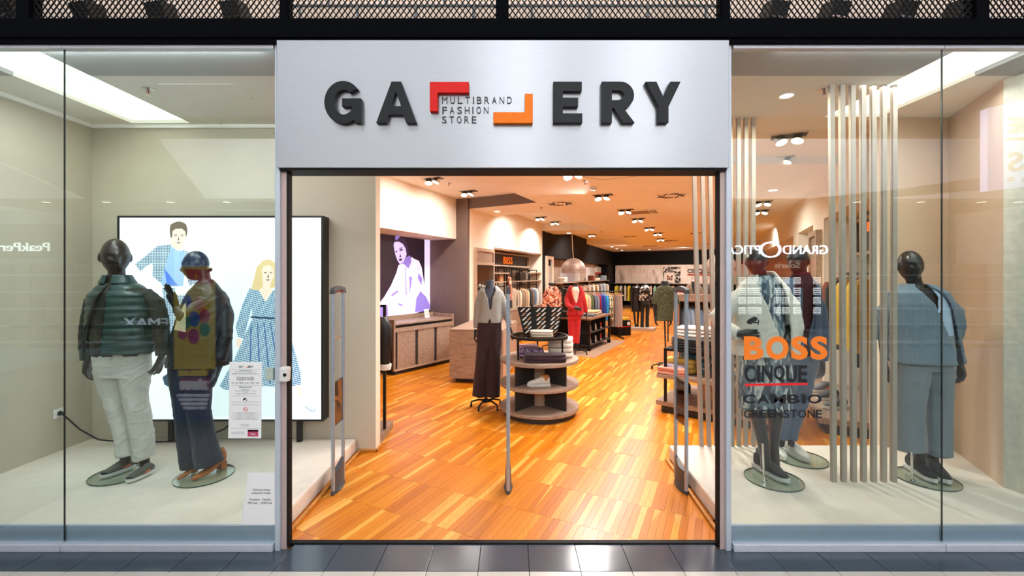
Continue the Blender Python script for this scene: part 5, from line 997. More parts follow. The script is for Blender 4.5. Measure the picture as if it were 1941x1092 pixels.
for pts in ([(336, 440), (346, 440), (350, 740), (340, 742)], [(480, 500), (520, 560), (512, 640), (470, 560)], [(455, 780), (500, 700), (560, 760), (608, 860), (600, 905), (520, 925), (440, 930)], [(180, 740), (250, 690), (258, 712), (190, 760)], [(376, 540), (410, 545), (400, 640), (370, 740), (384, 620)], [(258, 830), (310, 850), (300, 866), (262, 852)], [(60, 870), (140, 850), (150, 965), (60, 985)]): S_(pts, vm, 'fold', 0.010)
for pts in ([(200, 640), (250, 560), (262, 590), (230, 660)], [(270, 520), (330, 555), (318, 560), (268, 530)], [(400, 420), (415, 360), (420, 520), (408, 530)], [(250, 700), (340, 770), (300, 860), (255, 800)], [(160, 850), (240, 830), (260, 955), (170, 960)], [(300, 880), (420, 830), (440, 930), (330, 950)], [(110, 790), (170, 740), (190, 770), (140, 830)], [(470, 400), (500, 450), (480, 520), (450, 470)]): S_(pts, vl, 'fold', 0.0092)
for pts in ([(228, 266), (246, 262), (250, 275), (230, 279)], [(272, 250), (306, 240), (312, 254), (276, 264)], [(268, 236), (306, 222), (310, 230), (272, 243)], [(270, 335), (282, 290), (290, 330)], [(264, 355), (286, 344), (304, 352), (288, 372), (270, 370)]): S_(pts, vh, 'facial_feature', 0.011)
cd0 = PW(809, 605, (fl.x - 0.30, fl.y + 0.2), d); cd0.z = 0.876
t = thing('counter_card', 'small white sign card leaning on the cabinet top', 'card', cd0); mc = LF((cd0.x, cd0.y, 0.876), d)
MB().obox((0, 0, 0.085), (0.12, 0.004, 0.17), 0, -0.22).xf(mc).build('sheet', m_white, t)
for z in (0.06, 0.11): MB().obox((0, -0.004 - (z - 0.085) * -0.22, z), (0.07, 0.002, 0.012), 0, -0.22).xf(mc).build('print_line', M('ochre_print', (206, 150, 80), 0.6), t)
# ---- grey oak counter
c_ = PZ(852, 726, 0); a_ = math.radians(-9); d2 = (math.cos(a_), math.sin(a_)); m = LF((c_.x, c_.y, 0), d2)
t = thing('oak_counter', 'long grey oak counter block behind the blouse mannequin', 'counter', (c_.x, c_.y, 0))
lb(MB().box(0.07, 0.80, 0.10, 1.4, 0, 0.075), 'plinth', m_dark); lb(MB().box(0, 0.86, 0, 1.5, 0.075, 0.825), 'body', m_wd, 0.002); lb(MB().box(0, 0.86, 0, 1.5, 0.83, 0.85), 'top', m_wd, 0.002)
# ---- round display table
RC = Vector((0.337, 2.70, 0)); t = thing('round_display_table', 'round three-tier oak display table in the middle of the floor', 'table', RC)
MB().lathe([(0.001, 0), (0.435, 0), (0.435, 0.064), (0.001, 0.064)], RC, 48).build('plinth', m_dark, t, 40)
for z in (0.064, 0.355, 0.645): MB().lathe([(0.001, z), (0.482, z), (0.486, z + 0.004), (0.486, z + 0.038), (0.482, z + 0.043), (0.001, z + 0.043)], RC, 64).build('tier', m_wd, t, 40)
MB().lathe([(0.098, 0.107), (0.098, 0.645)], RC, 32).build('column', m_wdl, t, 40)
for z0, z1 in ((0.107, 0.355), (0.398, 0.645)):
    for an in (-44, 44, 136, 224):
        r0 = RC + Vector((math.sin(math.radians(an)) * 0.26, -math.cos(math.radians(an)) * 0.26, (z0 + z1) / 2)); MB().obox(r0, (0.012, 0.34, z1 - z0), math.radians(an)).build('divider', m_dark, t)
for an in (-52, 52, 180, 128, 232):
    q = RC + Vector((math.sin(math.radians(an)) * 0.335, -math.cos(math.radians(an)) * 0.335, 0)); MB().cyl(q + Vector((0, 0, 0.688)), q + Vector((0, 0, 0.94)), 0.011, None, 10).build('leg', m_blk, t, 40)
MB().lathe([(0.335, 0.935), (0.358, 0.935), (0.358, 0.962), (0.335, 0.962), (0.335, 0.935)], RC, 56).build('top_ring', m_blk, t, 40); MB().lathe([(0.001, 0.95), (0.335, 0.95), (0.335, 0.958), (0.001, 0.958)], RC, 48).build('glass_top', GLASS('smoked_glass', (0.42, 0.38, 0.35)), t)
def folded(name, lab, cat, c, size, layers, mats, yaw=0.0, grp=None, seed=0, soft=0.3):
    """folded piece(s): rounded slabs with a little slump"""
    t = thing(name, lab, cat, c, grp, 0); rg = random.Random(seed); h = size[2] / layers
    for i in range(layers):
        k = 1 - 0.05 * rg.random(); mb = MB(); n = 22; w, dp = size[0] / 2 * k, size[1] / 2 * k; z0 = i * h; ph = rg.random() * 6
        def ring(z, s):
            o = []
            for j in range(n):
                a = 2 * math.pi * j / n; ca, sa = math.cos(a), math.sin(a); q = (abs(ca) ** 5 + abs(sa) ** 5) ** -0.2; o.append(Vector((w * s * ca * q, dp * s * sa * q, z + soft * h * 0.25 * math.sin(2 * a + ph) * (1 if s < 0.999 else 0.6))))
            return o
        mb.loft([ring(z0 + h * 0.04, 0.93), ring(z0 + h * 0.18, 0.985), ring(z0 + h * 0.5, 1.0), ring(z0 + h * 0.86, 0.985), ring(z0 + h * 0.98, 0.94), ring(z0 + h * 1.0, 0.5)])
        mb.xf(Matrix.Translation(Vector(c) + Vector((rg.uniform(-.006, .006), rg.uniform(-.006, .006), 0))) @ Matrix.Rotation(yaw + rg.uniform(-.04, .04), 4, 'Z')); mb.build('fold', mats[i % len(mats)], t, 50)
    return t
m_plum = FAB('plum_denim', (50, 22, 36), 200, 0.2); m_viol = PAT('violet_scarf', 'voronoi', [(92, 58, 110), (150, 120, 160), (70, 44, 84), (196, 176, 190)], (60, 60, 60)); m_lav = FAB('lavender_cloth', (206, 170, 196)); m_offw = FAB('off_white_knit', (226, 216, 206), 120, 0.4, 0.05); m_bei = FAB('beige_knit', (190, 176, 160), 200, 0.2, 0.05)
folded('folded_trousers', 'dark plum trousers folded in front on the round table', 'trousers', RC + Vector((0.05, -0.30, 0.689)), (0.50, 0.20, 0.095), 3, [m_plum], 0.04, None, 3)
folded('folded_scarf', 'violet patterned scarf folded on the round table', 'scarf', RC + Vector((-0.10, -0.04, 0.689)), (0.30, 0.22, 0.11), 2, [m_viol], 0.1, None, 4); folded('folded_blouse', 'lavender top folded behind the violet scarf on the round table', 'top', RC + Vector((-0.13, 0.18, 0.689)), (0.26, 0.18, 0.12), 2, [m_lav], 0.0, None, 5)
folded('folded_sweater', 'pile of chunky off-white knitwear on the right of the round table', 'sweater', RC + Vector((0.27, 0.06, 0.689)), (0.32, 0.30, 0.235), 4, [m_offw], -0.15, None, 6, 0.5)
folded('folded_sweater', 'three beige knits folded on the glass top of the round table', 'sweater', RC + Vector((0.02, -0.16, 0.963)), (0.275, 0.18, 0.075), 3, [m_bei], 0.0, None, 7, 0.1)
m_wpat = PAT('houndstooth', 'checker', [(30, 27, 26), (236, 232, 226)], (15, 0.6, 15), 0, 0.5, (0, 0.75, 0))
bg = RC + Vector((0.015, 0.07, 0.963)); t = thing('tote_bag', 'black, white and tan patterned tote bag on top of the round table', 'bag', bg)
hb = 0.335; mb = MB(); mb.loft([[bg + Vector((sx * w, sy * dd, z)) for sx, sy in ((-1, -1), (1, -1), (1, 1), (-1, 1))] for z, w, dd in ((0, 0.205, 0.075), (0.02, 0.21, 0.08), (hb, 0.285, 0.07), (hb, 0.275, 0.06), (0.05, 0.2, 0.06))], True); mb.build('body', m_blk, t)
m_bw, m_bt = M('bag_white', (232, 228, 222), 0.5), M('bag_tan', (188, 142, 104), 0.5)
fy = lambda z: -lerp(0.08, 0.07, z / hb) - 0.0015
for r_ in range(6):
    for k in range(8):
        z = 0.02 + 0.053 * r_; w = lerp(0.21, 0.285, z / hb); x = -w + 0.02 + k * (2 * w - 0.03) / 8
        if k in (1, 4, 6) and r_ % 2 == 0: pass
        mt = m_bw if (k + r_) % 3 != 1 else m_bt; dx = 0.045
        if k in (2, 5): continue
        v = [(x, z), (x + 0.022, z), (x + 0.022 + dx, z + 0.044), (x + dx, z + 0.044)]
        MB().add([bg + Vector((xx, fy(zz) - e, zz)) for e in (0, 0.0015) for xx, zz in v], [(0, 1, 2, 3), (4, 5, 6, 7), (0, 1, 5, 4), (1, 2, 6, 5), (2, 3, 7, 6), (3, 0, 4, 7)]).build('print_patch', mt, t)
for sx in (-0.10, 0.10):
    MB().obox(bg + Vector((sx, -0.080, 0.18)), (0.022, 0.006, 0.36), 0, -0.03).build('strap', m_blk, t)
    MB().obox(bg + Vector((sx, 0.076, 0.20)), (0.022, 0.006, 0.34)).build('strap', m_blk, t)
t = thing('sneaker', 'single white high-top sneaker with a tan collar on the middle tier of the round table', 'sneaker', RC + Vector((0, -0.25, 0.398)))
shoe(t, RC + Vector((0.105, -0.28, 0.399)), RC + Vector((-0.155, -0.31, 0.399)), 'sneaker', (m_wsh, m_sole, m_wsh, m_wsh, M('offwhite_panel', (222, 216, 206), 0.5)))
MB().tube([RC + Vector((0.05, -0.285, 0.47)), RC + Vector((0.055, -0.285, 0.53))], [(0.045, 0.034), (0.047, 0.036)], 16).build('ankle_collar', M('tan_collar', (170, 112, 60), 0.8), t, 50)
# ---- twin spots, vents, downlights of the ceiling
m_recess = M('lamp_recess', (40, 34, 30), 0.5)
def twin(px, py, z, lab, s=1.0, yaw=-0.45):
    p = PZ(px, py, z); t = thing('twin_spotlight', lab, 'spotlight', p, 'twin spotlights in the ceiling'); m = Matrix.Translation(p) @ Matrix.Rotation(yaw, 4, 'Z')
    MB().box(-0.16 * s, 0.16 * s, -0.085 * s, 0.085 * s, -0.006, 0.0).xf(m).build('tray', m_recess, t)
    for bx in ((-0.165, 0.165, -0.09, -0.08), (-0.165, 0.165, 0.08, 0.09)): MB().box(bx[0] * s, bx[1] * s, bx[2] * s, bx[3] * s, -0.012, 0).xf(m).build('rim', m_chrome, t)
    for sg in (-1, 1):
        c = Vector((sg * 0.08 * s, 0, -0.035)); mm = m @ Matrix.Translation(c) @ Matrix.Rotation(-0.35, 4, 'X') @ Matrix.Rotation(sg * 0.25, 4, 'Y'); hd = thing_part('lamp_head', t)
        MB().lathe([(0.001, 0.045), (0.04 * s, 0.042), (0.052 * s, 0.0), (0.060 * s, -0.045), (0.056 * s, -0.045)], (0, 0, 0), 18).xf(mm).build('shell', m_chrome, hd, 50); MB().lathe([(0.001, -0.042), (0.056 * s, -0.042)], (0, 0, 0), 18).xf(mm).build('lens', m_lamp, hd)
    return t
def twin_raised(px, py, lab): return twin(px, py, ZH, lab)
twin_raised(820, 338, 'twin spotlight nearest the portrait screen bulkhead'); twin_raised(887, 362, 'twin spotlight before the taupe wall')
for px, py, lab in ((1087, 325, 'twin spotlight just inside the door head'), (1142, 369, 'second twin spotlight of the middle row, past the smoke detector'), (1185, 397, 'twin spotlight just before the square air unit'), (1209, 414, 'small twin spotlight behind the square air unit'), (1231, 431, 'fifth twin spotlight of the middle row'), (1247, 441, 'sixth twin spotlight of the middle row'), (1252, 452, 'farthest twin spotlight of the middle row'),
                    (1496, 256, 'twin spotlight behind the right window ceiling, nearest the pane'), (1477, 299, 'second twin spotlight seen through the right pane'), (1446, 381, 'third twin spotlight seen through the right pane'), (1442, 398, 'fourth twin spotlight seen through the right pane')): twin(px, py, ZM if py > 300 or px < 1300 else ZW, lab)
twin_raised(1024, 411, 'twin spotlight in the raised coffer over the BOSS wall'.replace('BOSS wall', 'wood shelves')); twin_raised(1052, 420, 'second twin spotlight in the raised coffer, towards the pendant lamp')
twin_raised(1122, 444, 'small twin spotlight in the far coffer'); 
for i, (px, py, lab) in enumerate(((942, 401, 'downlight before the shelf niche'), (1078, 442, 'downlight beside the pendant cable'), (1160, 468, 'first downlight near the dark back corner'), (1169, 471.5, 'second downlight near the dark back corner'), (1179, 474.5, 'third downlight near the dark back corner'), (1231, 473, 'downlight before the dark back wall'), (1465, 361, 'downlight seen through the right pane above the first mannequin head'))): downlight(PZ(px, py, ZM - 0.0005), lab, 0.075)
for px, py, lab in ((1062, 386, 'round swirl vent left of the middle spot row'), (1272, 371, 'large round swirl vent right of the middle spot row'), (1194, 448, 'round swirl vent near the far coffer'), (1322, 442, 'round swirl vent behind the door slats'), (1338, 463, 'farthest round swirl vent behind the door slats')):
    p = PZ(px, py, ZM - 0.001); t = thing('ceiling_vent', lab, 'vent', p, 'swirl vents in the ceiling'); MB().lathe([(0.001, -0.002), (0.27, -0.002), (0.30, -0.006), (0.30, 0)], p, 32).build('disc', m_ceil, t, 40)
    for k in range(16):
        a = 2 * math.pi * k / 16; r = 0.15 if k % 2 else 0.19; MB().obox(p + Vector((r * math.cos(a), r * math.sin(a), -0.006)), (0.11, 0.022, 0.006), a + 0.7).build('slot', m_dark, t)
for px, py, lab in ((1209, 402, 'square air unit in the ceiling behind the third spotlight'), (1264, 456, 'far square air unit in the ceiling'), (1230, 466, 'dark slot grille far in the ceiling')):
    p = PZ(px, py, ZM - 0.001); t = thing('air_unit', lab, 'vent', p); m = Matrix.Translation(p) @ Matrix.Rotation(-0.45, 4, 'Z'); MB().box(-0.42, 0.42, -0.30, 0.30, -0.012, 0).xf(m).build('frame', m_ceil, t); MB().box(-0.26, 0.24, -0.22, 0.22, -0.018, -0.010).xf(m).build('grille', M('unit_grey', (150, 120, 92), 0.6), t)
    for k in range(3): MB().box(0.27 + 0.045 * k, 0.29 + 0.045 * k, -0.22, 0.22, -0.018, -0.01).xf(m).build('slot', m_dark, t)
for px, py, z, lab in ((851, 347, ZH, 'sprinkler between the two spotlights over the screen'), (1109, 343, ZM, 'sprinkler before the smoke detector'), (1026, 393, ZM, 'sprinkler beside the left swirl vent'), (1140, 439, ZM, 'sprinkler between the two coffers'), (1336, 371, ZM, 'sprinkler behind the door slats')): sprinkler(PZ(px, py, z - 0.001), lab)
p = PZ(1125, 355, ZM - 0.001); t = thing('smoke_detector', 'white smoke detector on the ceiling near the door', 'detector', p); MB().lathe([(0.001, -0.05), (0.035, -0.05), (0.045, -0.035), (0.05, -0.03), (0.06, -0.02), (0.06, 0)], p, 24).build('body', m_white, t, 40); MB().lathe([(0.046, -0.036), (0.05, -0.036), (0.05, -0.03)], p, 24).build('vent_ring', m_dark, t)
# ---- pendant lamps
m_pend = M('brushed_pewter', (150, 130, 118), 0.5, 0.4, 0.3, 30, 0.1, (0.3, 0.3, 3))
def pendant(c, R_, lab, ztop):
    t = thing('pendant_lamp', lab, 'lamp', c); pr = [(R_ * math.cos(a), R_ * 1.02 * math.sin(a) + 0.05) for a in [math.pi / 2 * k / 12 for k in range(12)]]
    MB().lathe([(R_ * 0.93, 0.0), (R_, 0.0), (R_ * 1.0, 0.02), (R_ * 0.985, 0.03), (R_ * 0.995, 0.05)] + pr + [(0.02, R_ * 1.02 + 0.05), (0.001, R_ * 1.02 + 0.052)], c, 40).build('shade', m_pend, t, 50); MB().lathe([(0.001, 0.02), (R_ * 0.95, 0.012)], c, 32).build('inner_reflector', M('copper_inside', (206, 128, 60), 0.5), t)
    q = [c + Vector((0, 0, R_ * 1.02 + 0.05)), c + Vector((-0.015, 0, R_ + 0.2)), c + Vector((-0.04, 0, (R_ + ztop - c.z) / 2 + 0.2)), Vector((c.x - 0.045, c.y, ztop))]; MB().tube(q, 0.007, 6).build('cable', M('cream_cable', (206, 184, 150), 0.6), t, 50)
c = P(1087, 517.5, 7.3); pendant(c, 0.286, 'domed pewter pendant lamp hanging above the red suit', ZM); c = P(1366, 515, 6.0); pendant(c, 0.30, 'domed pewter pendant lamp half hidden behind the door slats', ZM)
# ================================================================ DRESSED FORMS AND CLOTHES INSIDE THE SHOP
def cast_foot(root, c, top, r=0.24, n=5):
    MB().cyl(Vector((c.x, c.y, 0.085)), top, 0.014, None, 10).build('pole', m_blk, root, 40); MB().lathe([(0.001, 0.10), (0.04, 0.10), (0.045, 0.07), (0.001, 0.07)], c, 16).build('hub', m_blk, root, 40)
    for k in range(n):
        a = 2 * math.pi * k / n + 0.5; e = c + Vector((r * math.cos(a), r * math.sin(a), 0)); MB().tube([c + Vector((0, 0, 0.09)), lerp(c, e, 0.5) + Vector((0, 0, 0.095)), e + Vector((0, 0, 0.065))], [0.014, 0.013, 0.010], 8).build('foot', m_blk, root, 50)
        MB().cyl(e + Vector((-0.011, 0, 0.028)), e + Vector((0.011, 0, 0.028)), 0.028, None, 14).build('caster', m_blk, root, 40)
# ---- blouse and wide trousers
Y = 2.955; c0 = PZ(922, 772, 0); t = thing('mannequin', 'headless mannequin in a pale grey striped blouse and wide plum trousers', 'mannequin', c0)
MB().loft(sil(Y, [(531.5, 922, 936, 0, 0.9), (534, 921, 937, 0, 0.9), (545, 923, 936, 0, 0.9), (552, 912, 946), (600, 910, 948)], 0.6)).build('neck_form', m_form, t, 50)
m_blou = PAT('striped_blouse', 'wave', [(132, 134, 132), (150, 151, 147), (172, 170, 165)], (55, 20, 4)); m_plumv = FAB('plum_velvet', (44, 20, 26), 160, 0.15)
q = shell(Y, [(541, 919, 941, -42, 42, 0.8), (546, 912, 947, -34, 34), (552, 907, 952, -24, 24), (565, 906, 953, -10, 10), (590, 907, 952, 2, 4), (612, 905, 952, -4, 4)], 0.62, 0, 36, 0.016); limb(q, Y, [(912, 556, 6.5), (906, 575, 6.5), (903, 605, 6), (902, 622, 5)]); limb(q, Y, [(948, 556, 6.5), (955, 575, 6.5), (961, 600, 6.5), (966, 618, 5)]); sewn(t, 'blouse', q, m_blou, 0.011, 0.006, 8, 8, 1.0)
q = MB(); q.loft(sil(Y, [(602, 906, 950), (625, 904, 951), (660, 903, 951)], 0.58)); limb(q, Y, [(916, 650, 12), (912, 700, 12.5), (908, 751, 13.5)]); limb(q, Y, [(938, 650, 12), (936, 700, 13), (934, 751, 14.5)]); sewn(t, 'trousers', q, m_plumv, 0.012, 0.006, 9, 3, 2.0)
add_hand(t, m_skinb, P(901, 628, Y), (-0.12, -0.1, -1), (0.9, 0.2, 0), 1, 0.5, 0.06, 0.9); add_hand(t, m_skinb, P(968, 624, Y), (0.35, -0.2, -0.9), (-0.9, 0.2, 0), -1, 0.5, 0.06, 0.9); cast_foot(t, c0, P(922, 700, Y), 0.2)
# ---- floral top
Y = 7.3; t = thing('mannequin', 'headless form in a coral floral blouse left of the red suit', 'mannequin', PZ(1046, 662, 0)); m_flor = PAT('coral_floral', 'voronoi', [(206, 120, 92), (232, 168, 140), (110, 50, 44), (240, 206, 178), (190, 96, 70)], (26, 26, 26))
MB().loft(sil(Y, [(536.5, 1043, 1050, 0, 0.9), (546, 1042, 1051, 0, 0.9), (552, 1036, 1056)], 0.6)).build('neck_form', m_formb, t, 50)
q = MB(); q.loft(sil(Y, [(542.5, 1041, 1053, 0, 0.8), (546, 1036, 1058), (552, 1032, 1061), (565, 1031, 1062), (592, 1030, 1063)], 0.6)); limb(q, Y, [(1034, 555, 3.5), (1031, 575, 3.5), (1031, 595, 3)]); limb(q, Y, [(1060, 555, 3.5), (1062, 575, 3.5), (1062, 595, 3)]); sewn(t, 'blouse', q, m_flor, 0.014, 0.006); cast_foot(t, PZ(1046, 662, 0), P(1046, 590, Y), 0.22)
# ---- red suit
Y = 6.8; c0 = PZ(1096, 671, 0); t = thing('mannequin', 'headless mannequin in a bright red trouser suit, one hand at the waist', 'mannequin', c0); m_reds = FAB('red_suiting', (168, 10, 18), 200, 0.1, 0.06)
MB().loft(sil(Y, [(536.5, 1086.5, 1095.5, 0, 0.9), (544, 1087, 1095, 0, 0.9), (550, 1082, 1100), (596, 1080, 1103)], 0.6)).build('neck_form', m_formb, t, 50)
sewn(t, 'top', MB().loft(sil(Y, [(543, 1085, 1097), (550, 1080, 1102), (590, 1081, 1102)], 0.62)), M('cream_satin', (226, 206, 190), 0.5), 0.012, 0.002)
q = shell(Y, [(541, 1083, 1099, -44, 44, 0.8), (545, 1077, 1104, -38, 38), (552, 1075, 1106, -32, 32), (565, 1076, 1106, -20, 18), (574, 1078, 1105, -2, 3), (597, 1074, 1106, -3, 6)], 0.66, 0, 36, 0.03); limb(q, Y, [(1079, 553, 4.5), (1074, 566, 4.6), (1075, 578, 4.6, -0.08), (1083, 583, 3.8, -0.2), (1089, 584, 3.2, -0.24)]); limb(q, Y, [(1103, 553, 4.5), (1107, 570, 4.6), (1110, 584, 4), (1111, 592, 3.4)]); sewn(t, 'jacket', q, m_reds, 0.012, 0.004, 8, 10, 2.0)
q = MB(); q.loft(sil(Y, [(594, 1076, 1102), (606, 1076, 1101)], 0.62)); limb(q, Y, [(1083, 600, 7), (1083, 625, 6.3), (1084, 651, 6)]); limb(q, Y, [(1095, 600, 6.8), (1094, 625, 6), (1093, 651, 5.6)]); sewn(t, 'trousers', q, m_reds, 0.012, 0.003, 8, 5, 3.0)
add_hand(t, m_skinb, P(1090, 583, Y - 0.24), (0.9, -0.1, -0.3), (0, 1, 0), 1, 0.4, 0.05, 0.95); add_hand(t, m_skinb, P(1111.5, 593, Y), (0.1, -0.1, -1), (-0.9, 0, 0), -1, 0.5, 0.05, 0.95); cast_foot(t, c0, P(1094, 640, Y), 0.22)
# ---- green speckled T-shirt
Y = 5.3; c0 = PZ(1262, 700, 0); t = thing('mannequin', 'headless form in a mottled dark green T-shirt on a thin stand', 'mannequin', c0); m_gt = PAT('mottled_green', 'noise', [(34, 38, 24), (58, 62, 40), (82, 84, 58)], (38, 38, 38))
MB().loft(sil(Y, [(533, 1253.5, 1266, 0, 0.9), (536, 1252.5, 1267, 0, 0.9), (545, 1254, 1267, 0, 0.9), (552, 1246, 1274), (604, 1246, 1272)], 0.6)).build('neck_form', m_formb, t, 50)
q = MB(); q.loft(sil(Y, [(541.5, 1251, 1269, 0, 0.8), (545, 1245, 1277), (552, 1243, 1280), (575, 1244, 1277), (608, 1243, 1275)], 0.6)); limb(q, Y, [(1247, 553, 5.5), (1242, 565, 5.5), (1240, 577, 5)]); limb(q, Y, [(1275, 553, 5.5), (1281, 565, 5.5), (1284, 577, 5)]); sewn(t, 't_shirt', q, m_gt, 0.011, 0.005)
for px, q1 in ((1241, 601), (1271, 603)): q = MB(); limb(q, Y, [(1241 if px < 1250 else 1283, 574, 3.2), (px, 590, 2.8), (px + 1, q1, 2.2)]); q.build('arm', m_skinb, t, 50)
add_hand(t, m_skinb, P(1242, 602, Y), (0.05, -0.1, -1), (0.9, 0, 0), 1, 0.5, 0.05, 0.95); add_hand(t, m_skinb, P(1272, 604, Y), (-0.1, -0.1, -1), (-0.9, 0, 0), -1, 0.5, 0.05, 0.95)
cast_foot(t, c0, P(1260, 606, Y), 0.24); MB().cyl(Vector((c0.x + 0.04, c0.y, 0.5)), Vector((c0.x + 0.04, c0.y, P(0, 606, Y).z)), 0.011, None, 10).build('pole', m_blk, t, 40)
# ---- two far mannequins on one plinth
pl = PZ(1219, 626, 0); plinth = thing('mannequin_plinth', 'low pale plinth under the two far mannequins', 'plinth', pl); m = LF((pl.x, pl.y, 0), (0.9, -0.44)); MB().box(-0.36, 0.36, -0.2, 0.3, 0, 0.09).xf(m).build('block', M('plinth_grey', (176, 164, 150), 0.5), plinth, None, 0.004)
m_bdress = M('black_satin', (24, 22, 24), 0.35, 0, 0.1, 20); m_blkt = FAB('black_trouser', (16, 15, 16)); m_cow = PAT('black_white_print', 'noise', [(14, 14, 14), (14, 14, 14), (228, 222, 212), (228, 222, 212)], (9, 9, 9))
Y = 10.9; t = thing('mannequin', 'far headless mannequin in a short black satin dress', 'mannequin', P(1206, 622, Y)); q = MB(); q.loft(sil(Y, [(538, 1206, 1210, 0, 0.9), (545, 1204, 1212)], 0.8)); limb(q, Y, [(1199, 550, 2), (1196, 570, 1.8), (1196, 582, 1.4)]); limb(q, Y, [(1213, 550, 2), (1215, 570, 1.8), (1213, 582, 1.4)]); limb(q, Y, [(1202, 588, 2.4), (1203, 605, 1.9), (1205, 620, 1.6)]); limb(q, Y, [(1210, 588, 2.4), (1209, 605, 1.9), (1209, 620, 1.6)]); link('body', fuse(q.ball(P(1207, 560, Y), 0.1), 0.012, 2, m_skinb, 'body', None, OFF[t.name]), t)
sewn(t, 'dress', MB().loft(sil(Y, [(542, 1203, 1212), (546, 1198, 1215), (560, 1199, 1214), (575, 1198, 1215), (591, 1197, 1215)], 0.65)), m_bdress, 0.014, 0.005)
Y = 10.8; t = thing('mannequin', 'far headless mannequin in a black and white blouse and black trousers', 'mannequin', P(1223, 624, Y)); q = MB(); q.loft(sil(Y, [(538, 1221, 1225.5, 0, 0.9), (545, 1219, 1228)], 0.8)); limb(q, Y, [(1231, 560, 2), (1234, 572, 1.8), (1233, 582, 1.4)]); link('body', fuse(q.ball(P(1223, 552, Y), 0.12), 0.012, 2, m_skinb, 'body', None, OFF[t.name]), t)
q = MB(); q.loft(sil(Y, [(541, 1219, 1228), (546, 1214, 1232), (556, 1214, 1232), (571, 1215, 1232)], 0.65)); limb(q, Y, [(1215, 549, 2.5), (1213, 560, 2.5), (1213, 570, 2)]); limb(q, Y, [(1231, 549, 2.5), (1233, 560, 2.5), (1233, 568, 2)]); sewn(t, 'blouse', q, m_cow, 0.013, 0.005)
q = MB(); q.loft(sil(Y, [(566, 1215, 1231), (578, 1214, 1231)], 0.65)); limb(q, Y, [(1218, 574, 4), (1217.5, 600, 3.4), (1217, 623, 3.4)]); limb(q, Y, [(1228, 574, 4), (1227, 600, 3.4), (1227, 620, 3.4)]); sewn(t, 'trousers', q, m_blkt, 0.013, 0.003)
# ---- shelf niche on the left wall
mN = LF(Lp(tN0), uL); LN = tB - tN0
def nb(mb, nm, mat, root, bv=0.0, off=None): return mb.xf(mN).build(nm, mat, root, None, bv)
def NP(px, py, n=0.35): v = PW(px, py, A + nL * n, uL); t_ = (v.xy - Vector(Lp(tN0))).dot(uL); return t_, v.z
t = thing('wall_shelving', 'oak wall unit with a lettered head board, black frames and shelves in the lit niche', 'shelving', (Lp(tN0)[0], Lp(tN0)[1], 0)); WU = t
x0, z1 = NP(937, 470); x1, z0 = NP(1013, 500); x1 = min(x1, LN - 0.1)
zt1, zb1 = 2.24, 1.96
nb(MB().box(0.02, LN - 0.42, 0.34, 0.38, zb1, zt1), 'head_board', m_dark, t)
for bx in ((0.02, LN - 0.40, zt1, zt1 + 0.035), (0.02, LN - 0.40, zb1 - 0.035, zb1)): nb(MB().box(bx[0], bx[1], 0.26, 0.40, bx[2], bx[3]), 'frame_bar', m_wdl, t)
nb(MB().box(LN - 0.43, LN - 0.395, 0.26, 0.40, zb1, zt1), 'frame_bar', m_wdl, t); nb(MB().box(0.02, LN - 0.05, 0.02, 0.50, NT - 0.03, NT), 'canopy', m_wdl, t)
m_glow = EM('orange_glow', (255, 104, 14), 1.0)
xa, za = NP(954.5, 497.5, 0.30); xb_, zb_2 = NP(972, 486, 0.30)
for i_, c_ in enumerate('BOSS'):
    w_ = (xb_ - xa) / 4; text_mb(c_, xa + i_ * w_ + 0.04 * w_, xa + (i_ + 1) * w_ - 0.2 * w_, 2.0, 2.18, 0.30, 0.006, 0.0).xf(mN).build('letter', m_glow, t)
fr4 = [(0.10, 0.72), (0.85, 1.55), (1.70, 2.35), (2.45, 3.05)]
fr4 = [(a_ * LN / 3.4, b_ * LN / 3.4) for a_, b_ in fr4]
for i, (a_, b_) in enumerate(fr4):
    f_ = thing_part('frame', t); h_ = 1.92 - 0.02 * i
    for x in (a_, b_): nb(MB().box(x - 0.012, x + 0.012, 0.28, 0.30, 0.9, h_), 'upright', m_blk, f_); nb(MB().box(x - 0.012, x + 0.012, 0.05, 0.07, 0.9, h_), 'upright', m_blk, f_)
    nb(MB().box(a_, b_, 0.28, 0.30, h_ - 0.024, h_), 'bar', m_blk, f_); nb(MB().box(a_, b_, 0.05, 0.07, h_ - 0.024, h_), 'bar', m_blk, f_)
    for x in (a_, b_): nb(MB().box(x - 0.012, x + 0.012, 0.05, 0.30, h_ - 0.024, h_), 'bar', m_blk, f_)
for a_, b_, z in ((0.02, 0.95, 1.74), (2.3, 3.35, 1.76), (0.02, 1.0, 1.53), (1.45, 3.35, 1.53)): nb(MB().box(a_ * LN / 3.4, b_ * LN / 3.4, 0.02, 0.34, z, z + 0.025), 'shelf', m_wdl, t)
mN0 = mN.copy()
MB().tube([mN @ Vector((0.05, 0.18, 1.42)), mN @ Vector((LN - 0.05, 0.18, 1.42))], 0.012, 8).build('rail', m_blk, t, 40)
for i in range(4):
    xs = [lerp(0.03, LN - 0.1, k / 4) for k in (i, i + 1)]
    for j, (za_, zb_3) in enumerate(((0.07, 0.44), (0.45, 0.82))): nb(MB().box(xs[0] + 0.006, xs[1] - 0.006, -0.12, 0.30, za_, zb_3), 'drawer', m_wd, t, 0.003)
nb(MB().box(0.03, LN - 0.1, -0.08, 0.3, 0, 0.07), 'plinth', m_dark, t); nb(MB().box(0.02, LN - 0.1, -0.13, 0.45, 0.825, 0.85), 'counter_top', m_wd, t)
aL = math.atan2(uL.y, uL.x)
def nl(x, z=1.42, n=0.18): return mN @ Vector((x, n, z))
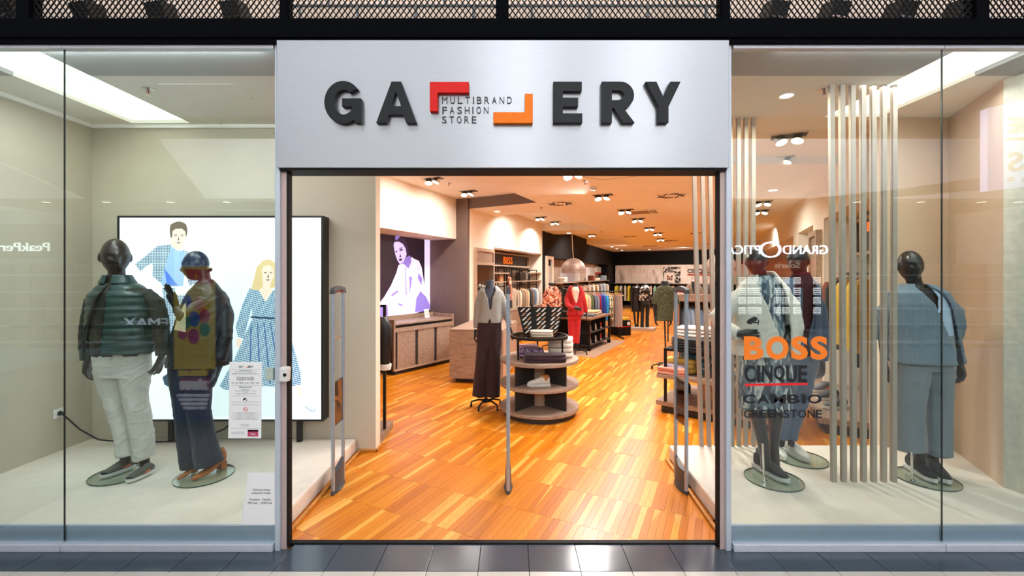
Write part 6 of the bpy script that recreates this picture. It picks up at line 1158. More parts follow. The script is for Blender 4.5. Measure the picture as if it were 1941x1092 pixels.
nich = [('cream', (226, 206, 180)), ('taupe', (150, 126, 104)), ('mushroom', (174, 146, 120)), ('pale sand', (222, 190, 150)), ('navy', (32, 34, 50)), ('brown', (118, 96, 80)), ('mid blue', (96, 122, 150)), ('off-white', (228, 220, 210)), ('light grey', (170, 166, 160))]
for i, (nm, c) in enumerate(nich): garment('%s shirt on the niche rail, %s from the camera end' % (nm, ['first', 'second', 'third', 'fourth', 'fifth', 'sixth', 'seventh', 'eighth', 'ninth'][i]), nl(LN * (0.46 + 0.055 * i), 1.41), aL, FAB('cloth_' + nm.replace(' ', '_').replace('-', '_'), c, 200, 0.15), 0.60, 0.40, 'shirt', 0.075, 'shirts on the niche rail', None, i)
garment('coral floral dress hanging in front of the niche shelves', nl(LN * 0.26, 1.72, 0.0), aL - 1.0, m_flor, 0.62, 0.36, 'dress', 0.09, None, None, 40); garment('black skirt hanging below the coral floral dress', nl(LN * 0.31, 1.38, 0.05), aL - 1.0, m_blkt, 0.50, 0.34, 'trousers', 0.08, None, None, 41, 'hanging_skirt', 'skirt')
for lab, nm, x, n, z, sz, mt in (('small black bag on the upper niche shelf', 'bag', 0.25, 0.15, 1.556, (0.26, 0.12, 0.10), m_blk), ('tan box on the upper niche shelf', 'box', 0.62, 0.15, 1.556, (0.2, 0.14, 0.13), M('tan_card', (176, 118, 72), 0.7)), ('dark brown leather bag on the right niche shelf', 'bag', 1.95, 0.12, 1.556, (0.42, 0.16, 0.22), M('dark_leather', (40, 30, 28), 0.4, 0, 0.3, 30))):
    p = mN @ Vector((x * LN / 3.4, n, z)); t = thing('hand' + nm if nm == 'bag' else 'gift_' + nm, lab, nm, p); MB().loft([[Vector((sx * sz[0] / 2 * k, sy * sz[1] / 2, zz)) for sx, sy in ((-1, -1), (1, -1), (1, 1), (-1, 1))] for zz, k in ((0, 1.0), (sz[2] * 0.6, 1.0), (sz[2], 0.78 if nm == 'bag' else 1.0))]).xf(Matrix.Translation(p) @ Matrix.Rotation(aL, 4, 'Z')).build('body', mt, t, None, 0.008)
    if nm == 'bag': MB().tube([p + Vector((math.cos(aL) * sz[0] * q_, math.sin(aL) * sz[0] * q_, sz[2] * (1 + w_))) for q_, w_ in ((-0.3, 0), (-0.22, 0.4), (0, 0.55), (0.22, 0.4), (0.3, 0))], 0.008, 6).build('handle', m_blk, t, 50)
    else: MB().box(-sz[0] / 2 - 0.004, sz[0] / 2 + 0.004, -sz[1] / 2 - 0.004, sz[1] / 2 + 0.004, sz[2] * 0.75, sz[2] + 0.004).xf(Matrix.Translation(p) @ Matrix.Rotation(aL, 4, 'Z')).build('lid', mt, t)
# tall oak mirror on the pier
t = thing('wall_mirror', 'tall oak framed mirror with a plain head panel on the cream pier', 'mirror', (A.x, A.y, 0.85)); m = LF(Lp(0.18), uL); W_ = tN0 - 0.24
m_mir = M('mirror_glass', (210, 208, 204), 0.03, 1.0, 0.01, 5)
for bx in ((0, 0.07, 0.5, 2.28), (W_ - 0.05, W_, 0.5, 2.28), (0.07, W_ - 0.05, 2.21, 2.28), (0.07, W_ - 0.05, 1.92, 1.98), (0.07, W_ - 0.05, 0.5, 0.58)): lb(MB().box(bx[0], bx[1], -0.05, -0.002, bx[2], bx[3]), 'frame_bar', m_wdl)
lb(MB().box(0.07, W_ - 0.05, -0.025, -0.004, 1.98, 2.21), 'head_panel', m_wd); lb(MB().box(0.13, W_ - 0.11, -0.02, -0.004, 0.60, 1.88), 'glass', m_mir); lb(MB().box(0.07, W_ - 0.05, -0.016, -0.003, 0.58, 1.92), 'backing', m_dark)
# ---- dark left wall: mirror, printed boards, shelf, rail
def DW(px, py, n): v = PW(px, py, A + nL * n, uL); return (v.xy - A).dot(uL), v.z
def onL(mb): return mb.xf(LF((A.x, A.y, 0), uL))
t0, z1 = DW(1035, 486, -0.03); t1, z0 = DW(1048, 560, -0.03); t = thing('wall_mirror', 'narrow cream framed mirror on the dark wall beyond the niche', 'mirror', (Lp(t0)[0], Lp(t0)[1], z0)); z1 = 1.7 + 37 * (L_at(t0).y - CY) / F; z0 = 0.9
for bx in ((t0, t0 + 0.16, z0, z1), (t1 - 0.16, t1, z0, z1), (t0 + 0.16, t1 - 0.16, z1 - 0.1, z1), (t0 + 0.16, t1 - 0.16, z0, z0 + 0.1)): onL(MB().box(bx[0], bx[1], -0.06, -0.005, bx[2], bx[3])).build('frame_bar', m_cream, t)
onL(MB().box(t0 + 0.16, t1 - 0.16, -0.03, -0.006, z0 + 0.1, z1 - 0.1)).build('glass', m_mir, t)
tB2, tC2 = L_px(1052), L_px(1151); t = thing('printed_boards', 'tall weathered plank boards with prints behind the pendant lamp', 'panel', (Lp(tB2)[0], Lp(tB2)[1], 1.2)); nbd = 9
for i in range(nbd):
    a_, b_ = lerp(tB2, tC2, i / nbd), lerp(tB2, tC2, (i + 1) / nbd); onL(MB().box(a_ + 0.008, b_ - 0.008, 0.44 - 0.01 * (i % 2), 0.5, 1.2, 2.27)).build('board', [m_wd, M('pale_print', (206, 196, 188), 0.7), m_wdl, M('lilac_print', (186, 178, 184), 0.7)][(0, 0, 3, 3, 1, 2, 1, 1, 0)[i]], t)
t = thing('wall_shelf', 'long dark shelf and rail along the black wall behind the red suit', 'shelf', (Lp(tB2)[0], Lp(tB2)[1], 1.3)); onL(MB().box(tB2, tC2 + 0.4, -0.05, 0.42, 1.42, 1.45)).build('board', m_wdl, t); onL(MB().tube([(tB2, 0.12, 1.34), (tC2 + 0.4, 0.12, 1.34)], 0.012, 8)).build('rail', m_blk, t)
for k in range(5): x = lerp(tB2, tC2 + 0.4, k / 4); onL(MB().box(x - 0.01, x + 0.01, 0.0, 0.42, 1.3, 1.42)).build('bracket', m_blk, t)
for i, (px, nm, c, n_) in enumerate(((1070, 'white pile of tops', (232, 222, 206), 2), (1124, 'rust brown pile of sweaters', (128, 62, 40), 3), (1134, 'cream sweater', (226, 206, 180), 1), (1146, 'blue and white pile of shirts', (170, 186, 200), 3))):
    tt, _ = DW(px, 541, 0.05); p = LF((A.x, A.y, 0), uL) @ Vector((tt, 0.12, 1.451)); folded('folded_clothes', nm + ' on the long shelf along the black wall', 'clothes', p, (0.3, 0.34, 0.06 * n_ + 0.06), n_, [FAB('pile_%d' % i, c)], aL, 'piles on the black wall shelf', i, 0.4)
p = onL(MB().box(*(lambda a, b: (a, b, 0.36, 0.43))(DW(1129, 0, 0.4)[0], DW(1140.5, 0, 0.4)[0]), 1.86, 2.14)); t = thing('emblem_board', 'pale square sign with a red foot on the printed boards', 'sign', p.v[0]); p.build('board', M('sign_cream', (226, 222, 204), 0.5), t); onL(MB().box(DW(1129, 0, 0.4)[0], DW(1140.5, 0, 0.4)[0], 0.35, 0.425, 1.78, 1.86)).build('red_foot', M('sign_red', (196, 40, 34), 0.5), t)
for k in range(4): x = lerp(DW(1129, 0, 0.4)[0], DW(1140.5, 0, 0.4)[0], (k + 0.5) / 4); onL(MB().box(x - 0.03, x + 0.03, 0.352, 0.36, 1.9, 2.1)).build('stroke', M('sign_grey', (120, 116, 96), 0.5), t)
dk = [('black puffer jacket', (24, 24, 26)), ('dark olive jacket', (54, 54, 38)), ('charcoal jacket', (50, 50, 52)), ('white shirt', (226, 222, 214)), ('pale pink shirt', (222, 190, 180)), ('cream blouse', (228, 214, 192)), ('white blouse with lace', (236, 232, 226)), ('sand shirt', (206, 184, 154)), ('grey marl top', (150, 146, 142)), ('light blue shirt', (176, 196, 214)), ('ivory top', (234, 226, 210))]
for i, (nm, c) in enumerate(dk): p = LF((A.x, A.y, 0), uL) @ Vector((lerp(tB2 + 0.2, tC2, i / 10.5), 0.12, 1.338)); garment(nm + ' on the rail under the long dark shelf', p, aL, FAB('rail_' + nm.replace(' ', '_'), c), 0.70, 0.42, 'shirt', 0.14, 'clothes under the long shelf', None, 60 + i)
# ---- display cart, rug, colour-sorted rail
pts = [PZ(1036, 668, 0), PZ(1126, 679, 0), PZ(1186, 647, 0), PZ(1112, 640, 0)]; t = MB().slab([(p.x, p.y) for p in pts], 0.0005, 0.008).build('rug', FAB('taupe_rug', (150, 116, 90), 120, 0.4), None); tag(t, 'flat taupe rug under the black display cart', 'rug')
p1, p2_ = PZ(1118, 667, 0), PZ(1157, 650, 0); d = (p2_ - p1).xy; W_ = d.length; m = LF((p1.x, p1.y, 0), d); t = thing('display_cart', 'black display cart with an oak top and shoe cubbies behind the red suit', 'cart', (p1.x, p1.y, 0))
lb(MB().box(-0.03, W_ + 0.03, -0.03, 0.84, 0.70, 0.74), 'top', WOOD('cart_oak', (126, 92, 66)), 0.004)
for x in (0.0, W_ - 0.05): lb(MB().box(x, x + 0.05, 0.0, 0.05, 0.10, 0.70), 'upright', m_blk); lb(MB().box(x, x + 0.05, 0.76, 0.81, 0.10, 0.70), 'upright', m_blk)
lb(MB().box(0, W_, 0.33, 0.80, 0.14, 0.70), 'carcass', m_black); lb(MB().box(0, 0.02, 0.02, 0.8, 0.14, 0.70), 'end_panel', m_black)
for z in (0.12, 0.40): lb(MB().box(0.0, W_, 0.0, 0.4, z, z + 0.025), 'shelf', m_dark)
for k in (1, 2, 3): lb(MB().box(W_ * k / 4 - 0.008, W_ * k / 4 + 0.008, 0.01, 0.36, 0.14, 0.70), 'divider', m_black)
for x in (0.03, W_ - 0.03):
    for y in (0.03, 0.78): MB().cyl(m @ Vector((x - 0.012, y, 0.05)), m @ Vector((x + 0.012, y, 0.05)), 0.049, None, 14).build('caster', m_blk, t, 40)
cl_ = [(226, 220, 214), (214, 206, 200), (190, 40, 40), (206, 202, 198)]
for r_, z in enumerate((0.4255, 0.1455)):
    for k in range(4):
        p = m @ Vector((W_ * (k + 0.5) / 4, 0.10, z)); c = cl_[k]; t2 = thing('pump_shoe', '%s shoe in the %s row of the display cart, %s from near end' % (('white', 'pale grey', 'red', 'silver')[k], ('upper', 'lower')[r_], ('first', 'second', 'third', 'fourth')[k]), 'shoe', p, 'shoes in the cart cubbies')
        shoe(t2, p + Vector((0.06, 0.12, 0.0)), p + Vector((-0.05, -0.12, 0.0)), 'sock', (M('shoe_%d' % k, c, 0.4), m_sole), 0.9)
folded('folded_clothes', 'black folded clothes on the near end of the display cart', 'clothes', m @ Vector((0.15, 0.5, 0.741)), (0.30, 0.5, 0.13), 3, [m_blkt], math.atan2(d.y, d.x), None, 71, 0.5); folded('folded_clothes', 'tan folded clothes on the far end of the display cart', 'clothes', m @ Vector((W_ - 0.35, 0.42, 0.741)), (0.6, 0.5, 0.09), 2, [FAB('tan_cloth', (206, 168, 120))], math.atan2(d.y, d.x), None, 72, 0.6)
folded('folded_clothes', 'grey patterned folded clothes in the middle of the display cart', 'clothes', m @ Vector((0.62, 0.25, 0.741)), (0.36, 0.34, 0.05), 2, [PAT('grey_pattern', 'voronoi', [(60, 64, 70), (150, 150, 150), (90, 94, 100)], (50, 50, 50))], math.atan2(d.y, d.x), None, 73, 0.6)
Y = 9.15; ra, rb2 = P(1098, 552.5, Y), P(1176, 554.5, Y); t = thing('clothes_rail', 'black clothes rail of colour-sorted clothes behind the display cart', 'rail', (ra.x, Y, 0))
MB().tube([ra, Vector((rb2.x, Y, ra.z))], 0.014, 8).build('bar', m_blk, t, 40)
for x in (ra.x, rb2.x): MB().box(x - 0.014, x + 0.014, Y - 0.014, Y + 0.014, 0.0, ra.z + 0.02).build('post', m_blk, t); MB().box(x - 0.02, x + 0.02, Y - 0.3, Y + 0.3, 0, 0.04).build('foot', m_blk, t)
rc = [('cream', (238, 218, 176)), ('pale yellow', (240, 214, 140)), ('blush pink', (232, 190, 176)), ('sand', (214, 184, 146)), ('olive green', (88, 102, 58)), ('charcoal', (62, 62, 66)), ('slate grey', (104, 112, 130)), ('steel grey', (128, 134, 148)), ('crimson', (176, 22, 36)), ('royal blue', (28, 40, 140)), ('ultramarine', (34, 60, 150)), ('bright blue', (28, 128, 190)), ('azure', (36, 142, 206)), ('green leaf print', (120, 134, 90)), ('brown and cream print', (150, 120, 92)), ('cocoa brown', (106, 76, 58))]
for i, (nm, c) in enumerate(rc): garment('%s top on the colour-sorted rail' % nm, Vector((lerp(ra.x + 0.05, rb2.x - 0.28, i / 15.0), Y, ra.z)), 0.08 * (i % 3 - 1) + 0.25, FAB('sorted_' + nm.replace(' ', '_'), c) if 'print' not in nm else PAT('sorted_' + nm.replace(' ', '_'), 'voronoi', [c, (226, 214, 186), tuple(int(v * 0.6) for v in c)], (30, 30, 30)), 0.60 + 0.10 * (i % 3), 0.42, 'shirt', 0.062, 'clothes on the colour-sorted rail', None, 80 + i)
for i in range(4): garment('%s pair of taupe trousers at the front end of the colour-sorted rail' % ord_[i], Vector((lerp(rb2.x - 0.23, rb2.x - 0.03, i / 3.0), Y - 0.03, ra.z)), 0.12 * i, FAB('taupe_trousers_%d' % i, (150 + 8 * i, 134 + 5 * i, 128 + 3 * i)), 0.95, 0.42, 'trousers', 0.06, 'taupe trousers on the rail end', None, 100 + i)
# ---- black bargain box
c_ = PZ(1188, 634, 0); m = LF((PZ(1160, 637, 0).x, 9.6, 0), (0.95, -0.2)); d_ = 0.62
t = thing('display_box', 'black display box with a red stripe beside the taupe trousers', 'box', (c_.x, c_.y, 0)); m = LF((PZ(1172, 637, 0).x, PZ(1172, 637, 0).y, 0), (0.93, 0.36)); lb(MB().box(0, 0.42, 0, 0.5, 0, 0.42), 'body', m_black); lb(MB().box(-0.004, 0.424, -0.004, 0.504, 0.24, 0.262), 'stripe', M('stripe_red', (196, 30, 26), 0.5)); lb(MB().box(0.30, 0.39, -0.006, 0.0, 0.29, 0.38), 'label', m_white)
for nm, c, x in (('bright blue', (30, 120, 180), 0.09), ('yellow', (236, 190, 40), 0.23), ('golden yellow', (226, 176, 36), 0.35)): folded('folded_shirt', nm + ' folded top on the black display box', 'top', m @ Vector((x, 0.2, 0.421)), (0.12, 0.3, 0.08), 2, [FAB('box_' + nm.replace(' ', '_'), c)], 0.36, None, int(x * 100), 0.5)
# ---- rails along the back wall
m = LF(B_at(0.0, 0.0), dB); t = thing('wall_rail', 'long clothes rail along the printed back wall', 'rail', (B_at(0.1)[0], B_at(0.1)[1], 1.2)); lb(MB().box(0.15, 8.2, -0.5, -0.08, 1.235, 1.265), 'shelf', m_wdl); lb(MB().tube([(0.15, -0.36, 1.17), (8.2, -0.36, 1.17)], 0.016, 8), 'bar', m_blk)
for k in range(8): lb(MB().box(0.2 + k * 1.13, 0.23 + k * 1.13, -0.4, -0.08, 0.0 if k % 2 == 0 else 1.1, 1.235), 'bracket', m_blk)
aB = math.atan2(dB.y, dB.x); bk = [('lemon', (230, 206, 60)), ('white', (232, 226, 216)), ('ivory', (226, 210, 186)), ('yellow', (236, 200, 40)), ('black', (20, 20, 20)), ('jet black', (14, 14, 14)), ('black satin', (26, 26, 28)), ('dark grey', (44, 44, 46)), ('pink', (226, 180, 166)), ('mint', (150, 190, 160)), ('gold', (196, 160, 70)), ('rose', (206, 130, 120)), ('beige', (216, 190, 158)), ('peach', (232, 186, 150)), ('cream', (236, 220, 196)), ('light pink', (232, 200, 190)), ('sand', (210, 182, 146)), ('champagne', (232, 208, 176)), ('brown', (120, 84, 60)), ('teal', (40, 92, 90)), ('white linen', (238, 234, 226)), ('apricot', (234, 176, 120)), ('burgundy', (96, 26, 40)), ('navy', (30, 34, 60))]
for i, (nm, c) in enumerate(bk): garment('%s garment on the rail along the back wall' % nm, m @ Vector((0.3 + i * 0.235, -0.36, 1.17)), aB + 0.5 * ((i % 3) - 1) * 0.3, FAB('back_' + nm.replace(' ', '_'), c), 0.90, 0.46, 'dress' if i % 2 else 'shirt', 0.12, 'clothes along the back wall', None, 120 + i)
sgp = [B_at(4.6, 0.09)]
mB_ = LF(B_at(0.0, 0.055), dB); s0 = (PW(1303, 515, Cc - nB * 0.09, dB).xy - Vector(B_at(0, 0.09))).dot(dB); s1 = (PW(1346, 515, Cc - nB * 0.09, dB).xy - Vector(B_at(0, 0.09))).dot(dB)
t = thing('wall_lettering', 'dark raised word underlined in red on the printed back wall', 'lettering', (B_at(s0)[0], B_at(s0)[1], 1.8)); q = text_mb('CINQUE', s0, s1, 1.80, 2.05, -0.06, 0.05, 0.02); q.xf(mB_).build('letters', m_dark, t); MB().box(s0, s1, -0.08, -0.03, 1.72, 1.77).xf(mB_).build('underline', M('wall_red', (190, 28, 34), 0.5), t)
s0, s1 = ((PW(px, 515, Cc - nB * 0.09, dB).xy - Vector(B_at(0, 0.09))).dot(dB) for px in (1257.5, 1290)); t = thing('photo_collage', 'tall black and white photo collage on the back wall behind the green T-shirt', 'picture', (B_at(s0)[0], B_at(s0)[1], 1.3))
MB().box(s0, s1, -0.05, -0.02, 1.26, 2.16).xf(mB_).build('photo', PAT('photo_mosaic', 'voronoi', [(40, 36, 34), (150, 140, 130), (220, 210, 200), (90, 82, 76)], (9, 9, 9)), t); MB().box(s0 + 0.05, s0 + (s1 - s0) * 0.66, -0.08, -0.05, 1.3, 1.85).xf(mB_).build('framed_print', M('print_paper', (226, 214, 202), 0.6), t); MB().box(s0 + 0.2, s0 + (s1 - s0) * 0.55, -0.085, -0.08, 1.42, 1.72).xf(mB_).build('print_image', PAT('print_mosaic', 'voronoi', [(90, 70, 80), (200, 120, 90), (236, 226, 216), (60, 60, 70)], (16, 16, 16)), t)
# ---- grey wall unit behind the slats, with jeans shirts
q0 = PZ(1283, 690, 0); m = LF((q0.x, q0.y, 0), (0.9, -0.42)); t = thing('shelf_unit', 'grey oak shelf unit with hanging denim behind the door slats', 'shelving', (q0.x, q0.y, 0))
zt3 = 1.7 - (561 - 522) / F * (q0.y - CY)
lb(MB().box(0, 0.04, 0.0, 0.9, 0, zt3), 'side_panel', m_wdv); lb(MB().box(1.5, 1.54, 0.0, 0.9, 0, zt3), 'side_panel', m_wdv); lb(MB().box(0.0, 1.54, 0.0, 0.9, zt3, zt3 + 0.03), 'top', m_wd); lb(MB().box(0.04, 1.5, 0.86, 0.9, 0, zt3), 'back_panel', m_wdl); lb(MB().box(0.04, 1.5, 0.0, 0.05, zt3 - 0.10, zt3), 'head_rail', m_wd); lb(MB().box(0.04, 1.5, 0.05, 0.86, 0.08, 0.12), 'bottom', m_wd)
lb(MB().tube([(0.04, 0.35, zt3 - 0.17), (1.5, 0.35, zt3 - 0.17)], 0.012, 8), 'rail', m_blk)
jn = [('light denim', (136, 166, 196)), ('pale blue', (150, 178, 204)), ('washed blue', (110, 146, 182)), ('mid blue', (96, 134, 172)), ('off-white', (226, 216, 202)), ('black', (30, 28, 28)), ('dark brown', (60, 42, 34)), ('rust', (186, 92, 44)), ('orange', (206, 110, 50)), ('charcoal', (50, 50, 52))]
for i, (nm, c) in enumerate(jn): garment('%s shirt in the grey shelf unit behind the slats' % nm, m @ Vector((0.12 + 0.075 * i + (0.12 if i > 3 else 0), 0.35, zt3 - 0.17)), math.atan2(-0.42, 0.9) + 0.35, FAB('unit_' + nm.replace(' ', '_').replace('-', '_'), c), 0.55, 0.42, 'shirt', 0.07, 'shirts in the grey unit', None, 160 + i)
m_tweed = FAB('brown_tweed', (112, 86, 66), 120, 0.3, 0.2); m_dbr = FAB('dark_brown_coat', (58, 40, 32), 140, 0.3)
for px, mt, lab in ((1315, m_tweed, 'headless bust in a brown tweed blazer on the grey shelf unit'), (1353, m_dbr, 'headless bust in a dark brown coat on the grey shelf unit, behind the last slat')):
    Y = q0.y + 0.18 - (0.18 if px > 1330 else 0); t2 = thing('display_bust', lab, 'mannequin', Vector((P(px, 0, Y).x, Y, zt3 + 0.03)))
    MB().loft(sil(Y, [(534, px - 4.5, px + 4.5, 0, 0.9), (545, px - 5, px + 5, 0, 0.9), (559, px - 8, px + 8)], 0.7)).build('neck_form', m_formb, t2, 50)
    sewn(t2, 'blazer', shell(Y, [(537, px - 8, px + 8, -40, 40, 0.8), (541, px - 13, px + 13, -34, 34), (548, px - 16, px + 16, -24, 24), (560.3, px - 16.5, px + 16.5, -10, 10)], 0.6, 0, 36, 0.03), mt, 0.012, 0.004)
# ---- two-level display table by the right platform
pa, pb = PZ(1243, 758, 0.15), PZ(1355, 778, 0.15); d = (pb - pa).xy; m = LF((pa.x, pa.y, 0), d); t = thing('display_table', 'low oak display table with a black frame by the right platform', 'table', (pa.x, pa.y, 0)); aT = math.atan2(d.y, d.x)
lb(MB().box(0.05, 1.35, 0.06, 1.0, 0, 0.095), 'plinth', m_dark); lb(MB().box(0, 1.4, 0, 1.06, 0.095, 0.15), 'base_board', m_wd, 0.003); lb(MB().box(0.03, 1.42, -0.06, 0.85, 0.445, 0.49), 'middle_board', m_wd, 0.003); lb(MB().box(0.5, 1.0, 0.15, 0.2, 0.15, 0.445), 'cross_panel', m_wd)
for x, y in ((0.10, 0.0), (1.34, 0.0), (0.10, 0.74), (1.34, 0.74)): lb(MB().box(x, x + 0.03, y, y + 0.03, 0.15, 0.80), 'post', m_blk)
lb(MB().box(0.10, 1.37, 0.0, 0.77, 0.775, 0.805), 'top_frame', m_blk)
for lab, nm, x, y, z, sz, n_, mt in (('black denim pile on the top of the display table', 'folded_jeans', 0.45, 0.25, 0.806, (0.62, 0.36, 0.13), 4, FAB('black_denim', (30, 31, 36))), ('white folded tops on the black denim pile', 'folded_clothes', 0.38, 0.33, 0.937, (0.44, 0.28, 0.12), 3, m_offw), ('cream folded tops at the right of the display table top', 'folded_clothes', 0.98, 0.22, 0.806, (0.36, 0.34, 0.16), 3, FAB('cream_top', (230, 214, 192))), ('terracotta folded shirts at the back of the display table top', 'folded_clothes', 0.9, 0.58, 0.806, (0.3, 0.26, 0.28), 4, FAB('terracotta', (170, 84, 48))),
                                     ('blue patterned folded scarves, topmost on the middle board', 'folded_scarf', 0.38, 0.45, 0.491, (0.40, 0.3, 0.22), 3, PAT('blue_print', 'voronoi', [(70, 110, 140), (206, 214, 206), (110, 150, 160), (40, 70, 100)], (30, 30, 30))), ('yellow folded tops on the middle board', 'folded_clothes', 0.24, 0.24, 0.491, (0.36, 0.2, 0.17), 3, FAB('yellow_top', (236, 194, 92))), ('lilac and white folded tops on the middle board', 'folded_clothes', 0.20, 0.10, 0.491, (0.28, 0.12, 0.11), 3, FAB('lilac_top', (200, 190, 214))), ('pink folded tops at the near edge of the middle board', 'folded_clothes', 0.20, -0.0, 0.491, (0.36, 0.10, 0.085), 3, FAB('pink_top', (214, 146, 128))), ('grey folded knitwear at the right of the middle board', 'folded_clothes', 1.15, 0.25, 0.491, (0.3, 0.36, 0.2), 4, FAB('grey_knit', (168, 160, 150)))):
    folded(nm, lab, {'folded_jeans': 'jeans', 'folded_scarf': 'scarf'}.get(nm, 'clothes'), m @ Vector((x, y, z)), sz, n_, [mt], aT, None, len(lab), 0.45)
p = m @ Vector((0.16, 0.55, 0.151)); t = thing('handbag', 'small black handbag on the base board of the display table', 'bag', p); MB().loft([[p + Vector((sx * 0.09 * k, sy * 0.05, z)) for sx, sy in ((-1, -1), (1, -1), (1, 1), (-1, 1))] for z, k in ((0, 1), (0.1, 1.0), (0.14, 0.8))]).build('body', m_bj, t, None, 0.01); MB().tube([p + Vector((-0.06, 0, 0.13)), p + Vector((-0.04, 0, 0.22)), p + Vector((0.04, 0, 0.22)), p + Vector((0.06, 0, 0.13))], 0.007, 6).build('handle', m_bj, t, 50)
# ---- right wall niche
mR = LF((Rt.x, Rt.y, 0), uR)          # x along the wall, -y towards the niche
def rb_(mb, nm, mat, root, bv=0.0): return mb.xf(mR).build(nm, mat, root, None, bv)
t = thing('wall_platform', 'low oak platform with a dark plinth along the right shop wall', 'platform', (Rt.x, Rt.y, 0)); rb_(MB().box(0.45, 7.0, -0.55, 0.36, 0.10, 0.17), 'board', m_wd, t, 0.003); rb_(MB().box(0.45, 7.0, -0.5, 0.30, 0, 0.10), 'plinth', m_dark, t)
t = thing('wall_board', 'framed oak head board with glowing letters in the right wall niche', 'sign', (Rp_(0.8)[0], Rp_(0.8)[1], 2.0)); rb_(MB().box(0.5, 2.2, -0.4, -0.36, 2.0, 2.4), 'board', m_dark, t)
for z in (1.96, 2.40): rb_(MB().box(0.5, 2.2, -0.40, -0.30, z, z + 0.04), 'frame_bar', m_wdl, t)
rb_(MB().box(2.16, 2.2, -0.4, -0.30, 2.0, 2.4), 'frame_bar', m_wdl, t)
def RWx(px, n): v = PW(px, 430, Rt + nR * n, uR); return (v.xy - Rt).dot(uR), v.z
xa, z_ = RWx(1645, 0.34); xb_, _ = RWx(1668, 0.34)
q = text_mb('BOSS', 0, 1, z_ - 0.06, z_ + 0.06, -0.335, 0.006, 0.03, 1); hi, lo = max(xa, xb_), min(xa, xb_)
for v in q.v: v.x = lo + v.x * (hi - lo) if False else lo + v.x * (hi - lo); v.y = -0.335 + (v.y + 0.335)
q.xf(mR).build('lettering', m_glow, t)
t = thing('niche_rail', 'black rail across the right wall niche', 'rail', (Rp_(0.8)[0], Rp_(0.8)[1], 1.7)); rb_(MB().tube([(0.5, -0.22, 1.72), (2.2, -0.22, 1.72)], 0.013, 8), 'bar', m_blk, t)
for x in (0.52, 2.18): rb_(MB().box(x - 0.012, x + 0.012, -0.36, -0.2, 1.70, 1.74), 'bracket', m_blk, t)
for x in (0.52, 1.3, 2.18): rb_(MB().box(x - 0.012, x + 0.012, -0.34, -0.31, 0.17, 1.96), 'upright', m_blk, t)
aR = math.atan2(uR.y, uR.x); m_yel = FAB('mustard_wool', (196, 158, 52), 160, 0.25)
for i, (x, nm, mt, kd, L_) in enumerate(((0.75, 'mustard yellow coat nearest the partition', m_yel, 'coat', 0.85), (0.98, 'black trousers between the mustard coats', m_blkt, 'trousers', 1.05), (1.22, 'second mustard yellow coat', m_yel, 'coat', 0.85), (1.45, 'dark grey coat', FAB('dark_grey_wool', (52, 52, 56)), 'coat', 0.9), (1.7, 'black coat', m_blkt, 'coat', 0.95), (1.95, 'rust brown jacket', FAB('rust_wool', (120, 60, 40)), 'coat', 0.8))): garment(nm + ' in the right wall niche', mR @ Vector((x, -0.10, 1.71)), aR + 0.9, mt, L_, 0.46, kd, 0.10, 'coats in the right wall niche', None, 180 + i)
for i, x in enumerate((0.9, 1.3, 1.7)):
    p = mR @ Vector((x, 0.12, 0.171)); t2 = thing('sneaker', '%s dark sneaker on the oak platform under the coats' % ord_[i], 'sneaker', p, 'sneakers on the oak platform'); mt = (M('sneaker_grey', (70, 72, 76), 0.6), M('sneaker_black', (36, 36, 38), 0.6), M('sneaker_mid', (100, 100, 104), 0.6))[i]; shoe(t2, p + Vector((0.13, 0.02, 0)), p + Vector((-0.15, -0.02, 0)), 'sneaker', (mt, m_sole, m_lace, mt, m_coral))
t = thing('oak_column', 'oak clad column with a framed panel on the right shop wall', 'column', (Rp_(2.3)[0], Rp_(2.3)[1], 0)); rb_(MB().box(2.36, 2.95, 0.0, 0.05, 0.17, 2.32), 'panel', m_wdv, t)
for bx in ((2.34, 2.42, 0.17, 2.36), (2.90, 2.98, 0.17, 2.36)): rb_(MB().box(bx[0], bx[1], 0.0, 0.08, bx[2], bx[3]), 'frame_bar', m_wdl, t)
rb_(MB().box(2.42, 2.90, 0.0, 0.08, 2.28, 2.36), 'frame_bar', m_wdl, t); rb_(MB().box(2.42, 2.90, 0.0, 0.08, 1.5, 1.56), 'frame_bar', m_wdl, t)
for i, (x, nm, c) in enumerate(((3.25, 'yellow', (206, 168, 60)), (3.42, 'pale blue', (178, 196, 214)), (3.59, 'white', (228, 224, 216)), (3.76, 'beige', (200, 176, 146)), (3.93, 'sky blue', (160, 184, 208)), (4.10, 'cream', (230, 216, 192)))): garment('%s shirt past the oak column on the right wall' % nm, mR @ Vector((x, 0.12, 1.45)), aR + 0.3, FAB('past_' + nm.replace(' ', '_'), c), 0.8, 0.44, 'shirt', 0.07, 'shirts past the oak column', None, 200 + i)
t = thing('niche_rail', 'black rail past the oak column on the right wall', 'rail', (Rp_(3.1)[0], Rp_(3.1)[1], 1.45)); rb_(MB().tube([(3.1, 0.12, 1.45), (4.4, 0.12, 1.45)], 0.013, 8), 'bar', m_blk, t)
for x in (3.12, 4.38): rb_(MB().box(x - 0.012, x + 0.012, 0.10, 0.14, 0.17, 1.47), 'post', m_blk, t)
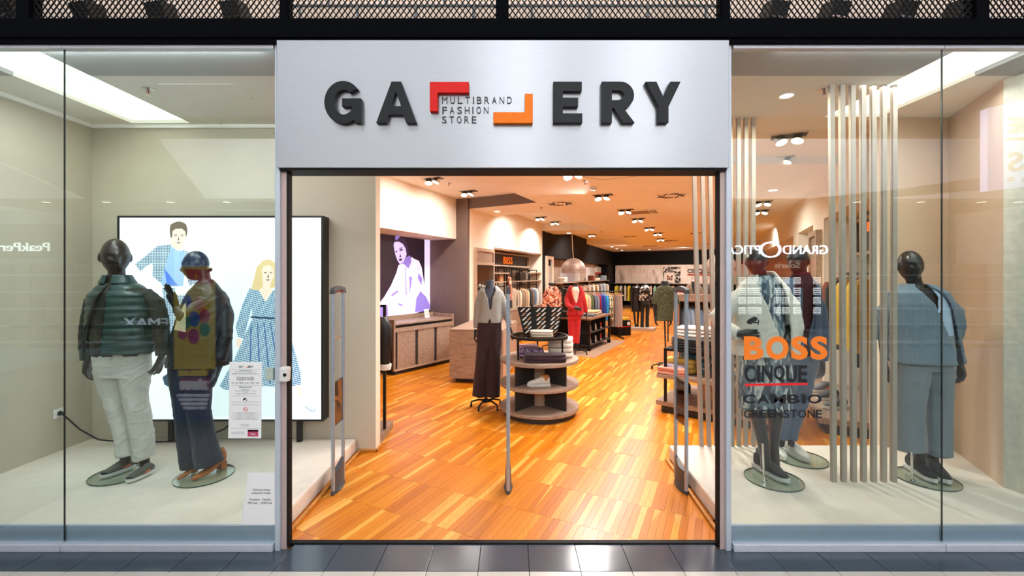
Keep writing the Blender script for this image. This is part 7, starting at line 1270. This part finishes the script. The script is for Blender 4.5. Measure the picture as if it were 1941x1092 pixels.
# ================================================================ ACROSS THE WALKWAY (seen mirrored in the panes)
YH = 9.0
def H(px, py, Yv=YH):                       # a point whose mirror image stands at this place behind the pane
    D = Yv - CY; return Vector(((px - PX) / F * D, -Yv, EYE - (py - HZ) / F * D))
m_hw = M('hall_wall', (120, 104, 84), 0.8, 0, 0.05, 2); m_hwhite = M('hall_white', (238, 240, 242), 0.8, 0, 0.02, 2); m_hdark = M('hall_dark', (44, 38, 36), 0.6)
wo = structure('wall_opposite'); z144 = H(0, 146).z
MB().box(-15, 15, -YH - 3.2, -YH - 3.0, 0, z144).build('hall_wall', m_hw, wo)
def hp(pts, name, mat, Yv=YH, t=0.25, parent=None):
    q = [H(x, y, Yv) for x, y in pts]; return MB().prism([(v.x, v.z) for v in q], -Yv - t, -Yv).build(name, mat, parent or wo)
hp([(300, 263), (1880, 263), (1872, 334), (1697, 359), (1385, 392), (1385, 398), (407, 398)], 'white_bulkhead', m_hwhite)
hp([(-260, 205), (0, 310), (195, 395), (-260, 395)], 'white_bulkhead', m_hwhite); hp([(1700, 374), (2200, 330), (2200, 393), (1700, 393)], 'white_bulkhead', m_hwhite)
MB().box(-13, 13, -YH - 3.0, -YH + 1.2, H(0, 397).z, H(0, 395).z + 0.05).build('soffit', m_hw, wo)
for i, (px, lab) in enumerate(((-30, 'first'), (88, 'second'), (202, 'third'), (323, 'fourth'), (430, 'fifth'), (1624, 'sixth'), (1745, 'seventh'), (1860, 'eighth'), (1930, 'ninth'))):
    p = H(px, 405, 7.85); p.z = H(0, 397).z - 0.001; downlight(p, '%s downlight in the soffit across the walkway, mirrored' % lab, 0.10, 'soffit downlights across the walkway').children[1]
# shop fronts of the hall
hp([(-300, 425), (300, 425), (300, 490), (-300, 490)], 'fascia', m_hdark, 9.4, 0.2); hp([(1385, 493), (1548, 493), (1548, 521), (1385, 521)], 'fascia', EM('red_fascia', (150, 30, 16), 1.6), 9.0, 0.15); hp([(1330, 455), (1600, 455), (1600, 494), (1330, 494)], 'fascia', m_hdark, 9.1, 0.1)
def htext(s, pl, pr, pt, pb, Yv, mat, root, bold=0.0, nm='lettering', slant=0.0):
    a, b = H(pl, pb, Yv), H(pr, pt, Yv); return text_mb(s, a.x, b.x, a.z, b.z, -Yv + 0.02, 0.03, bold, 1, slant).build(nm, mat, root)
m_ls = EM('letter_white', (236, 240, 255), 15)
t = thing('shop_lettering', 'white lit wordmark over the shop across the walkway, mirrored in the left pane', 'lettering', H(0, 475, 9.3)); htext('PeakPerformance', -108, 95, 460, 476, 9.15, EM('letter_soft', (226, 236, 236), 6), t, -0.005)
t = thing('shop_lettering', 'white lit capital lettering across the walkway, mirrored in the right pane', 'lettering', H(1470, 488, 9.0)); htext('GRAND', 1483, 1568, 465, 482, 8.9, m_ls, t, 0.0); htext('O', 1439, 1480, 458, 489, 8.9, m_ls, t, -0.01); htext('PTICAL', 1364, 1440, 465, 482, 8.9, m_ls, t, 0.0); htext('Solaris', 1468, 1515, 498, 508, 8.9, EM('letter_dim', (255, 236, 214), 1.2), t, 0.0)
for i, (px, py, w_, h_) in enumerate([(x, y, 13, 13) for y in (532, 552, 570, 589) for x in (1407, 1424, 1437, 1474, 1490, 1511, 1549)]):
    t = thing('glasses_tray', 'lit white tray of glasses across the walkway, %s row, %s from the left' % (('top', 'second', 'third', 'bottom')[i // 7], ord_[i % 7]), 'tray', H(px, py, 9.6), 'trays of glasses'); hp([(px - w_ / 2, py - h_ / 2), (px + w_ / 2, py - h_ / 2), (px + w_ / 2, py + h_ / 2), (px - w_ / 2, py + h_ / 2)], 'board', EM('tray_white', (240, 240, 238), 7), 9.6, 0.02, t)
    for r_ in range(3): hp([(px - w_ * 0.42, py - h_ * 0.30 + r_ * h_ * 0.3), (px + w_ * 0.42, py - h_ * 0.30 + r_ * h_ * 0.3), (px + w_ * 0.42, py - h_ * 0.18 + r_ * h_ * 0.3), (px - w_ * 0.42, py - h_ * 0.18 + r_ * h_ * 0.3)], 'glasses_row', m_black, 9.57, 0.02, t)
t = thing('light_sign', 'large pale lit sign with orange letters across the walkway, mirrored in the far right pane', 'sign', H(1910, 360, 6.5)); hp([(1872, 205), (2050, 165), (2050, 340), (1872, 362)], 'panel', EM('sign_glow', (206, 208, 255), 2.4), 6.5, 0.15, t)
m_lo, m_lg = EM('letter_orange', (232, 140, 96), 1.2), EM('letter_brown', (120, 110, 84), 1.0)
htext('UE', 1908, 1962, 222, 254, 6.38, m_lg, t, 0.05); htext('S', 1909, 1936, 289, 326, 6.38, m_lo, t, 0.02); htext('s s s', 1908, 1975, 336, 344, 6.38, m_lo, t); hp([(1908, 261), (1975, 258), (1975, 264), (1908, 267)], 'underline', m_lo, 6.38, 0.02, t)
t = thing('shop_lettering', 'grey lit cinema lettering across the walkway, mirrored on the quilted vest', 'lettering', H(290, 620, 7.5)); htext('CINEMAX', 236, 378, 603, 620, 7.5, EM('letter_grey', (190, 200, 214), 2.5), t, 0.0)
# back-lit party poster standing in the walkway
Yt = 2.35; t = thing('poster_totem', 'lit yellow party poster with balloons standing in the walkway, mirrored in the left pane', 'poster', H(384, 830, Yt)); tp = lambda pts, nm, c, e=1.0, dz=0.0: hp(pts, nm, EM('totem_%d_%d_%d' % c, c, e), Yt - dz, 0.004, t)
hp([(318, 468), (448, 468), (448, 850), (318, 850)], 'housing', m_blk, Yt + 0.02, 0.08, t)
tp([(330, 474), (408, 474), (408, 700), (330, 700)], 'print_top', (214, 186, 40), 0.9); tp([(330, 476), (408, 476), (404, 505), (330, 508)], 'band', (190, 214, 226), 0.8, 0.004)
htext('FUN', 345, 397, 478, 503, Yt - 0.012, EM('totem_blue', (40, 110, 190), 1.0), t, 0.05); htext('SHOK', 352, 404, 510, 538, Yt - 0.012, EM('totem_red', (190, 30, 50), 1.0), t, 0.05)
for i, (px, py, r_, c) in enumerate(((354, 570, 9, (50, 90, 190)), (377, 577, 10, (226, 130, 70)), (388, 600, 10, (196, 40, 90)), (368, 605, 11, (40, 100, 190)), (352, 612, 9, (40, 140, 100)), (388, 625, 10, (40, 140, 110)), (367, 638, 11, (180, 40, 120)), (346, 632, 9, (196, 50, 110)))):
    n = 16; tp([(px + r_ * math.sin(2 * math.pi * k / n), py + r_ * 1.35 * math.cos(2 * math.pi * k / n)) for k in range(n)], 'balloon', c, 0.8, 0.006 + 0.001 * i)
tp([(330, 700), (408, 700), (408, 800), (330, 800)], 'print_foot', (22, 40, 96), 0.7); tp([(340, 716), (398, 716), (398, 740), (340, 740)], 'magenta_band', (150, 30, 110), 0.7, 0.004)
htext('VŠETKO PRE', 341, 397, 699, 712, Yt - 0.012, EM('totem_yellow', (222, 196, 70), 0.9), t, 0.03); htext('ZÁBAVU', 345, 396, 717, 738, Yt - 0.014, EM('totem_white', (226, 222, 230), 0.9), t, 0.03)
for k in range(4): htext('BALONY PARTY KOSTYMY MASKY'[k * 6:k * 6 + 14], 338 + 4 * k, 398 - 2 * k, 746 + 8 * k, 751 + 8 * k, Yt - 0.012, MATS['totem_white'], t)
# handrail of the gallery edge behind the photographer
hr = structure('trim_6'); zr_ = H(0, 620, 3.4).z; MB().tube([(-7, -3.4, zr_), (-0.9, -3.4, zr_)], 0.03, 10).build('handrail', M('walnut_rail', (70, 40, 34), 0.35), hr, 40); MB().tube([(0.9, -3.4, zr_), (7, -3.4, zr_)], 0.03, 10).build('handrail', MATS['walnut_rail'], hr, 40)
for x in (-6, -4.5, -3, -1.5, 1.5, 3, 4.5, 6): MB().box(x - 0.012, x + 0.012, -3.42, -3.38, 0, zr_).build('baluster', m_pipe, hr)
# shelves of the shops across
for sg, x0, x1 in ((-1, 0, 290), (1, 1620, 1930)):
    t = thing('shop_shelving', 'warm lit shelves in the shop across the walkway, mirrored at the %s' % ('left' if sg < 0 else 'right'), 'shelving', H((x0 + x1) / 2, 690, 9.9)); hp([(x0, 500), (x1, 500), (x1, 660), (x0, 660)], 'back_panel', M('hall_cream', (214, 188, 150), 0.7), 10.0, 0.05, t)
    for k in range(5): y = 520 + 32 * k; hp([(x0, y), (x1, y), (x1, y + 3), (x0, y + 3)], 'shelf', m_hwhite, 9.6, 0.35, t)
    for k in range(6): x = lerp(x0, x1, k / 5.0); hp([(x - 2, 500), (x + 2, 500), (x + 2, 660), (x - 2, 660)], 'upright', m_wd, 9.62, 0.35, t)
